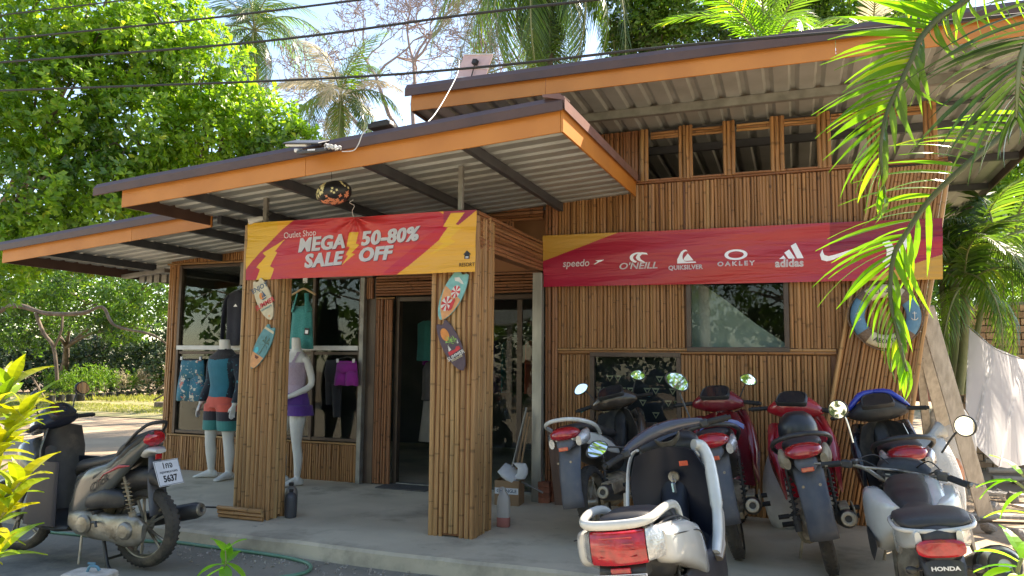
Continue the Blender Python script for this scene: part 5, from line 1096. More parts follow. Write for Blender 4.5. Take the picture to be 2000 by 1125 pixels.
for s, a0, sg in (('WELCOME', 90, -1), ('ABOARD', 270, 1)):
    for i, ch in enumerate(s):
        a = R(a0+sg*(i-(len(s)-1)/2)*9.0); link('letter', text_mesh(ch, .055, K_INK, .0005, .0006), lb, (math.cos(a)*rm_, -.0445, math.sin(a)*rm_), (R(90), (PI/2-a) if sg < 0 else -(a-R(270)), 0))
for sx in (-1, 1):
    am = MB().tube([(sx*rm_, -.044, .035), (sx*rm_, -.044, -.035)], .004, 6).tube([(sx*rm_-.018, -.044, .022), (sx*rm_+.018, -.044, .022)], .003, 6).tube([(sx*rm_+.026*math.cos(R(a)), -.044, -.012+.026*math.sin(R(a))) for a in range(200, 345, 18)], .004, 6)
    am.build('anchor_emblem', P_WHT, lb, smooth=60)
MB().tube([(math.cos(R(a))*(ro+.012+.006*math.cos(R(a*4))), -.01, math.sin(R(a))*(ro+.012+.006*math.cos(R(a*4)))) for a in range(0, 361, 8)], .006, 6).build('rope', P_ROPE, lb, smooth=60)
# ------------------------------------------------------------------ lantern, lamp, cables on the porch
ln = empty('paper_lantern', P(653, 377, Y=5.2), label='black oval paper lantern with pale stars hanging under the porch roof', cat='lantern'); ln.rotation_euler = (R(5), R(-14), 0)
L_BLACK = pbr('black_paper', (.015, .015, .018), .45); L_YEL = pbr('cream_star', (.75, .68, .35), .5); L_ORG = pbr('peach_star', (.70, .26, .14), .5)
rx, rz = .145, .098; body = MB(); body.lathe([(rx*math.sin(PI*i/14)+.0005, -rz*math.cos(PI*i/14)) for i in range(15)], n=28).build('lantern_body', L_BLACK, ln, smooth=70)
def star_on(th, ph, s, mb, pts=5):
    c = Vector((math.cos(ph)*math.cos(th)*rx, math.cos(ph)*math.sin(th)*rx, math.sin(ph)*rz)); n = Vector((c.x/rx**2, c.y/rx**2, c.z/rz**2)).normalized(); a, b = ring_frame(n); a0 = rnd.random()*2
    mb.prism([c+n*.001+(a*math.cos(a0+PI*i/pts)+b*math.sin(a0+PI*i/pts))*(s if i % 2 == 0 else s*.45) for i in range(2*pts)], n*.003)
for k in range(46):
    th = R(rnd.uniform(-190, -90)); ph = R(rnd.uniform(-15, 70)); mb = MB(); star_on(th, ph, rnd.uniform(.012, .020), mb); mb.build('paper_star', L_YEL, ln, smooth=0)
for k in range(26):
    th = R(rnd.uniform(-140, 10)); ph = R(rnd.uniform(-75, -25)); mb = MB(); star_on(th, ph, rnd.uniform(.016, .026), mb, 4); mb.build('paper_star', L_ORG, ln, smooth=0)
for k in range(9):
    mb = MB(); star_on(R(rnd.uniform(-75, -5)), R(rnd.uniform(-20, 40)), .013, mb); mb.build('paper_star', L_YEL, ln, smooth=0)
p0 = P(653, 350, Y=5.2); MB().tube([Vector((0, 0, rz-.01)), Vector((.02, 0, zr(-3.5)+.1-ln.location.z))], .002, 5).build('cord', M_BLACK, ln)
tag(MB().tube(catmull([P(690, 423, Y=5.53), P(688, 412, Y=5.5), P(692, 402, Y=5.4), P(683, 396, Y=5.3), P(690, 390, Y=5.25)], 5), .003, 5).build('banner_string', M_WHITE), 'white string tying the sale banner up to the lantern', 'string')
cm = empty('security_camera', P(502, 430, Y=5.58), label='small white bullet camera above the left end of the sale banner', cat='camera')
MB().tube([(-.06, -.05, -.02), (-.055, -.045, -.018), (.03, .02, .012), (.045, .03, .016)], [.020, .030, .030, .022], 14).build('housing', M_WHITE, cm, smooth=50)
MB().tube([(.04, .03, .015), (.08, .05, .03), (.095, .06, .06)], .009, 8).lathe([(.001, 0), (.03, 0), (.03, .012), (.001, .014)], (.095, .06, .06), 'z', 12).build('bracket', M_BLACK, cm, smooth=50)
MB().tube([(-.0605, -.0505, -.0202), (-.062, -.052, -.021)], .017, 12).build('lens', K_SCREEN, cm)
fl = empty('solar_floodlight', P(612, 290, Y=4.76), label='solar floodlight with tilted panel clipped over the porch fascia', cat='floodlight'); fl.rotation_euler = (0, 0, R(8))
MB().box((-.06, .0, .055), (.30, .20, .012), (R(22), R(3), 0)).build('solar_panel', M_STEEL_DK, fl, smooth=0, bevel=.004)
MB().box((-.11, -.03, .028), (.18, .10, .022), (R(22), R(3), 0)).build('panel_back', M_WHITE, fl, smooth=0, bevel=.008)
MB().box((.02, -.02, -.028), (.24, .13, .030), (R(14), R(-3), 0)).build('lamp_body', M_STEEL_DK, fl, smooth=0, bevel=.008)
MB().box((-.105, -.04, -.022), (.03, .09, .028), (R(14), 0, 0)).build('end_cap', M_WHITE, fl, smooth=0, bevel=.006)
MB().box((.03, -.09, -.038), (.06, .004, .012)).build('sensor', K_PLATE, fl, smooth=0)
MB().tube([(.07, -.02, .02), (.05, 0, .04), (-.04, 0, .04)], .010, 6).build('arm', M_STEEL_DK, fl, smooth=50)
coil = [(.12+.11*i/50+.018*math.cos(i*.9), -.03+.016*math.sin(i*.9), .006-.025*i/50+.016*math.cos(i*1.3)) for i in range(51)]
MB().tube(coil, .0055, 6).build('cable_coil', M_WHITE, fl, smooth=60)
jb = empty('junction_box', P(746, 247, Y=4.95), label='black battery box lying on the edge of the porch roof', cat='box'); jb.rotation_euler = (0, R(-4), 0)
MB().box((0, 0, 0), (.19, .12, .04)).box((.0, 0, .028), (.15, .09, .015)).build('case', M_BLACK, jb, smooth=0, bevel=.008)
MB().box((.085, -.02, .005), (.035, .06, .03)).build('terminal', M_WHITE, jb, smooth=0, bevel=.004)
def cable(pts, r, mat, label, group=None, n=6, name='cable'): return tag(MB().tube(catmull(pts, n), r, 6).build(name, mat, None, smooth=70), label, 'cable', group)
cable([P(718, 252, Y=4.80), P(708, 262, Y=4.79), P(700, 282, Y=4.79), P(690, 294, Y=4.79), P(668, 296, Y=4.78)], .004, M_WHITE, 'thin pale lead from the battery box down to the floodlight')
cable([P(897, 118, Y=6.45), P(893, 145, Y=6.1), P(870, 190, Y=5.6), P(850, 222, Y=5.1), P(836, 238, Y=4.92)], .0045, M_WHITE, 'slack white lead between the upper and lower roofs')
an = empty('panel_antenna', P(925, 135, Y=6.75), label='pale pink panel antenna standing on the upper roof edge', cat='antenna'); an.rotation_euler = (R(-12), R(12), R(-14))
P_PINK = pbr('pink_mesh_panel', (.62, .42, .38), .6, 0, (.55, .36, .33), 10, 4)
MB().box((0, 0, .03), (.38, .015, .27)).build('panel', P_PINK, an, smooth=0, bevel=.004)
for z in (-.10, .0, .16): MB().box((0, -.012, z), (.39, .01, .008)).build('rib', M_WHITE, an, smooth=0)
MB().box((.02, -.03, .06), (.05, .05, .05)).tube([(.02, -.03, .06), (.03, -.02, -.2)], .006, 6).build('feed', M_BLACK, an, smooth=0)
# overhead power lines crossing in front (they run on beyond the picture on both sides)
lab = ['topmost black overhead line, passing the upper left corner', 'second black overhead line crossing the left tree and the sky', 'thick black overhead line crossing the coconut palm crown', 'lowest black overhead line running along the upper roof edge']
for k, (q, r_) in enumerate(((((-80, 42), (0, 30), (230, 2), (330, -12)), .006), (((-80, 86), (0, 77), (350, 42), (700, 0), (800, -14)), .008), (((-80, 132), (0, 122), (500, 82), (900, 30), (1140, 2), (1250, -12)), .009), (((-80, 180), (0, 177), (600, 155), (950, 130), (1300, 92), (1740, 54), (1835, 43), (2080, 20)), .009))):
    cable([P(x, y, Y=4.3+.1*k) for x, y in q], r_, M_BLACK, lab[k], 'overhead power lines', 8, 'power_line')
# ------------------------------------------------------------------ hanging clothes
def cloth(name, c, c2=None, scale=6, spots=None): return pbr(name, c, .85, 0, c2 or [x*.8 for x in c], scale, 4, .25, 260, sheen=.2, spots=spots)
F_NAVY = cloth('navy_lycra', (.012, .015, .030)); F_TEAL = cloth('heather_teal', (.03, .24, .24), (.06, .34, .33), 90); F_MAG = cloth('magenta_cloth', (.28, .015, .26)); F_BLK = cloth('black_cloth', (.014, .014, .018)); F_PRINT = cloth('floral_teal', (.015, .13, .20), (.03, .20, .28), 9, [((.70, .66, .55), 13, .56, .02), ((.70, .22, .16), 11, .60, .02), ((.30, .36, .10), 17, .63, .02)])
F_CYAN = cloth('petrol_lycra', (.01, .16, .23)); F_CORAL = cloth('coral_cloth', (.72, .12, .08)); F_DK = cloth('charcoal_cloth', (.035, .03, .04)); F_GRN = cloth('sea_green_cloth', (.04, .24, .22)); F_LAV = cloth('lavender_cloth', (.36, .27, .34), (.42, .33, .40), 70); F_PUR = cloth('purple_cloth', (.10, .03, .24)); F_DOT = cloth('navy_dotted', (.015, .025, .04), None, 6, [((.06, .30, .36), 26, .60, .03)])
def drape(mb, rows, fold=.012, nf=7, n=36, seed=0, mi=0):
    """rows: (cx, cz, halfwidth, halfdepth); a hollow hanging cloth with folds"""
    rr = random.Random(seed); ph = rr.random()*6; rings = []
    for i, (cx, cz, hw, hd) in enumerate(rows):
        k = i/(len(rows)-1); rings.append([Vector((cx+math.cos(2*PI*j/n)*(hw+fold*.4*k*math.sin(nf*2*PI*j/n+ph)), math.sin(2*PI*j/n)*(hd+fold*k*math.sin(nf*2*PI*j/n+ph+.6*k)), cz+.004*math.sin(4*2*PI*j/n))) for j in range(n)])
    mb.loft(rings, cap=False, mi=mi); return mb
def garment(name, loc, label, cat, rz=0): return empty(name, loc, rz, label, cat)
# navy rash vest
g = garment('rash_vest', (-6.50, 7.50, 2.38), 'navy long sleeved rash vest hanging before the left window', 'shirt')
m = MB(); drape(m, [(0, .01, .05, .035), (0, -.01, .09, .04), (0, -.04, .16, .045), (0, -.10, .185, .05), (0, -.3, .17, .055), (0, -.5, .165, .055), (0, -.68, .17, .06)], .010, 5, seed=1); m.build('body', F_NAVY, g, smooth=70, solid=.003)
for s in (-1, 1): MB().tube(catmull([(s*.13, 0, -.055), (s*.19, .0, -.14), (s*.215, -.01, -.35), (s*.225, -.01, -.62)], 4), [.055, .055, .055, .052, .05, .048, .045, .042, .04, .038, .036, .034, .033], 12, flat=.5).build('sleeve', F_NAVY, g, smooth=60)
MB().prism([(-.03, -.056, -.20), (0, -.056, -.165), (.03, -.056, -.20)], (0, -.002, 0)).build('chest_logo', K_PRINT, g, smooth=0)
MB().tube([(0, 0, .0), (0, 0, .05), (.012, 0, .065), (.0, 0, .08)], .0025, 6).build('hook', M_STEEL, g)
tag(MB().span((-6.51, 7.515, 2.46), (-6.47, 7.535, 2.74)).build('hanging_rod', M_STEEL, None, smooth=0), 'short steel strap the navy rash vest hangs from', 'strap')
# teal tank on a wooden hanger
g = garment('tank_top', (-5.44, 7.36, 2.30), 'heather teal tank top with a swing tag, on a wooden hanger', 'shirt')
m = MB(); drape(m, [(0, -.14, .105, .03), (0, -.20, .135, .04), (0, -.32, .14, .045), (0, -.48, .15, .05), (0, -.64, .165, .055)], .014, 6, seed=3)
for s in (-1, 1): m.tube(catmull([(s*.065, -.02, .01), (s*.078, -.03, -.06), (s*.10, -.035, -.15), (s*.12, -.03, -.20)], 4), [.024]*6+[.03, .034, .04, .042, .044, .046, .046], 8, flat=.35)
m.build('body', F_TEAL, g, smooth=70, solid=.003)
MB().box((.115, -.06, -.44), (.062, .004, .08), (0, .1, 0)).build('swing_tag', K_INK, g, smooth=0); MB().box((.115, -.064, -.445), (.04, .003, .04), (0, .1, 0)).build('tag_print', K_PRINT, g, smooth=0)
hg = empty('clothes_hanger', (-5.44, 7.37, 2.325), label='wooden hanger holding the teal tank top', cat='hanger')
MB().tube(catmull([(-.17, 0, -.03), (-.10, 0, .005), (0, 0, .045), (.10, 0, .005), (.17, 0, -.03)], 5), .013, 8).build('shoulder_bar', pbr('pale_wood', (.50, .34, .18), .5), hg, smooth=60); MB().tube([(0, 0, .05), (0, 0, .085), (.018, 0, .10), (.022, 0, .12), (.0, 0, .135), (-.016, 0, .125)], .0025, 6).build('hook', M_STEEL, hg)
tag(MB().span((-5.46, 7.375, 2.44), (-5.40, 7.39, 2.56)).build('hanging_rod', M_WHITE, None, smooth=0), 'pale strap the teal tank top hanger hooks on', 'strap')
def shorts(loc, w_, h, mat, label, seed, wb=None, flare=1.12):
    g = garment('shorts', loc, label, 'shorts'); m = MB()
    drape(m, [(0, 0, w_*.46, .03), (0, -h*.15, w_*.5, .045), (0, -h*.45, w_*.52, .055)], .006, 4, seed=seed)
    for s in (-1, 1): drape(m, [(s*w_*.25, -h*.40, w_*.26, .05), (s*w_*.27, -h*.7, w_*.27*flare, .055), (s*w_*.29, -h, w_*.26*flare*1.05, .06)], .010, 4, seed=seed+s)
    m.build('cloth', mat, g, smooth=70, solid=.003)
    MB().lathe([(1, -.012), (1, .012)], (0, 0, 0), 'z', 30)._post((0, 0, 0), (w_*.462, .032, 1), 60).build('waistband', wb or mat, g, smooth=60, solid=.003)
    for s in (-1, 1): MB().box((s*w_*.40, -.03, .015), (.03, .015, .045)).build('clip', M_WHITE, g, smooth=0, bevel=.003)
    MB().tube([(-w_*.4, 0, .04), (0, 0, .06), (w_*.4, 0, .04)], .003, 6).build('wire', M_STEEL, g, smooth=60); return g
shorts((-7.18, 7.49, 1.52), .38, .52, F_PRINT, 'teal floral board shorts clipped beside the male mannequin', 5, F_BLK)
shorts((-4.89, 7.49, 1.51), .27, .27, F_MAG, 'magenta running shorts hanging by the steel door post', 8)
g = garment('leggings', (-5.09, 7.53, 1.53), 'black leggings hanging behind the female mannequin', 'leggings')
m = MB(); drape(m, [(0, 0, .11, .02), (0, -.15, .13, .03), (.01, -.28, .12, .035)], .004, 4, seed=2); drape(m, [(.03, -.25, .075, .035), (.05, -.45, .055, .03), (.055, -.66, .045, .03)], .004, 4, seed=4); drape(m, [(-.05, -.25, .06, .035), (-.055, -.42, .045, .03), (-.05, -.52, .04, .03)], .004, 4, seed=6); m.build('cloth', F_BLK, g, smooth=70, solid=.003)
# ------------------------------------------------------------------ mannequins
def remeshed(mb, name, mat, parent, voxel=.008, smooth_it=4, cut=None, mats=None, pick=None):
    me0 = mb.mesh('tmp', mat, 0, True); o = bpy.data.objects.new('tmp', me0); COL.objects.link(o)
    r_ = o.modifiers.new('r', 'REMESH'); r_.mode = 'VOXEL'; r_.voxel_size = voxel; s = o.modifiers.new('s', 'SMOOTH'); s.iterations = smooth_it; s.factor = .5
    bpy.context.view_layer.update(); me = bpy.data.meshes.new_from_object(o.evaluated_get(bpy.context.evaluated_depsgraph_get())); bpy.data.objects.remove(o)
    me.name = name; me.materials.clear(); [me.materials.append(q) for q in (mats or [mat])]; me.shade_smooth()
    if cut or pick:
        bm = bmesh.new(); bm.from_mesh(me)
        if cut: bmesh.ops.delete(bm, geom=[f for f in bm.faces if cut(f.calc_center_median())], context='FACES')
        if pick:
            for f in bm.faces: f.material_index = pick(f.calc_center_median())
        bm.to_mesh(me); bm.free()
    return link(name, me, parent)
M_DUMMY = pbr('white_fibreglass', (.66, .65, .60), .38, 0, (.60, .58, .53), 4, 5, spots=[((.36, .32, .26), 6, .66, .15)])
def limb(mb, pts, rs, flat=1.0, n=16): p = catmull(pts, 4); k = len(p); q = [rs[min(int(i/4), len(rs)-2)]+(rs[min(int(i/4)+1, len(rs)-1)]-rs[min(int(i/4), len(rs)-2)])*((i/4) % 1 if i < k-1 else 1) for i in range(k)]; return mb.tube(p, q, n, flat=flat)
def hand(mb, wrist, dirv, side, thumb_dir):
    w_ = Vector(wrist); d = Vector(dirv).normalized(); sdv = Vector(side).normalized(); n = d.cross(sdv)
    mb.loft([super_ring(w_+d*t, sdv, n, a, b, 12, 2.4) for t, a, b in ((-.02, .024, .018), (.01, .028, .016), (.05, .040, .015), (.085, .040, .013), (.095, .034, .010))])
    for k, (o, L) in enumerate(((-.030, .068), (-.010, .080), (.010, .076), (.030, .060))):
        b = w_+d*.085+sdv*o; mb.tube([b, b+d*L*.45+n*.004, b+d*L*.8+n*.014, b+d*L+n*.026], [.0098, .0092, .0085, .006], 8)
    b = w_+d*.02+Vector(thumb_dir)*.022; mb.tube([b, b+d*.03+Vector(thumb_dir)*.024, b+d*.065+Vector(thumb_dir)*.030], [.013, .011, .007], 8)
def foot(mb, ankle, fd):
    a = Vector(ankle); f = Vector(fd).normalized(); s = f.cross(Z_)
    mb.loft([super_ring(Vector((a.x, a.y, 0))+f*t+Z_*zc, s, Z_, hw, hh, 12, 2.4) for t, zc, hw, hh in ((-.075, .035, .020, .025), (-.05, .045, .034, .042), (0, .055, .038, .055), (.06, .045, .040, .042), (.13, .028, .048, .026), (.18, .018, .044, .016), (.205, .014, .022, .010))])
    mb.tube([a+Z_*.04, Vector((a.x, a.y, .05))], [.042, .045], 12)
def torso_rings(scale=1.0, fem=False, infl=0):
    T = [(.80, .10, .07, 0), (.84, .165, .10, 0), (.93, .18, .115, 0), (1.02, .165, .105, 0), (1.10, .150, .095, -.005), (1.20, .165, .105, -.01), (1.32, .19, .12, -.015), (1.40, .198, .11, -.01), (1.455, .185, .085, .0), (1.495, .12, .065, .008), (1.53, .072, .06, .008), (1.62, .060, .058, -.005), (1.645, .058, .056, -.008)] if not fem else \
        [(.80, .10, .08, 0), (.85, .165, .11, 0), (.94, .175, .115, .0), (1.03, .15, .10, 0), (1.12, .125, .085, 0), (1.22, .14, .10, -.01), (1.32, .155, .125, -.02), (1.40, .16, .095, -.01), (1.455, .15, .07, .0), (1.50, .095, .055, .005), (1.54, .055, .05, .005), (1.64, .047, .047, -.005), (1.665, .045, .045, -.008)]
    return [super_ring((0, y, z), X_, Y_, hw+infl, hd+infl, 24, 2.25) for z, hw, hd, y in T]
ML = [(.45, .0)]
def male():
    t = empty('mannequin', (-6.42, 7.20, PLAT), R(-8), 'headless white male mannequin in a teal and black rash vest and striped shorts', 'mannequin')
    b = MB().loft(torso_rings())
    legs = [([(.09, 0, .90), (.115, 0, .70), (.12, .01, .47), (.125, .03, .30), (.125, .03, .08)], [.105, .092, .062, .062, .036]), ([(-.09, 0, .90), (-.12, -.02, .70), (-.14, -.03, .47), (-.155, 0, .30), (-.17, .03, .08)], [.105, .092, .062, .062, .036])]
    for p, r_ in legs: limb(b, p, r_)
    foot(b, (.125, .03, .05), (.05, -1, 0)); foot(b, (-.17, .03, .05), (-.75, -.66, 0))
    arms = [([(.17, .01, 1.43), (.225, .02, 1.33), (.255, .035, 1.13), (.265, .0, 1.0), (.262, -.05, .88)], [.062, .055, .045, .042, .028]), ([(-.17, .01, 1.43), (-.225, .02, 1.33), (-.27, .035, 1.13), (-.30, .0, 1.0), (-.315, -.05, .88)], [.062, .055, .045, .042, .028])]
    for p, r_ in arms: limb(b, p, r_)
    hand(b, (.262, -.055, .87), (.05, -.25, -1), (.2, 1, 0), (-.8, -.5, 0)); hand(b, (-.315, -.055, .87), (-.1, -.25, -1), (-.3, 1, 0), (.7, -.6, 0))
    remeshed(b, 'body', M_DUMMY, t, .007, 3)
    v = MB().loft(torso_rings(infl=.013))
    for p, r_ in arms: limb(v, p, [q+.012 for q in r_])
    remeshed(v, 'rash_vest', F_CYAN, t, .009, 4, cut=lambda c: c.z < .95 and abs(c.x) < .2 or c.z < .905 or (c.z > 1.53), mats=[F_CYAN, F_BLK, F_DOT], pick=lambda c: 1 if c.z > 1.40+.10*abs(c.x) else (2 if abs(c.x) > .155+.05*(c.z-1.1) else 0))
    s = MB().loft([super_ring((0, 0, z), X_, Y_, hw, hd, 24, 2.4) for z, hw, hd in ((1.00, .168, .112), (.93, .198, .135), (.84, .21, .145))])
    for q in (-1, 1): s.loft([super_ring((q*x, 0, z), X_, Y_, hw, hd, 20, 2.4) for x, z, hw, hd in ((.10, .88, .115, .14), (.112, .75, .115, .135), (.122, .62, .115, .13), (.126, .57, .113, .128))])
    remeshed(s, 'board_shorts', F_CORAL, t, .009, 3, cut=lambda c: c.z < .572 or c.z > .995, mats=[F_CORAL, F_DK, F_GRN], pick=lambda c: 0 if c.z > .80 else (1 if c.z > .69 else 2))
    MB().box((-.02, -.128, 1.31), (.05, .004, .014)).build('chest_logo', K_INK, t, smooth=0)
    return t
def female():
    t = empty('mannequin', (-5.36, 7.16, PLAT), R(-12), 'headless white female mannequin in a lavender vest and purple shorts', 'mannequin')
    b = MB().loft(torso_rings(fem=True))
    for p, r_ in (([(.08, 0, .90), (.085, -.02, .70), (.075, -.01, .47), (.075, .02, .30), (.065, .02, .08)], [.105, .085, .052, .052, .030]), ([(-.09, 0, .90), (-.13, -.03, .70), (-.16, -.05, .47), (-.17, 0, .30), (-.18, .03, .08)], [.105, .085, .052, .052, .030])): limb(b, p, r_)
    foot(b, (.065, .02, .05), (-.25, -1, 0)); foot(b, (-.18, .03, .05), (-.6, -.8, 0))
    arm = ([(.135, .01, 1.43), (.185, .03, 1.33), (.215, .05, 1.14), (.16, -.07, 1.05), (.06, -.17, .99)], [.048, .043, .036, .033, .024])
    limb(b, *arm); limb(b, [(-.135, .01, 1.43), (-.18, .03, 1.33), (-.21, .05, 1.13), (-.23, .0, 1.0), (-.24, -.04, .88)], [.048, .043, .036, .033, .024])
    hand(b, (.055, -.172, .985), (-.75, -.3, -.55), (.3, -.1, -.9), (-.2, -.2, .9)); hand(b, (-.24, -.045, .87), (0, -.2, -1), (0, 1, 0), (.8, -.5, 0))
    remeshed(b, 'body', M_DUMMY, t, .007, 3)
    v = MB().loft(torso_rings(fem=True, infl=.011))
    remeshed(v, 'vest', F_LAV, t, .008, 3, cut=lambda c: c.z < .95 or (c.z > 1.38 and abs(abs(c.x)-.088) > .016) or c.z > 1.50)
    s = MB().loft([super_ring((0, 0, z), X_, Y_, hw, hd, 24, 2.4) for z, hw, hd in ((1.04, .158, .11), (.95, .19, .13), (.86, .20, .135))])
    for q in (-1, 1): s.loft([super_ring((q*x, 0, z), X_, Y_, hw, hd, 20, 2.4) for x, z, hw, hd in ((.10, .90, .115, .14), (.115, .80, .128, .145), (.12, .77, .128, .145))])
    remeshed(s, 'running_shorts', F_PUR, t, .009, 3, cut=lambda c: c.z < .79 or c.z > 1.035)
    return t
male(); female()
# ------------------------------------------------------------------ things in the doorway and on the platform
P_CARD = pbr('cardboard', (.34, .21, .11), .85, 0, (.28, .17, .09), 5, 5, .15, 60); P_BRICK = pbr('brick', (.34, .12, .065), .9, 0, (.24, .09, .05), 20, 6, .4, 60, rand=.25)
bx = empty('cardboard_box', (-2.72, 7.14, PLAT), R(4), 'open cardboard box with mop handles, scoops and cloths, by the steel column', 'box')
m = MB(); m.span((-.125, -.10, 0), (.125, .10, .006)); m.span((-.125, -.10, .007), (-.12, .10, .24)); m.span((.12, -.10, .007), (.125, .10, .24)); m.span((-.119, -.10, .007), (.119, -.095, .24)); m.span((-.119, .095, .007), (.119, .10, .24)); m.build('carton', P_CARD, bx, smooth=0)
MB().box((0, -.1015, .14), (.24, .001, .06)).build('paper_strip', K_PLATE, bx, smooth=0); link('print', text_mesh('CHANGLE', .045, P_NAVY, .001, .0002), bx, (0, -.1025, .14), (R(90), 0, 0)); link('print', text_mesh('fragile', .030, P_BRN, .0002, .0002), bx, (0, -.1012, .05), (R(90), 0, 0))
for k, (x0, y0, x1, z1, m_, lb_) in enumerate(((-.06, .0, .14, .95, M_STEEL, 'thin grey mop handle leaning from the box, leftmost'), (.0, .02, .15, .90, P_CARD, 'brown broom handle leaning from the box'), (.05, .03, .17, .86, P_CARD, 'darker broom handle leaning from the box against the column'))):
    tag(MB().tube([(-2.72+x0, 7.14+y0, PLAT+.012), (-2.72+x1, 7.24, PLAT+z1)], .010, 8).build('broom_handle', m_, None, smooth=60), lb_, 'broom handle', 'handles leaning in the box')
sc1 = empty('dustpan', (-2.70, 7.13, PLAT+.29), label='white plastic dustpan lying in the cardboard box', cat='dustpan'); sc1.rotation_euler = (R(25), R(35), R(10))
MB().loft([super_ring((x, 0, 0), Y_, Z_, a, b, 14, 3) for x, a, b in ((-.12, .10, .006), (-.06, .11, .03), (.06, .10, .05), (.09, .05, .03), (.11, .02, .02))]).build('pan', M_WHITE, sc1, smooth=50, ); MB().tube([(.10, 0, 0), (.36, .0, .06)], .011, 8).build('handle', M_STEEL, sc1, smooth=60)
cb = tag(MB().loft([super_ring((-2.61+.05*math.sin(i), 7.10, PLAT+.26+.05*i), X_, Y_, .06+.01*math.cos(i*2), .03, 12) for i in range(4)]).build('rag', M_WHITE, None, smooth=60), 'crumpled white rag on the rim of the cardboard box', 'rag')
jc = empty('plastic_bottle', (-2.40, 6.16, PLAT), R(10), 'translucent jerrycan with a little pink liquid behind the right pillar', 'jerrycan')
MB().loft([super_ring((0, 0, z), X_, Y_, a, b, 16, 3) for z, a, b in ((.082, .058, .045), (.20, .058, .045), (.255, .05, .04), (.285, .03, .028), (.30, .018, .018), (.325, .018, .018))]).tube(catmull([(-.03, 0, .26), (-.045, 0, .31), (-.01, 0, .33), (.012, 0, .31)], 4), .008, 6).build('can', pbr('milky_plastic', (.62, .60, .56), .4, 0, trans=.3), jc, smooth=50)
MB().loft([super_ring((0, 0, z), X_, Y_, a, b, 16, 3) for z, a, b in ((0, .05, .038), (.006, .057, .044), (.081, .058, .045))]).build('pink_liquid', pbr('pink_liquid', (.60, .25, .22), .25, trans=.3), jc, smooth=50)
for x, y, s, lb_ in ((-4.385, 5.86, 1.15, 'dull grey gas canister half hidden behind the left pillar'), (-4.30, 5.75, 1.0, 'shiny grey gas canister right of the left pillar foot')):
    c = empty('gas_canister', (x, y, PLAT), label=lb_, cat='canister', group='grey canisters by the left pillar'); MB().lathe([(.001, .002), (.048*s, .002), (.052*s, .012), (.052*s, .17*s), (.046*s, .20*s), (.03*s, .215*s), (.016*s, .225*s)], n=22).build('tank', M_STEEL_DK if s == 1 else M_STEEL, c, smooth=50); MB().lathe([(.016*s, .225*s), (.02*s, .23*s), (.02*s, .25*s), (.001, .252*s)], n=14).build('valve', M_BLACK, c, smooth=50)
tag(MB().box((-4.10, 7.55, PLAT+.008), (.62, .34, .012)).build('door_mat', pbr('grey_mat', (.12, .11, .10), .95, 0, (.08, .075, .07), 30, 5, .4, 200), None, smooth=0, bevel=.004), 'thin grey door mat before the shop doorway', 'mat')
br = empty('brick_stack', (-2.36, 7.35, PLAT), R(3), 'small stack of red bricks between the column and the brown board', 'bricks')
bme = MB().box((0, 0, 0), (.115, .10, .048)).mesh('brick', P_BRICK, 0)
for k in range(4):
    for j in range(2): link('brick', bme, br, (-.055+.118*j*.5+rnd.uniform(-.006, .006)+.0, .0+.102*j, .026+.052*k), (0, 0, rnd.uniform(-.08, .08)))
bd = tag(MB().box((0, 0, .37), (.165, .018, .74)).build('wooden_board', pbr('brown_board', (.17, .095, .06), .7, 0, (.12, .07, .045), 4, 6, .15, 40, stretch=(6, 6, 1)), None, smooth=0, bevel=.003), 'smooth brown board leaning on the wall beside the brick stack', 'board'); bd.location = (-2.20, 7.28, PLAT); bd.rotation_euler = (R(-9), R(-8), R(10))
tag(MB().tube(catmull([(-5.6, 5.72, PLAT+.008), (-5.3, 5.80, PLAT+.008), (-5.05, 5.86, PLAT+.008), (-4.83, 5.80, PLAT+.008)], 6), .008, 6).build('power_lead', M_BLACK, None, smooth=60), 'thin black lead on the platform running to the left pillar', 'cable')
P_HOSE = pbr('green_hose', (.10, .24, .15), .4, 0, (.14, .28, .19), 12, 4)
tag(MB().tube(catmull([(-6.2, 4.86, .014), (-5.2, 4.93, .014), (-4.88, 5.0, .014), (-4.5, 4.99, .014), (-4.1, 4.985, .014), (-3.75, 4.96, .014), (-3.48, 4.88, .014), (-3.36, 4.74, .014), (-3.37, 4.60, .014), (-3.5, 4.40, .014), (-3.7, 4.0, .014)], 8), .0135, 10).build('garden_hose', P_HOSE, None, smooth=70), 'pale green garden hose curving over the driveway below the platform', 'hose')
bl = empty('stone_block', (-4.46, 3.83, 0), R(12), 'rough white block with a tap on it at the bottom left', 'block')
MB().loft([super_ring((0, 0, z), X_, Y_, a, b, 20, 8) for z, a, b in ((0, .155, .10), (.05, .16, .105), (.105, .155, .10), (.115, .14, .09))]).build('block', pbr('lime_block', (.60, .54, .46), .9, 0, (.45, .39, .32), 12, 7, .6, 30), bl, smooth=30)
MB().tube(catmull([(-.02, 0, .11), (.0, 0, .15), (.05, 0, .15), (.07, 0, .125)], 4), .010, 8).box((.01, 0, .17), (.05, .012, .012)).build('tap', pbr('blue_tap', (.10, .25, .34), .4), bl, smooth=50)
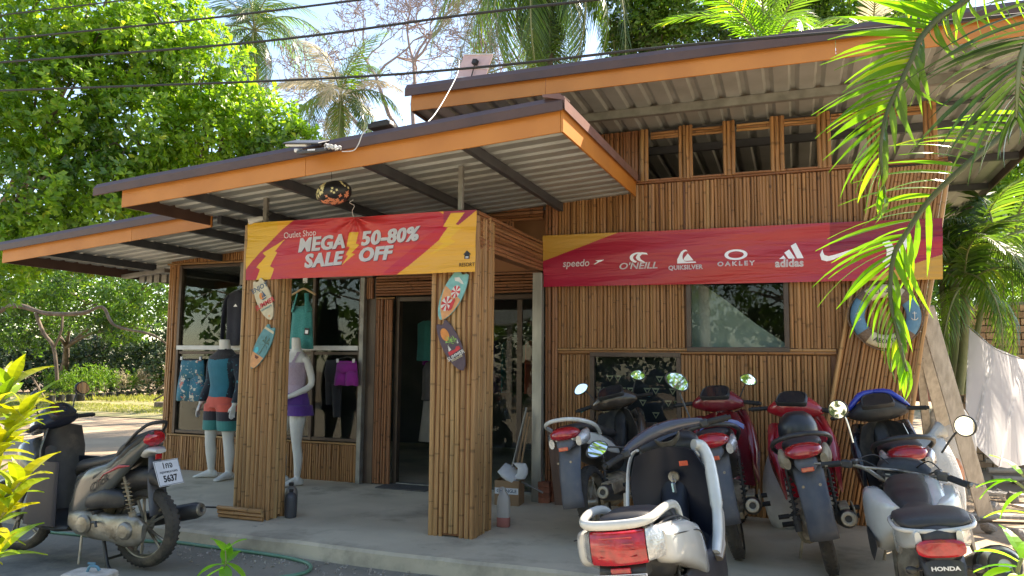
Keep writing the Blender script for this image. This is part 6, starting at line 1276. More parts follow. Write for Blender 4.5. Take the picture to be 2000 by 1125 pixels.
# ---- inside the shop: rack, garments and a dressed stand
rk = empty('clothes_rack', (-3.75, 9.3, PLAT), label='chrome clothes rack inside the doorway', cat='rack')
MB().tube([(-.8, 0, 1.75), (.8, 0, 1.75)], .013, 8).build('rail', M_STEEL, rk, smooth=60)
for s in (-1, 1): MB().tube([(s*.78, 0, 0), (s*.78, 0, 1.75)], .013, 8).build('upright', M_STEEL, rk, smooth=60)
cols = [(F_GRN, 'sea green'), (F_TEAL, 'teal'), (F_NAVY, 'navy'), (F_BLK, 'black'), (F_PUR, 'purple'), (F_CYAN, 'petrol blue'), (F_DK, 'charcoal'), (F_CORAL, 'coral'), (F_LAV, 'lavender')]
for k, (m_, nm) in enumerate(cols):
    o = MB(); drape(o, [(0, 0, .03, .05), (0, -.05, .035, .18), (0, -.3, .03, .19), (0, -.68, .035, .20)], .01, 5, seed=20+k)
    tag(o.build('hanging_shirt', m_, None, smooth=70, loc=(-4.42+.165*k, 9.3, PLAT+1.68)), '%s shirt on the rack inside the doorway' % nm, 'shirt', 'shirts on the rack inside')
for k, (x, z, m_, nm) in enumerate(((-4.32, 2.03, F_GRN, 'pale green'), (-4.20, 2.05, F_TEAL, 'bright teal'), (-4.40, 1.98, F_MAG, 'magenta'))):
    o = MB(); drape(o, [(0, 0, .05, .03), (0, -.04, .14, .035), (0, -.3, .13, .045), (0, -.5, .14, .05)], .012, 5, seed=50+k)
    tag(o.build('hanging_shirt', m_, None, smooth=70, loc=(x, 8.4+.15*k, z)), '%s shirt hanging high just inside the left door jamb' % nm, 'shirt', 'shirts by the door jamb')
ds = empty('dressed_stand', (-4.25, 8.5, PLAT), label='shop stand wearing a grey top over a cream dress, inside the door', cat='stand')
o = MB(); drape(o, [(0, 1.42, .05, .05), (0, 1.38, .13, .08), (0, 1.3, .17, .11), (0, 1.0, .17, .12), (0, .92, .18, .12)], .01, 5); o.build('grey_top', cloth('grey_knit', (.16, .15, .15)), ds, smooth=70, solid=.003)
o = MB(); drape(o, [(0, .98, .14, .10), (0, .7, .17, .13), (0, .42, .20, .16)], .02, 7); o.build('cream_dress', cloth('cream_cloth', (.50, .48, .42)), ds, smooth=70, solid=.003); MB().tube([(0, 0, 0), (0, 0, 1.5)], .018, 8).build('pole', M_STEEL, ds)
# pale sheet behind the right window, dark backing with triangles behind the low window
o = MB(); rows = [[Vector((-1.05+.10*i+.012*math.sin(j*1.3+i), 7.72+.02*math.sin(i*1.7+j*.8), 1.55+.115*j*(1-.085*i))) for j in range(9)] for i in range(11)]
tag(o.loft(rows, closed=False, cap=False).build('dust_sheet', pbr('grey_plastic_sheet', (.42, .44, .38), .5, 0, (.30, .32, .27), 3, 5, .2, 8), None, smooth=70), 'grey plastic sheet slumped inside behind the right wall window', 'sheet')
sh_ = empty('patterned_cloth', (-1.51, 7.62, 1.27), label='dark cloth with cream triangles behind the low window', cat='cloth')
MB().box((0, 0, 0), (1.0, .006, .72)).build('backcloth', F_DK, sh_, smooth=0)
for i in range(11):
    for j in range(4):
        if (i+j*2) % 3 and rnd.random() < .85:
            x = -.42+.085*i+(.04 if j % 2 else 0); z = -.26+.12*j; mb = MB()
            for s_ in (1, .55): mb.prism([(x-.038*s_, -.004-(1-s_)*.002, z+.03*s_), (x+.038*s_, -.004-(1-s_)*.002, z+.03*s_), (x, -.004-(1-s_)*.002, z-.035*s_)], (0, -.001, 0), mi=0 if s_ == 1 else 1)
            mb.build('triangle_print', [P_CREAM, F_DK], sh_, smooth=0)
# ------------------------------------------------------------------ vegetation
LF_BRIGHT = leaf_mat('bright_leaf', (.085, .17, .018), (.20, .30, .035), (.34, .36, .05), .42, .32)
LF_MID = leaf_mat('mid_leaf', (.05, .11, .018), (.11, .19, .03), (.20, .24, .04), .38, .35)
LF_MID2 = leaf_mat('mid_bright_leaf', (.045, .10, .02), (.10, .18, .03), (.22, .26, .05), .36, .24)
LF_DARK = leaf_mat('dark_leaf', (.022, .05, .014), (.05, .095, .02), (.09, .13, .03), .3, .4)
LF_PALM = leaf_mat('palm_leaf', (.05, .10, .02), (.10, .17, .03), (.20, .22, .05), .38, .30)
LF_SHADE = leaf_mat('shaded_leaf', (.012, .03, .010), (.028, .055, .014), (.06, .09, .02), .12, .5)  # deep shade of the far hedge put into the leaf colour
LF_PALMD = leaf_mat('dark_palm_leaf', (.025, .055, .018), (.05, .085, .025), (.16, .17, .08), .25, .32)
LF_PALMY = leaf_mat('sunny_palm_leaf', (.07, .16, .012), (.12, .23, .018), (.36, .34, .04), .5, .28)
LF_DRY = leaf_mat('dry_palm_leaf', (.28, .25, .17), (.40, .35, .26), (.16, .17, .06), .35, .6, (1.0, 1.0, .9))
LF_CROTON = leaf_mat('croton_leaf', (.16, .26, .02), (.40, .36, .02), (.50, .42, .04), .32, .22, (.9, 1.0, .4))
LF_GRASS = leaf_mat('grass_blade', (.12, .15, .035), (.26, .25, .08), (.34, .28, .14), .3, .5)
BARK = pbr('bark', (.20, .155, .115), .95, 0, (.10, .075, .055), 6, 8, .9, 18, stretch=(1, 1, .3))
BARK_GR = pbr('green_cane', (.16, .19, .07), .6, 0, (.24, .24, .11), 4, 6, .2, 20)
BARK_PINK = pbr('pale_twig', (.34, .27, .26), .9, 0, (.24, .19, .18), 8, 5)
NR = np.random.RandomState(11)
def leaves(pos, axis, per, ll, lw, mat, name, parent=None, spread=.9, jit=.35, kind=None):
    """rosettes of `per` leaves round each axis at pos; every leaf is a folded blade of four triangles"""
    n = len(pos); N = n*per; a = axis/np.linalg.norm(axis, axis=1, keepdims=True)
    t = np.cross(a, np.tile([[.3, .2, .93]], (n, 1))); t /= np.linalg.norm(t, axis=1, keepdims=True)+1e-9; b = np.cross(a, t)
    A = np.repeat(a, per, 0); T = np.repeat(t, per, 0); B = np.repeat(b, per, 0); Pp = np.repeat(pos, per, 0)
    ph = (np.tile(np.arange(per), n)*2.4+NR.rand(N)*.8); el = spread*(.6+.6*NR.rand(N))
    rad = T*np.cos(ph)[:, None]+B*np.sin(ph)[:, None]; d = A*np.cos(el)[:, None]+rad*np.sin(el)[:, None]+NR.randn(N, 3)*jit*.4; d /= np.linalg.norm(d, axis=1, keepdims=True)
    s = np.cross(d, A); s /= np.linalg.norm(s, axis=1, keepdims=True)+1e-9; nn = np.cross(s, d)
    L = (ll*(.65+.6*NR.rand(N)))[:, None]; W_ = L*(lw/ll)*.5
    base = Pp+d*L*.12+NR.randn(N, 3)*ll*.15; mid = base+d*L*.55-nn*L*.05; tip = base+d*L-nn*L*(.10+.2*NR.rand(N))[:, None]
    lf = base+d*L*.60+s*W_+nn*L*.03; rt = base+d*L*.60-s*W_+nn*L*.03
    V = np.stack([base, lf, tip, rt, mid], 1).reshape(-1, 3); i = np.arange(N)[:, None]*5
    F = np.concatenate([i+np.array([[0, 4, 1]]), i+np.array([[0, 3, 4]]), i+np.array([[1, 4, 2]]), i+np.array([[4, 3, 2]])], 1).reshape(-1, 3)
    o = link(name, arr_mesh(name, V, F, mat), parent)
    if kind: o['kind'] = kind
    return o
def blob_points(blobs, n, shell=.55):
    w_ = np.array([b[1][0]*b[1][1]+b[1][1]*b[1][2] for b in blobs]); w_ = w_/w_.sum(); P_, A_ = [], []
    for b, ww in zip(blobs, w_):
        k = int(n*ww)+1; d = NR.randn(k, 3); d /= np.linalg.norm(d, axis=1, keepdims=True); r_ = shell+(1-shell)*NR.rand(k)**.6
        lump = 1+.16*np.sin(d[:, 0]*5+b[0][0])*np.cos(d[:, 2]*6+b[0][1])+.10*np.sin(d[:, 1]*9+b[0][2])
        P_.append(np.array(b[0])+d*np.array(b[1])*(r_*lump)[:, None]); ax = d+np.array([0, 0, .55])+NR.randn(k, 3)*.35; A_.append(ax)
    return np.concatenate(P_), np.concatenate(A_)
def blobs_px(lst):
    """(x, y, Y, radius in px[, flattening])"""
    out = []
    for q in lst:
        c = P(q[0], q[1], Y=q[2]); depth = (c-CAM).dot(_f); r_ = q[3]*depth/FPX; k = q[4] if len(q) > 4 else .8; out.append(((c.x, c.y, c.z), (r_, r_*.8, r_*k)))
    return out
def tree(base, blobs, n, ll, lw, mat, label, name='tree', trunk_r=.16, per=7, parent=None, group=None, bark=None, cat='tree', fork=.45, shell=.5, zcut=.2):
    t = empty(name, base, label=label, cat=cat, group=group); b = Vector(base); bark = bark or BARK
    cen = Vector([sum(q[0][i] for q in blobs)/len(blobs) for i in range(3)]); fk = b.lerp(cen, fork); fk.x = b.x*.8+cen.x*.2; fk.y = b.y*.8+cen.y*.2
    mid = b.lerp(fk, .5)+Vector((rnd.uniform(-.1, .1), rnd.uniform(-.1, .1), 0)); k = catmull([b-b, mid-b, fk-b], 5)
    MB().tube(k, [trunk_r*(1.15-.5*i/(len(k)-1)) for i in range(len(k))], 10).build('trunk', bark, t, smooth=60)
    m = MB()
    for c, r_ in blobs:
        c = Vector(c); e = c-b; s = fk-b; pm = (s+e)/2+Vector((rnd.uniform(-.3, .3), rnd.uniform(-.3, .3), rnd.uniform(-.1, .3))); q = catmull([s, pm, e], 5); m.tube(q, [trunk_r*.5*(1-.85*i/(len(q)-1)) for i in range(len(q))], 6)
        for j in range(7):
            d = Vector((rnd.gauss(0, 1)*r_[0], rnd.gauss(0, 1)*r_[1], rnd.gauss(0, .7)*r_[2])); d = d.normalized()*r_[0]*.8; p1 = e+d*.5+Vector((rnd.uniform(-.1, .1), 0, rnd.uniform(0, .15))); m.tube([pm.lerp(e, rnd.random()), p1, e+d], [trunk_r*.16, trunk_r*.10, trunk_r*.04], 5)
    m.build('limbs', bark, t, smooth=60)
    Pp, A = blob_points(blobs, n//per, shell); keep = Pp[:, 2] > zcut; Pp = Pp[keep]-np.array(base); A = A[keep]; mix = np.sin(Pp[:, 0]*1.9)+np.sin(Pp[:, 2]*2.3+1)+np.sin(Pp[:, 1]*1.7)+NR.randn(len(Pp))*.5 < -.55; alt = {LF_BRIGHT: LF_MID2, LF_MID: LF_DARK, LF_MID2: LF_DARK}.get(mat)
    if alt: leaves(Pp[mix], A[mix], per, ll, lw, alt, 'crown', t); leaves(Pp[~mix], A[~mix], per, ll, lw, mat, 'crown', t)
    else: leaves(Pp, A, per, ll, lw, mat, 'crown', t)
    return t
# ---- the big leafy trees left of the shop
tree(P(-60, 760, Y=13.5), blobs_px([(40, 60, 11, 150), (170, 30, 11.5, 150), (-60, 220, 10, 160), (110, 210, 11, 140), (255, 120, 12, 120), (60, 370, 10.5, 120), (-60, 520, 10, 120)]), 26000, .165, .085, LF_BRIGHT, 'large bright leafy tree filling the upper left corner', trunk_r=.22)
tree(P(470, 700, Y=15.5), blobs_px([(330, 60, 13, 95), (390, 150, 13, 110), (260, 260, 12, 130), (400, 270, 13, 110), (500, 250, 13.5, 90), (560, 290, 13.5, 70), (190, 370, 11.5, 110), (60, 480, 11.2, 90, .6), (300, 370, 12.5, 90), (200, 500, 12, 80, .5)]), 28000, .16, .08, LF_BRIGHT, 'bright leafy tree rising behind the left porch roof', trunk_r=.2)
tree(P(120, 735, Y=22), blobs_px([(40, 540, 18, 120, .6), (180, 580, 19, 110, .6), (300, 570, 19, 90, .7), (60, 640, 19, 80, .6), (240, 640, 19, 60, .5)]), 18000, .15, .07, LF_MID2, 'shaded spreading tree with bare crooked limbs, far left behind the yard', trunk_r=.15)
cb_ = P(60, 620, Y=15.0)
lb_t = empty('tree_limb', cb_, label='crooked bare limb arching over the yard at the left', cat='branch')
MB().tube([p-cb_ for p in catmull([P(-60, 650, Y=14.6), P(20, 598, Y=15), P(90, 612, Y=15.2), P(160, 612, Y=15.4), P(200, 600, Y=15.6), P(225, 636, Y=15.6), P(300, 655, Y=15.8), P(345, 690, Y=16)], 6)], [.075]*10+[.06]*10+[.045]*10+[.035]*7+[.025]*6, 8).tube([p-cb_ for p in catmull([P(70, 612, Y=15.1), P(85, 650, Y=15.2), P(105, 680, Y=15.3), P(112, 745, Y=15.4)], 5)], .05, 7).tube([p-cb_ for p in catmull([P(105, 680, Y=15.3), P(120, 645, Y=15.3), P(122, 610, Y=15.4)], 5)], .035, 6).build('limb', BARK, lb_t, smooth=60)
# dark hedge and far woods
def hedge(name, x0, x1, y0, y1, Y, n, ll, mat, label, cat='hedge', kind='stuff', depth=1.5):
    a = P(x0, y1, Y=Y); b = P(x1, y1, Y=Y); zt = P((x0+x1)/2, y0, Y=Y).z; Np = n//6; u = NR.rand(Np); X = a.x+(b.x-a.x)*u; Yv = Y+NR.randn(Np)*depth*.4; top = zt*(.86+.14*np.sin(X*2.1)+.08*np.sin(X*5.3)); Z = NR.rand(Np)**.7*top
    A = NR.randn(Np, 3)*.5+np.array([0, -.8, .6]); o = leaves(np.stack([X, Yv, Z], 1), A, 6, ll, ll*.5, mat, name); tag(o, label, cat, kind=kind); return o
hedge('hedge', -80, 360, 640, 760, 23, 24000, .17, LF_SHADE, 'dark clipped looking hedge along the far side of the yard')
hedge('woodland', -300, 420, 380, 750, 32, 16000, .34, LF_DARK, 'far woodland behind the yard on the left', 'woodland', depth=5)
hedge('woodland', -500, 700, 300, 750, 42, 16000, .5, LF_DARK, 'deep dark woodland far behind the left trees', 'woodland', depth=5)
# row of potted shrubs, grass strips
for k in range(13):
    px = 98+k*19.5; p = P(px, 787-1.2*k, Z=0); dry = k in (7, 9, 10, 12)
    t = empty('potted_shrub', (p.x, p.y, 0), label='%s shrub in a black bag, %s from left in the grass row' % (('dry pinkish', 'pale green')[0 if dry else 1], ('first', 'second', 'third', 'fourth', 'fifth', 'sixth', 'seventh', 'eighth', 'ninth', 'tenth', 'eleventh', 'twelfth', 'thirteenth')[k]), cat='potted plant', group='row of potted shrubs')
    MB().lathe([(.001, 0), (.12, .0), (.135, .05), (.14, .24), (.12, .25), (.001, .24)], n=12).build('nursery_bag', M_BLACK, t, smooth=40)
    h = rnd.uniform(.65, .95); q = NR.randn(110, 3)*np.array([.13, .13, .25*h])+np.array([0, 0, .3+h*.5]); leaves(q, np.array([[0, 0, 1.]]).repeat(110, 0)+NR.randn(110, 3)*.4, 5, .11, .03, LF_DRY if dry else LF_MID, 'foliage', t, .6)
def grass(x0, x1, y0, y1, n, h, label, z=0, m=LF_GRASS):
    X = x0+(x1-x0)*NR.rand(n); Yv = y0+(y1-y0)*NR.rand(n); g = leaves(np.stack([X, Yv, np.full(n, z)], 1), NR.randn(n, 3)*.35+np.array([0, 0, 1.]), 4, h, h*.12, m, 'grass', None, .35); return tag(g, label, 'grass', kind='stuff')
sheet('lawn', -30, -11.5, 14.6, 22, .006, pbr('lawn_soil', (.20, .20, .08), .95, 0, (.30, .25, .13), 1.5, 8, .5, 20))
grass(-27, -12, 15.6, 18.2, 4500, .07, 'short sunlit grass strip before the potted shrubs')
grass(-27, -13, 19.2, 22, 1800, .16, 'taller grass under the potted shrubs')
# poles and junk behind the pots
for k, (a, b) in enumerate((((62, 735), (95, 790)), ((112, 732), (150, 768)), ((118, 732), (165, 735)), ((290, 772), (335, 742)), ((300, 782), (338, 760)))):
    tag(MB().tube([P(*a, Y=19), P(*b, Y=19.4)], .035, 6).build('timber_pole', BARK, None, smooth=60), 'weathered pole lying in the junk behind the potted shrubs, %s' % ('leftmost', 'sloping down right', 'lying level', 'upper one by the shop corner', 'lower one by the shop corner')[k], 'pole', 'poles behind the potted shrubs')
st_ = tag(MB().box((0, 0, .1), (.35, .3, .2)).build('stump', BARK, None, smooth=30, bevel=.03), 'small dark block on the sand left of the shop corner', 'stump'); st_.location = P(316, 798, Z=0)
sk = empty('shed', P(150, 700, Y=24), label='small brown shed seen between the far left trees', cat='shed')
MB().box((0, 0, -.3), (1.6, 1.4, 2.2)).build('wall', M_BROWN, sk, smooth=0); MB().box((-.9, -.1, .2), (1.2, .05, .9)).build('door', M_STEEL_DK, sk, smooth=0); MB().box((0, 0, .9), (2.2, 1.9, .08), (R(8), 0, 0)).build('roof', M_STEEL, sk, smooth=0)
# ---- palms
def frond_mesh(L, nl, ll, arch, droop, mat, seed=0, wid=.045, stemm=None, vee=.35):
    rr = random.Random(seed); mb = MB(); pts = []; n = 14
    for i in range(n+1):
        t = i/n; pts.append(Vector((L*(t-.18*arch*t*t*t), 0, L*arch*(.55*t-1.0*t*t))))
    mb.tube(pts, [.024*L/3*(1-.85*i/n)+.004 for i in range(n+1)], 5, mi=1)
    for k in range(nl):
        t = .10+.90*k/(nl-1); i = min(int(t*n), n-1); p = pts[i].lerp(pts[i+1], t*n-i); d = (pts[i+1]-pts[i]).normalized(); up = Vector((-d.z, 0, d.x)); l = ll*(math.sin(PI*(.12+.80*t)) ** .6)*rr.uniform(.85, 1.1)
        for s in (-1, 1):
            out = (Y_*s*(1-.35*t)+d*(.45+.75*t)+up*(vee+rr.uniform(-.15, .15))).normalized(); w_ = wid*rr.uniform(.8, 1.1); sd = d; q = [p]
            for j in range(1, 4): q.append(q[-1]+(out-Z_*droop*(j*.45)*rr.uniform(.8, 1.2)).normalized()*l/3)
            a = [q[0]-sd*w_*.3, q[0]+sd*w_*.3, q[1]-sd*w_*.5, q[1]+sd*w_*.5, q[2]-sd*w_*.4, q[2]+sd*w_*.4, q[3]]
            mb.add(a, [(0, 1, 3, 2), (2, 3, 5, 4), (4, 5, 6)])
    return mb.mesh('frond', [mat, stemm or BARK_GR], 0, False)
def palm_tree(base, top, L, nf, mats, label, nl=34, ll=.7, trunk=.12, name='palm_tree', droopy=0.0, emin=-60, emax=70, arch=.9, droop=1.0, seed=0, bark=None, wid=.05, vee=.35):
    t = empty(name, base, label=label, cat='palm tree'); b = Vector(base); tp = Vector(top)-b; rr = random.Random(seed)
    MB().tube(catmull([Vector((0, 0, 0)), tp*.5+Vector((.2, 0, 0)), tp], 7), [trunk*(1.2-.5*i/14) for i in range(15)], 10).build('trunk', bark or BARK, t, smooth=60)
    var = [frond_mesh(L*(.9+.1*k), nl, ll, arch*(.8+.25*k), droop, mats[k % len(mats)], seed*7+k, wid, vee=vee) for k in range(3)]
    for k in range(nf):
        e = emax-(emax-emin)*(k/(nf-1)) ** .9; az = k*2.399+rr.uniform(-.2, .2); o = link('frond', var[rr.randrange(3)], t, tp, (rr.uniform(-.3, .3), -R(e+rr.uniform(-8, 8)), az)); o.rotation_mode = 'XYZ'
    return t
palm_tree(P(500, 700, Y=26), P(497, 60, Y=26), 3.9, 24, [LF_PALMD, LF_PALMD, LF_PALM], 'coconut palm standing in the sky gap, left of centre', 52, 1.1, emin=-75, emax=75, droop=1.1, seed=3)
palm_tree(P(1060, 600, Y=19.5), P(1065, -60, Y=19.5), 4.4, 34, [LF_PALMD, LF_PALM, LF_PALMD], 'tall coconut palm whose hanging fronds fill the top centre', 64, 1.15, emin=-88, emax=50, droop=1.3, seed=5, arch=1.15)
palm_tree(P(650, 560, Y=21), P(665, 190, Y=21), 2.9, 20, [LF_DRY, LF_PALM, LF_PALMD], 'dry pale fronded palm behind the middle of the porch roof', 46, .8, emin=-70, emax=65, droop=1.2, seed=8)
palm_tree(P(1480, 500, Y=15.5), P(1500, 110, Y=15.5), 2.7, 11, [LF_PALMY, LF_PALMY, LF_PALM], 'bright yellow green palm behind the upper roof', 38, .62, emin=10, emax=80, droop=.55, seed=9, trunk=.06, bark=BARK_GR)
palm_tree(P(1690, 500, Y=17), P(1700, 110, Y=17), 2.1, 12, [LF_PALM, LF_PALM, LF_DRY], 'smaller grey green palm right of the bright palm above the roof', 34, .55, emin=-10, emax=75, droop=.9, seed=12, trunk=.07, bark=BARK_GR)
pr = empty('palm_clump', P(1868, 760, Y=10.6), label='green caned palm clump beside the leaning planks, right of the shop', cat='palm tree'); b0 = pr.location.copy()
var = [frond_mesh(1.35, 34, .42, .9+.2*k, 1.3, LF_PALM if k else LF_DARK, 60+k, .035) for k in range(3)]
for k, (x0, x1) in enumerate(((1872, 1885), (1858, 1862), (1846, 1835), (1884, 1930))):
    a = P(x0, 770, Y=10.6+.15*k)-b0; b = P(x1, 560-25*k, Y=10.6+.15*k)-b0; MB().tube(catmull([a, a.lerp(b, .5)+Vector((.03, 0, 0)), b], 6), .055 if k < 2 else .035, 9).build('cane', BARK_GR, pr, smooth=60)
    for j in range(9): o = link('frond', var[j % 3], pr, b, (rnd.uniform(-.3, .3), -R(80-15*j+rnd.uniform(-8, 8)), j*2.4+k))
palm_tree(P(1990, 760, Y=13), P(1985, 480, Y=13), 1.9, 13, [LF_PALM, LF_PALMY, LF_PALM], 'pale sunlit palm behind the hanging white sheet', 30, .5, emin=-60, emax=70, droop=1.0, seed=15, trunk=.06, bark=BARK_GR)
# ---- bare pinkish tree
bt_ = empty('bare_tree', P(810, 620, Y=24), label='leafless pinkish grey tree against the sky behind the roofs', cat='tree'); tb = bt_.location.copy(); mbt = MB(); nseg = [0]
def grow(p, d, l, r_, lev):
    if lev == 0 or nseg[0] > 9000: return
    nseg[0] += 1; q1 = p+d*l*.5+Vector((rnd.gauss(0, .06), rnd.gauss(0, .06), rnd.gauss(0, .06)))*l; q = q1+(d+Vector((rnd.gauss(0, .18), rnd.gauss(0, .18), rnd.gauss(0, .12)))).normalized()*l*.5
    mbt.tube([p, q1, q], [r_, r_*.85, max(.012, r_*.70)], 5 if lev > 3 else 3, cap=False)
    for k in range(3 if lev > 5 and rnd.random() < .7 else 2):
        nd = (d*.85+Vector((rnd.gauss(0, .60), rnd.gauss(0, .45), rnd.gauss(.08, .42)))).normalized(); grow(q, nd, l*rnd.uniform(.66, .86), max(.012, r_*.66), lev-1)
MB().tube(catmull([Vector((0, 0, 0)), P(822, 420, Y=24)-tb, P(812, 300, Y=24)-tb], 6), [.20, .19, .18, .17, .17, .16, .16, .15, .15, .14, .14, .13, .13], 9).build('trunk', BARK_PINK, bt_, smooth=60)
for px, py, l in ((860, 235, 1.35), (760, 225, 1.45), (805, 205, 1.5), (900, 260, 1.2), (705, 250, 1.3)):
    s = P(812, 300, Y=24)-tb; e = P(px, py, Y=24+rnd.uniform(-.5, .5))-tb; mbt.tube(catmull([s, s.lerp(e, .5)+Vector((0, 0, -.1)), e], 4), [.12, .11, .10, .095, .09, .085, .08, .075, .07], 7); grow(e, (e-s).normalized()*.7+Z_*.5, l, .085, 9)
mbt.build('limbs', BARK_PINK, bt_, smooth=0, fixn=False)
# ---- trees above and behind the right half
tree(P(1300, 600, Y=22), blobs_px([(1270, 40, 21, 80), (1330, 5, 21, 90), (1400, 70, 20.5, 60), (1210, -40, 22, 60), (1240, 80, 22, 60)]), 16000, .17, .08, LF_MID, 'mid green tree above the upper roof, right of the hanging fronds', trunk_r=.15)
tree(P(1600, 600, Y=24), blobs_px([(1560, 20, 23, 90), (1660, 0, 23, 90), (1750, 20, 22, 70), (1480, -10, 23, 80)]), 13000, .18, .08, LF_MID, 'tree crown behind the smaller palms above the roof', trunk_r=.15)
tree(P(1960, 700, Y=17), blobs_px([(1940, 470, 16, 90), (2020, 350, 16, 120), (1900, 380, 17, 70), (1990, 240, 17, 110)]), 15000, .13, .06, LF_BRIGHT, 'sunlit tree behind the hanging sheet at the right edge', trunk_r=.13)
hedge('woodland', 1500, 2300, 330, 720, 30, 12000, .34, LF_MID, 'far woodland seen past the right end of the shop', 'woodland', depth=4)
# ---- the palm in front of the upper right corner: each leaflet its own blade
fp = empty('palm_tree', (3.3, 3.6, 0), label='near palm leaning in at the top right, its arching fronds hiding the wall corner', cat='palm tree'); fb = fp.location.copy()
MB().tube(catmull([Vector((0, 0, 0)), Vector((.0, .1, 1.6)), Vector((-.1, .1, 3.3))], 6), [.10]*13, 10).build('trunk', BARK_GR, fp, smooth=60)
_lm = {}
def leaflet_mesh(l, w_, dr, tw, mat):
    key = (round(l, 1), round(w_, 3), round(dr, 1), tw, mat.name)
    if key in _lm: return _lm[key]
    n = 6; L_ = []; R_ = []; C_ = []
    for i in range(n+1):
        t = i/n; x = l*(t-.12*dr*t*t); z = -l*dr*.55*t*t; ww = w_*.5*(math.sin(PI*min(1, (t*.92+.08))**.75) if t < .999 else .03); a = tw*t
        c = Vector((x, 0, z)); C_.append(c-Vector((0, 0, w_*.10))); L_.append(c+Vector((0, math.cos(a), math.sin(a)))*ww); R_.append(c-Vector((0, math.cos(a), math.sin(a)))*ww)
    me = MB().loft([[L_[i], C_[i], R_[i]] for i in range(n+1)], closed=False, cap=False).mesh('leaflet', mat, 0, False); _lm[key] = me; return me
def near_frond(px, Ys, nl, ll, mat, side_bias=0, w_=.032, t0=.12, droop=.7, flip=(1, -1), len_end=.35, seed=1, roll=0.0, wilt=0, fwd=.55):
    """px: rachis in photo pixels; Ys: its depth at each point"""
    rr = random.Random(seed); pts = [P(x, y, Y=yy)-fb for (x, y), yy in zip(px, Ys)]; q = catmull(pts, 10); tot = len(q)-1
    fr = empty('frond', (0, 0, 0)); fr.parent = fp
    MB().tube(q, [.014*(1-.8*i/tot)+.0025 for i in range(tot+1)], 7).build('rachis', BARK_GR, fr, smooth=70)
    view = lambda p: ((p+fb)-CAM).normalized()
    for k in range(nl):
        t = t0+(1-t0)*k/(nl-1); i = min(int(t*tot), tot-1); p = q[i].lerp(q[i+1], t*tot-i); d = (q[i+1]-q[i]).normalized(); v = view(p); s0 = d.cross(v).normalized(); s0 = Matrix.Rotation(roll, 3, d) @ s0
        env = (math.sin(PI*(.15+.75*t)) ** .7)*(1-len_end*t*t); 
        for s in flip:
            l = ll*env*rr.uniform(.82, 1.08); out = (s0*s*(1.0-.35*t)+d*(fwd+.7*t*t)+v*rr.uniform(-.25, .25)).normalized(); up = (Z_-out*out.z).normalized() if abs(out.z) < .97 else v.cross(out).normalized()
            yv = up.cross(out).normalized(); M = Matrix((out, yv, up)).transposed() @ Matrix.Rotation(rr.uniform(-.9, .9), 3, 'X')
            dr = droop*rr.uniform(.7, 1.3); link('leaflet', leaflet_mesh(round(l, 1) if l > .15 else .1, w_, round(dr, 1), .5 if rr.random() < .5 else -.4, mat if rr.random() > wilt else LF_DRY), fr, p, M.to_euler())
    return fr
near_frond([(1960, -60), (1876, 7), (1833, 36), (1798, 75), (1783, 110), (1755, 170), (1730, 227), (1720, 300), (1728, 380)], [3.6, 3.5, 3.45, 3.4, 3.35, 3.3, 3.25, 3.2, 3.2], 40, .42, LF_PALMY, w_=.030, droop=.45, seed=2, fwd=.45, flip=(-1,), t0=.1)
near_frond([(1960, -60), (1876, 7), (1833, 36), (1798, 75), (1783, 110), (1755, 170), (1730, 227), (1720, 300), (1728, 380)], [3.6, 3.5, 3.45, 3.4, 3.35, 3.3, 3.25, 3.2, 3.2], 22, .26, LF_PALM, w_=.026, droop=1.3, seed=3, fwd=1.0, flip=(1,), t0=.1)
near_frond([(2080, 120), (2000, 215), (1950, 270), (1883, 325), (1815, 391), (1766, 462), (1745, 504), (1739, 579), (1752, 650), (1771, 725)], [3.9, 3.75, 3.65, 3.5, 3.4, 3.3, 3.25, 3.2, 3.15, 3.1], 38, .45, LF_PALMY, w_=.027, droop=.5, seed=5, fwd=.62, flip=(-1,), t0=.12, len_end=.6)
near_frond([(2080, 120), (2000, 215), (1950, 270), (1883, 325), (1815, 391), (1766, 462), (1745, 504), (1739, 579), (1752, 650), (1771, 725)], [3.9, 3.75, 3.65, 3.5, 3.4, 3.3, 3.25, 3.2, 3.15, 3.1], 14, .30, LF_PALMY, w_=.024, droop=1.2, seed=6, fwd=1.1, flip=(1,), t0=.45)
near_frond([(2070, -40), (2020, 60), (1995, 110), (1988, 170), (1985, 230)], [3.3, 3.2, 3.15, 3.1, 3.1], 24, .50, LF_PALMD, w_=.024, droop=.5, seed=7, t0=.02, fwd=.6)
near_frond([(2060, -120), (1960, -70), (1860, -35), (1780, 0)], [4.0, 3.9, 3.8, 3.7], 24, .34, LF_PALMY, w_=.028, droop=.8, seed=9)
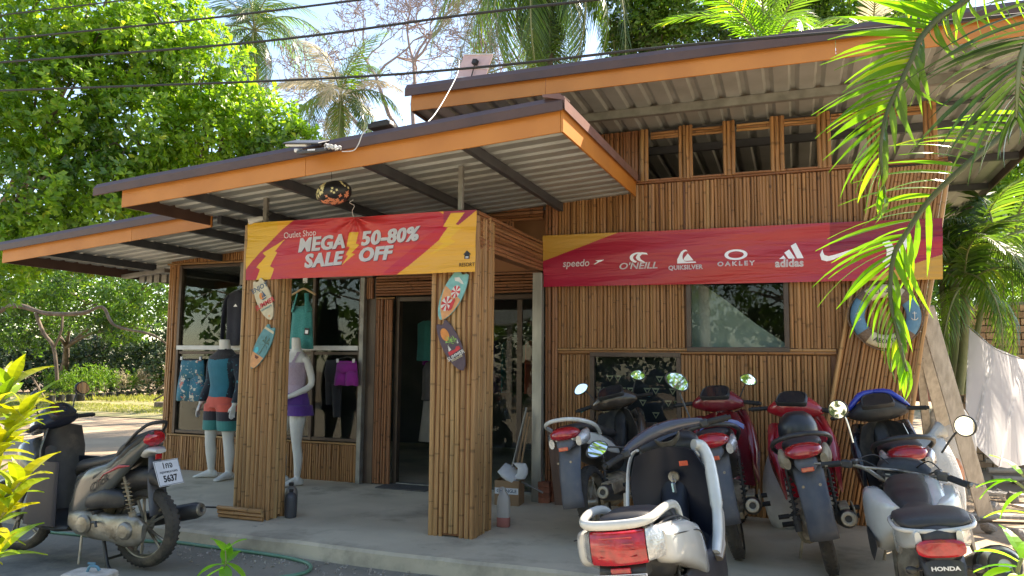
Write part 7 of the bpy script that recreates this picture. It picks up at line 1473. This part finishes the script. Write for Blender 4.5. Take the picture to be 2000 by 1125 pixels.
# ---- yellow croton bush, near left
cr = empty('croton_bush', (-4.25, 2.55, 0), label='yellow leaved croton bush in the lower left corner', cat='shrub'); c0 = cr.location.copy()
cm_ = [leaflet_mesh(.15+.03*k, .058+.008*k, .5+.2*k, .4, LF_CROTON) for k in range(4)]
tips = [((22, 745), 2.75), ((55, 800), 2.7), ((15, 850), 2.6), ((40, 940), 2.6), ((-40, 820), 2.6), ((10, 1000), 2.6), ((-20, 930), 2.7), ((-10, 1090), 2.5)]
for k, ((x, y), Yd) in enumerate(tips):
    e = P(x, y, Y=Yd)-c0; s = Vector((rnd.uniform(-.1, .1), rnd.uniform(-.1, .1), 0)); q = catmull([s, s.lerp(e, .6)+Vector((-.05, 0, .05)), e], 6); MB().tube(q, [.009]*len(q), 6).build('stem', BARK_GR, cr, smooth=60)
    for j in range(15):
        t = 1-.022*j; i = min(int(t*(len(q)-1)), len(q)-2); p = q[i].lerp(q[i+1], t*(len(q)-1)-i); az = j*2.4+k; el = R(72-4.2*j); link('leaf', cm_[rnd.randrange(4)], cr, p, (rnd.uniform(-.4, .4), -el, az), [rnd.uniform(.85, 1.2)]*3)
# ---- young plants by the driveway edge
def sapling(loc, spec, label, mat, lw=.075, name='young_plant'):
    t = empty(name, loc, label=label, cat='plant')
    l0 = Vector(loc); 
    for (px, py, Yd, L, az, el) in spec:
        e = P(px, py, Y=Yd)-l0; MB().tube(catmull([Vector((0, 0, 0)), Vector((e.x*.3, e.y*.3, e.z*.7)), e], 4), .004, 5).build('stem', BARK_GR, t, smooth=60)
        link('leaf', leaflet_mesh(L, lw, .8, .3, mat), t, e, (rnd.uniform(-.3, .3), -R(el), R(az)))
LF_YOUNG = leaf_mat('young_leaf', (.12, .30, .03), (.20, .38, .04), (.28, .40, .06), .5, .3)
sapling(P(440, 1170, Y=3.75), [(442, 1098, 3.75, .20, 10, -10), (440, 1100, 3.75, .20, 190, 0), (438, 1105, 3.72, .22, -40, -15), (436, 1100, 3.8, .14, 80, 45), (440, 1075, 3.78, .12, 30, 55), (440, 1075, 3.75, .12, 170, 50), (436, 1108, 3.7, .18, 230, -10), (440, 1095, 3.75, .10, 120, 60)], 'sapling with broad bright leaves at the bottom edge, below the hose', LF_YOUNG)
sapling(P(1990, 1180, Y=3.3), [(1985, 1105, 3.3, .14, 170, 10), (1990, 1095, 3.3, .13, 150, 30), (1998, 1090, 3.3, .12, 60, 50), (1975, 1110, 3.3, .13, 200, 0), (1990, 1120, 3.25, .14, 250, 10), (1995, 1080, 3.35, .10, 110, 60)], 'leafy shoots in the bottom right corner', LF_YOUNG, .06)
sapling(P(2060, 1100, Y=3.0), [(1985, 940, 3.0, .12, 170, 12), (1975, 935, 3.0, .10, 185, -10), (1995, 925, 3.0, .11, 130, 50), (2000, 1000, 3.0, .11, 160, 10), (1998, 960, 3.0, .10, 200, -20)], 'slender leafy twig reaching in at the right edge', LF_YOUNG, .04)
# ------------------------------------------------------------------ right hand yard
P_PLANK = pbr('weathered_plank', (.56, .51, .44), .85, 0, (.40, .355, .30), 5, 7, .35, 40, stretch=(6, 6, .7), spots=[((.12, .09, .07), 5, .70, .04)])
def plank(a, b, wd, th, label, up=Vector((0, 1, 0))):
    return tag(MB().beam(a, b, wd, th, up=up).build('plank', P_PLANK, None, smooth=0, bevel=.003), label, 'plank', 'planks leaning at the right end of the shop')
pa = P(1812, 612, Y=7.9)
plank(P(1925, 1005, Y=8.0), P(1808, 600, Y=7.5), .13, .035, 'broad weathered plank leaning on the shop corner, in front')
plank(P(1880, 975, Y=8.7), P(1800, 660, Y=7.75), .11, .03, 'narrow plank leaning behind the broad one')
plank(P(1822, 960, Y=8.9), P(1796, 700, Y=7.85), .07, .04, 'thin batten leaning nearest the wall', )
P_SACK = pbr('woven_white_sack', (.66, .65, .62), .7, 0, (.56, .55, .52), 8, 5, .5, 90, trans=.12); P_ORSACK = pbr('orange_net_sack', (.60, .22, .10), .8, 0, (.66, .42, .30), 14, 5, .5, 60)
def sack(c, r_, label, mat, seed, name='sack', cat='sack'):
    rr = random.Random(seed); ph = [rr.random()*6 for _ in range(6)]; rings = []
    for i in range(13):
        v = i/12; z = r_[2]*2*v; w_ = math.sin(PI*(.12+.80*v)) ** .5; rings.append([Vector((math.cos(t)*r_[0]*w_*(1+.09*math.sin(3*t+ph[0]+v*2)+.04*math.sin(8*t+ph[1]+4*v)), math.sin(t)*r_[1]*w_*(1+.09*math.sin(2*t+ph[2])+.04*math.sin(9*t-5*v)), z+.03*math.sin(4*t+ph[3])*v)) for t in [2*PI*j/36 for j in range(36)]])
    m = MB().loft(rings); m.tube([Vector((0, 0, r_[2]*1.98)), Vector((.03, 0, r_[2]*2.12)), Vector((.09, .02, r_[2]*2.2))], [.05, .03, .07], 10); o = m.build(name, mat, None, smooth=80, loc=c); return tag(o, label, cat)
sack((-.13, 7.12, PLAT), (.19, .16, .32), 'grey white sack between the two red motorcycles', pbr('grey_sack', (.66, .66, .62), .75, 0, (.54, .54, .52), 8, 5, .5, 60), 1)
s2 = sack((1.42, 7.95, 0), (.22, .2, .36), 'tall white sack standing behind the shop corner', P_SACK, 2); s2.location = (1.36, 8.4, .42)
sack((1.32, 7.75, .02), (.15, .14, .20), 'orange net sack squeezed under the leaning planks', P_ORSACK, 3).location = (1.30, 8.3, .30)
sack((1.25, 7.2, .0), (.20, .18, .42) , 'big loose white sack beside the blue motorcycle', P_SACK, 4).location = (.95, 6.65, .12)
pot = empty('clay_pot', P(1800, 768, Y=8.6), label='round clay pot on top of the sacks behind the planks', cat='pot'); MB().lathe([(.001, -.08), (.08, -.08), (.12, 0), (.10, .06), (.11, .075), (.095, .075), (.085, .05), (.001, .04)], n=20).build('pot', pbr('clay', (.30, .13, .09), .8), pot, smooth=50)
# brick wall with separate bricks
M_BR2 = pbr('pale_brick', (.50, .33, .19), .9, 0, (.40, .24, .14), 9, 7, .4, 60, rand=.28)
bw = empty('brick_wall', (2.75, 12.6, 0), label='low wall of pale orange bricks behind the hanging sheet', cat='wall')
MB().span((-.62, .03, 0), (2.2, .15, 2.45)).build('mortar', pbr('mortar', (.35, .31, .25), .95, 0, (.26, .23, .19), 12, 6, .4, 60), bw, smooth=0)
bmm = MB().box((0, 0, 0), (.20, .06, .085)).mesh('brick', M_BR2, 0); nb = 0
for j in range(23):
    for i in range(12):
        z = 2.36-.102*j; x = -.50+.216*i+(.108 if j % 2 else 0)
        if x < 1.95 and z > .05: link('brick', bmm, bw, (x+rnd.uniform(-.004, .004), rnd.uniform(-.004, .004), z), (0, rnd.uniform(-.01, .01), 0)); nb += 1
# sheet on the line
ln2 = tag(MB().tube(catmull([P(1830, 600, Y=11.2), P(1895, 640, Y=10.4), P(1960, 690, Y=9.6), P(2100, 720, Y=8.6)], 8), .005, 5).build('washing_line', M_WHITE, None), 'thin washing line carrying the white sheet', 'line')
tops = catmull([P(1893, 640, Y=10.4), P(1925, 668, Y=10.0), P(1965, 688, Y=9.6), P(2010, 705, Y=9.2), P(2060, 712, Y=8.9)], 9); bot = [(1885, 800), (1890, 815), (1905, 850), (1920, 880), (1935, 905), (1950, 915), (1975, 915), (2000, 905), (2080, 930)]
m = MB(); rows = []; NC = len(tops)-1
for j in range(22):
    v = j/21; row = []
    for i, tpt in enumerate(tops):
        u = i/NC; bq = u*(len(bot)-1); b0_ = bot[int(bq)]; b1_ = bot[min(int(bq)+1, len(bot)-1)]; f = bq-int(bq); bp_ = P(b0_[0]+(b1_[0]-b0_[0])*f, b0_[1]+(b1_[1]-b0_[1])*f, Y=tpt.y+.05)
        p = tpt.lerp(bp_, v); p.y += .10*math.sin(u*19+v*1.2)*(.25+.75*v)+.02*math.sin(u*37+2*v); p.x += .03*math.sin(u*13+v)*v; row.append(p)
    rows.append(row)
tag(m.loft(rows, closed=False, cap=False).build('bed_sheet', pbr('white_cotton', (.72, .71, .72), .9, 0, (.68, .67, .69), 3, 3, .08, 30, trans=.5), None, smooth=80), 'large white bed sheet hanging on the washing line', 'sheet')
# rubble: stones, boards on the ground
P_STONE = pbr('rubble_stone', (.42, .38, .33), .9, 0, (.30, .26, .22), 7, 7, .6, 25, rand=.2)
stones = []
for k in range(5):
    m = MB(); m.ball((0, 0, 0), 1, n=9, rings=6, sc_=(1, .8, .6)); m.v = [tuple(Vector(v)*(1+.28*mnoise.noise(Vector(v)*1.4+Vector((k*5, 0, 0))))) for v in m.v]; stones.append(m.mesh('stone', P_STONE, 25))
for k in range(110):
    x = rnd.uniform(1.35, 4.6); y = rnd.uniform(6.2, 12); s = rnd.choice((.025, .03, .04, .05, .07, .10))*rnd.uniform(.8, 1.3)
    if x < 1.5 and y > 7: x += .8
    o = link('stone', stones[k % 5], None, (x, y, .03+s*.3), (rnd.random(), rnd.random(), rnd.random()*6), (s, s, s)); 
    tag(o, '%s grey brown rubble stone in the yard' % ('small' if s < .05 else 'larger'), 'stone', 'rubble stones right of the shop')
for k, (x, y, rz, L) in enumerate(((2.2, 8.9, .2, 1.6), (2.9, 10.2, -.1, 1.8), (2.6, 9.6, .5, 1.1))):
    o = MB().box((0, 0, .03), (L, .16, .03)).build('plank', P_PLANK, None, smooth=0, bevel=.003); o.location = (x, y, .02+.01*k); o.rotation_euler = (0, 0, rz); tag(o, 'grey plank lying on the ground of the yard, %s' % ('nearest the bikes', 'farthest back by the wall', 'short one in the middle')[k], 'plank', 'planks lying in the yard')
for k in range(7):
    o = MB().loft([super_ring((x, 0, .09), Y_, Z_, .05, .035, 10) for x in (-.28, -.1, .1, .28)]).build('log', P_STONE, None, smooth=50); o.location = (2.55+rnd.uniform(-.05, .05), 11.3, .02+.10*k); o.rotation_euler = (0, rnd.uniform(-.05, .05), rnd.uniform(-.1, .2)); tag(o, 'split block in the low stack under the hanging sheet, %s' % ('lowest', 'second up', 'third up', 'middle one', 'third from top', 'second from top', 'topmost')[k], 'block', 'stacked blocks under the sheet')
# leaf litter and grit on the ground in front
for k in range(60):
    o = link('fallen_leaf', leaflet_mesh(.07, .028, 1.2, .4, LF_DRY), None, (rnd.uniform(-5.5, 1.2), rnd.uniform(4.15, 5.0), .010), (rnd.uniform(-.3, .3), rnd.uniform(-.2, .1), rnd.random()*6), [rnd.uniform(.4, 1.0)]*3); tag(o, 'dry fallen leaf on the driveway below the platform edge', 'leaf', 'fallen leaves on the driveway')
o = link('fallen_leaf', leaflet_mesh(.07, .028, 1.2, .4, LF_DRY), None, (-3.94, 7.16, PLAT+.012), (0, -.3, 2)); tag(o, 'single dry leaf curled on the platform before the door', 'leaf')
V = np.stack([NR.uniform(-5, 1.2, 500), 4.55+.42*NR.beta(3, 1.3, 500), NR.uniform(.0, .006, 500)], 1); tag(leaves(V, NR.randn(500, 3), 3, .018, .014, P_STONE, 'grit'), 'grit and crumbs along the platform edge', 'grit', kind='stuff')
# ------------------------------------------------------------------ what stands behind the camera (seen in the panes and mirrors)
tree((-6.5, -7, 0), [((-6.5, -7, 5), (2.6, 2.2, 2.2)), ((-9.5, -6, 4), (2.4, 2, 2)), ((-4, -8, 4), (2, 2, 1.8))], 12000, .15, .075, LF_BRIGHT, 'broad tree across the road, mirrored in the display windows', trunk_r=.22)
tree((2.5, -8, 0), [((2.5, -8, 4.6), (2.8, 2.2, 2.2)), ((5.5, -7, 4), (2.4, 2, 2)), ((-.5, -9, 3.6), (2, 2, 1.6))], 12000, .15, .075, LF_MID, 'green tree across the road, mirrored in the right windows', trunk_r=.22)
tree((-12, -4, 0), [((-12, -4, 4), (2.5, 2.2, 2.4)), ((-14, -1, 3.5), (2, 2, 2))], 3500, .26, .13, LF_MID, 'tree beside the road on the left, outside the view', trunk_r=.2)
tree((8, -2, 0), [((8, -2, 4), (2.5, 2.2, 2.4)), ((9.5, 2, 3.8), (2.2, 2, 2.2))], 4000, .26, .13, LF_MID, 'tree beside the road on the right, outside the view', trunk_r=.2)
hedge_pts = np.stack([NR.uniform(-16, 12, 1500), NR.uniform(-12, -10, 1500), NR.uniform(0, 3.2, 1500)], 1); tag(leaves(hedge_pts, NR.randn(1500, 3)*.5+np.array([0, .8, .5]), 6, .30, .16, LF_DARK, 'hedge'), 'dense hedge across the road behind the viewer', 'hedge', kind='stuff')
hs = empty('shed', (-8.5, -3.6, 0), R(10), 'open shed with a pale sloping roof across the road', 'shed')
MB().box((0, 0, 2.75), (4.2, 2.6, .05), (R(-14), 0, 0)).build('roof', M_SOFFIT, hs, smooth=0)
for x in (-1.9, 1.9):
    for y in (-1, 1): MB().box((x, y, 1.25), (.1, .1, 2.5)).build('post', P_PLANK, hs, smooth=0)
tag(MB().tube([(-1.9, -2.6, 0), (-2.0, -2.5, 7)], .12, 10).build('utility_pole', pbr('pale_pole', (.50, .47, .42), .8, 0, (.36, .33, .28), 4, 7, .3, 30), None, smooth=60), 'pale concrete utility pole beside the road', 'pole')
for (mb, par, mat) in extra.values():
    tag(mb.build('bamboo_poles', mat, par, smooth=60), kind='stuff')
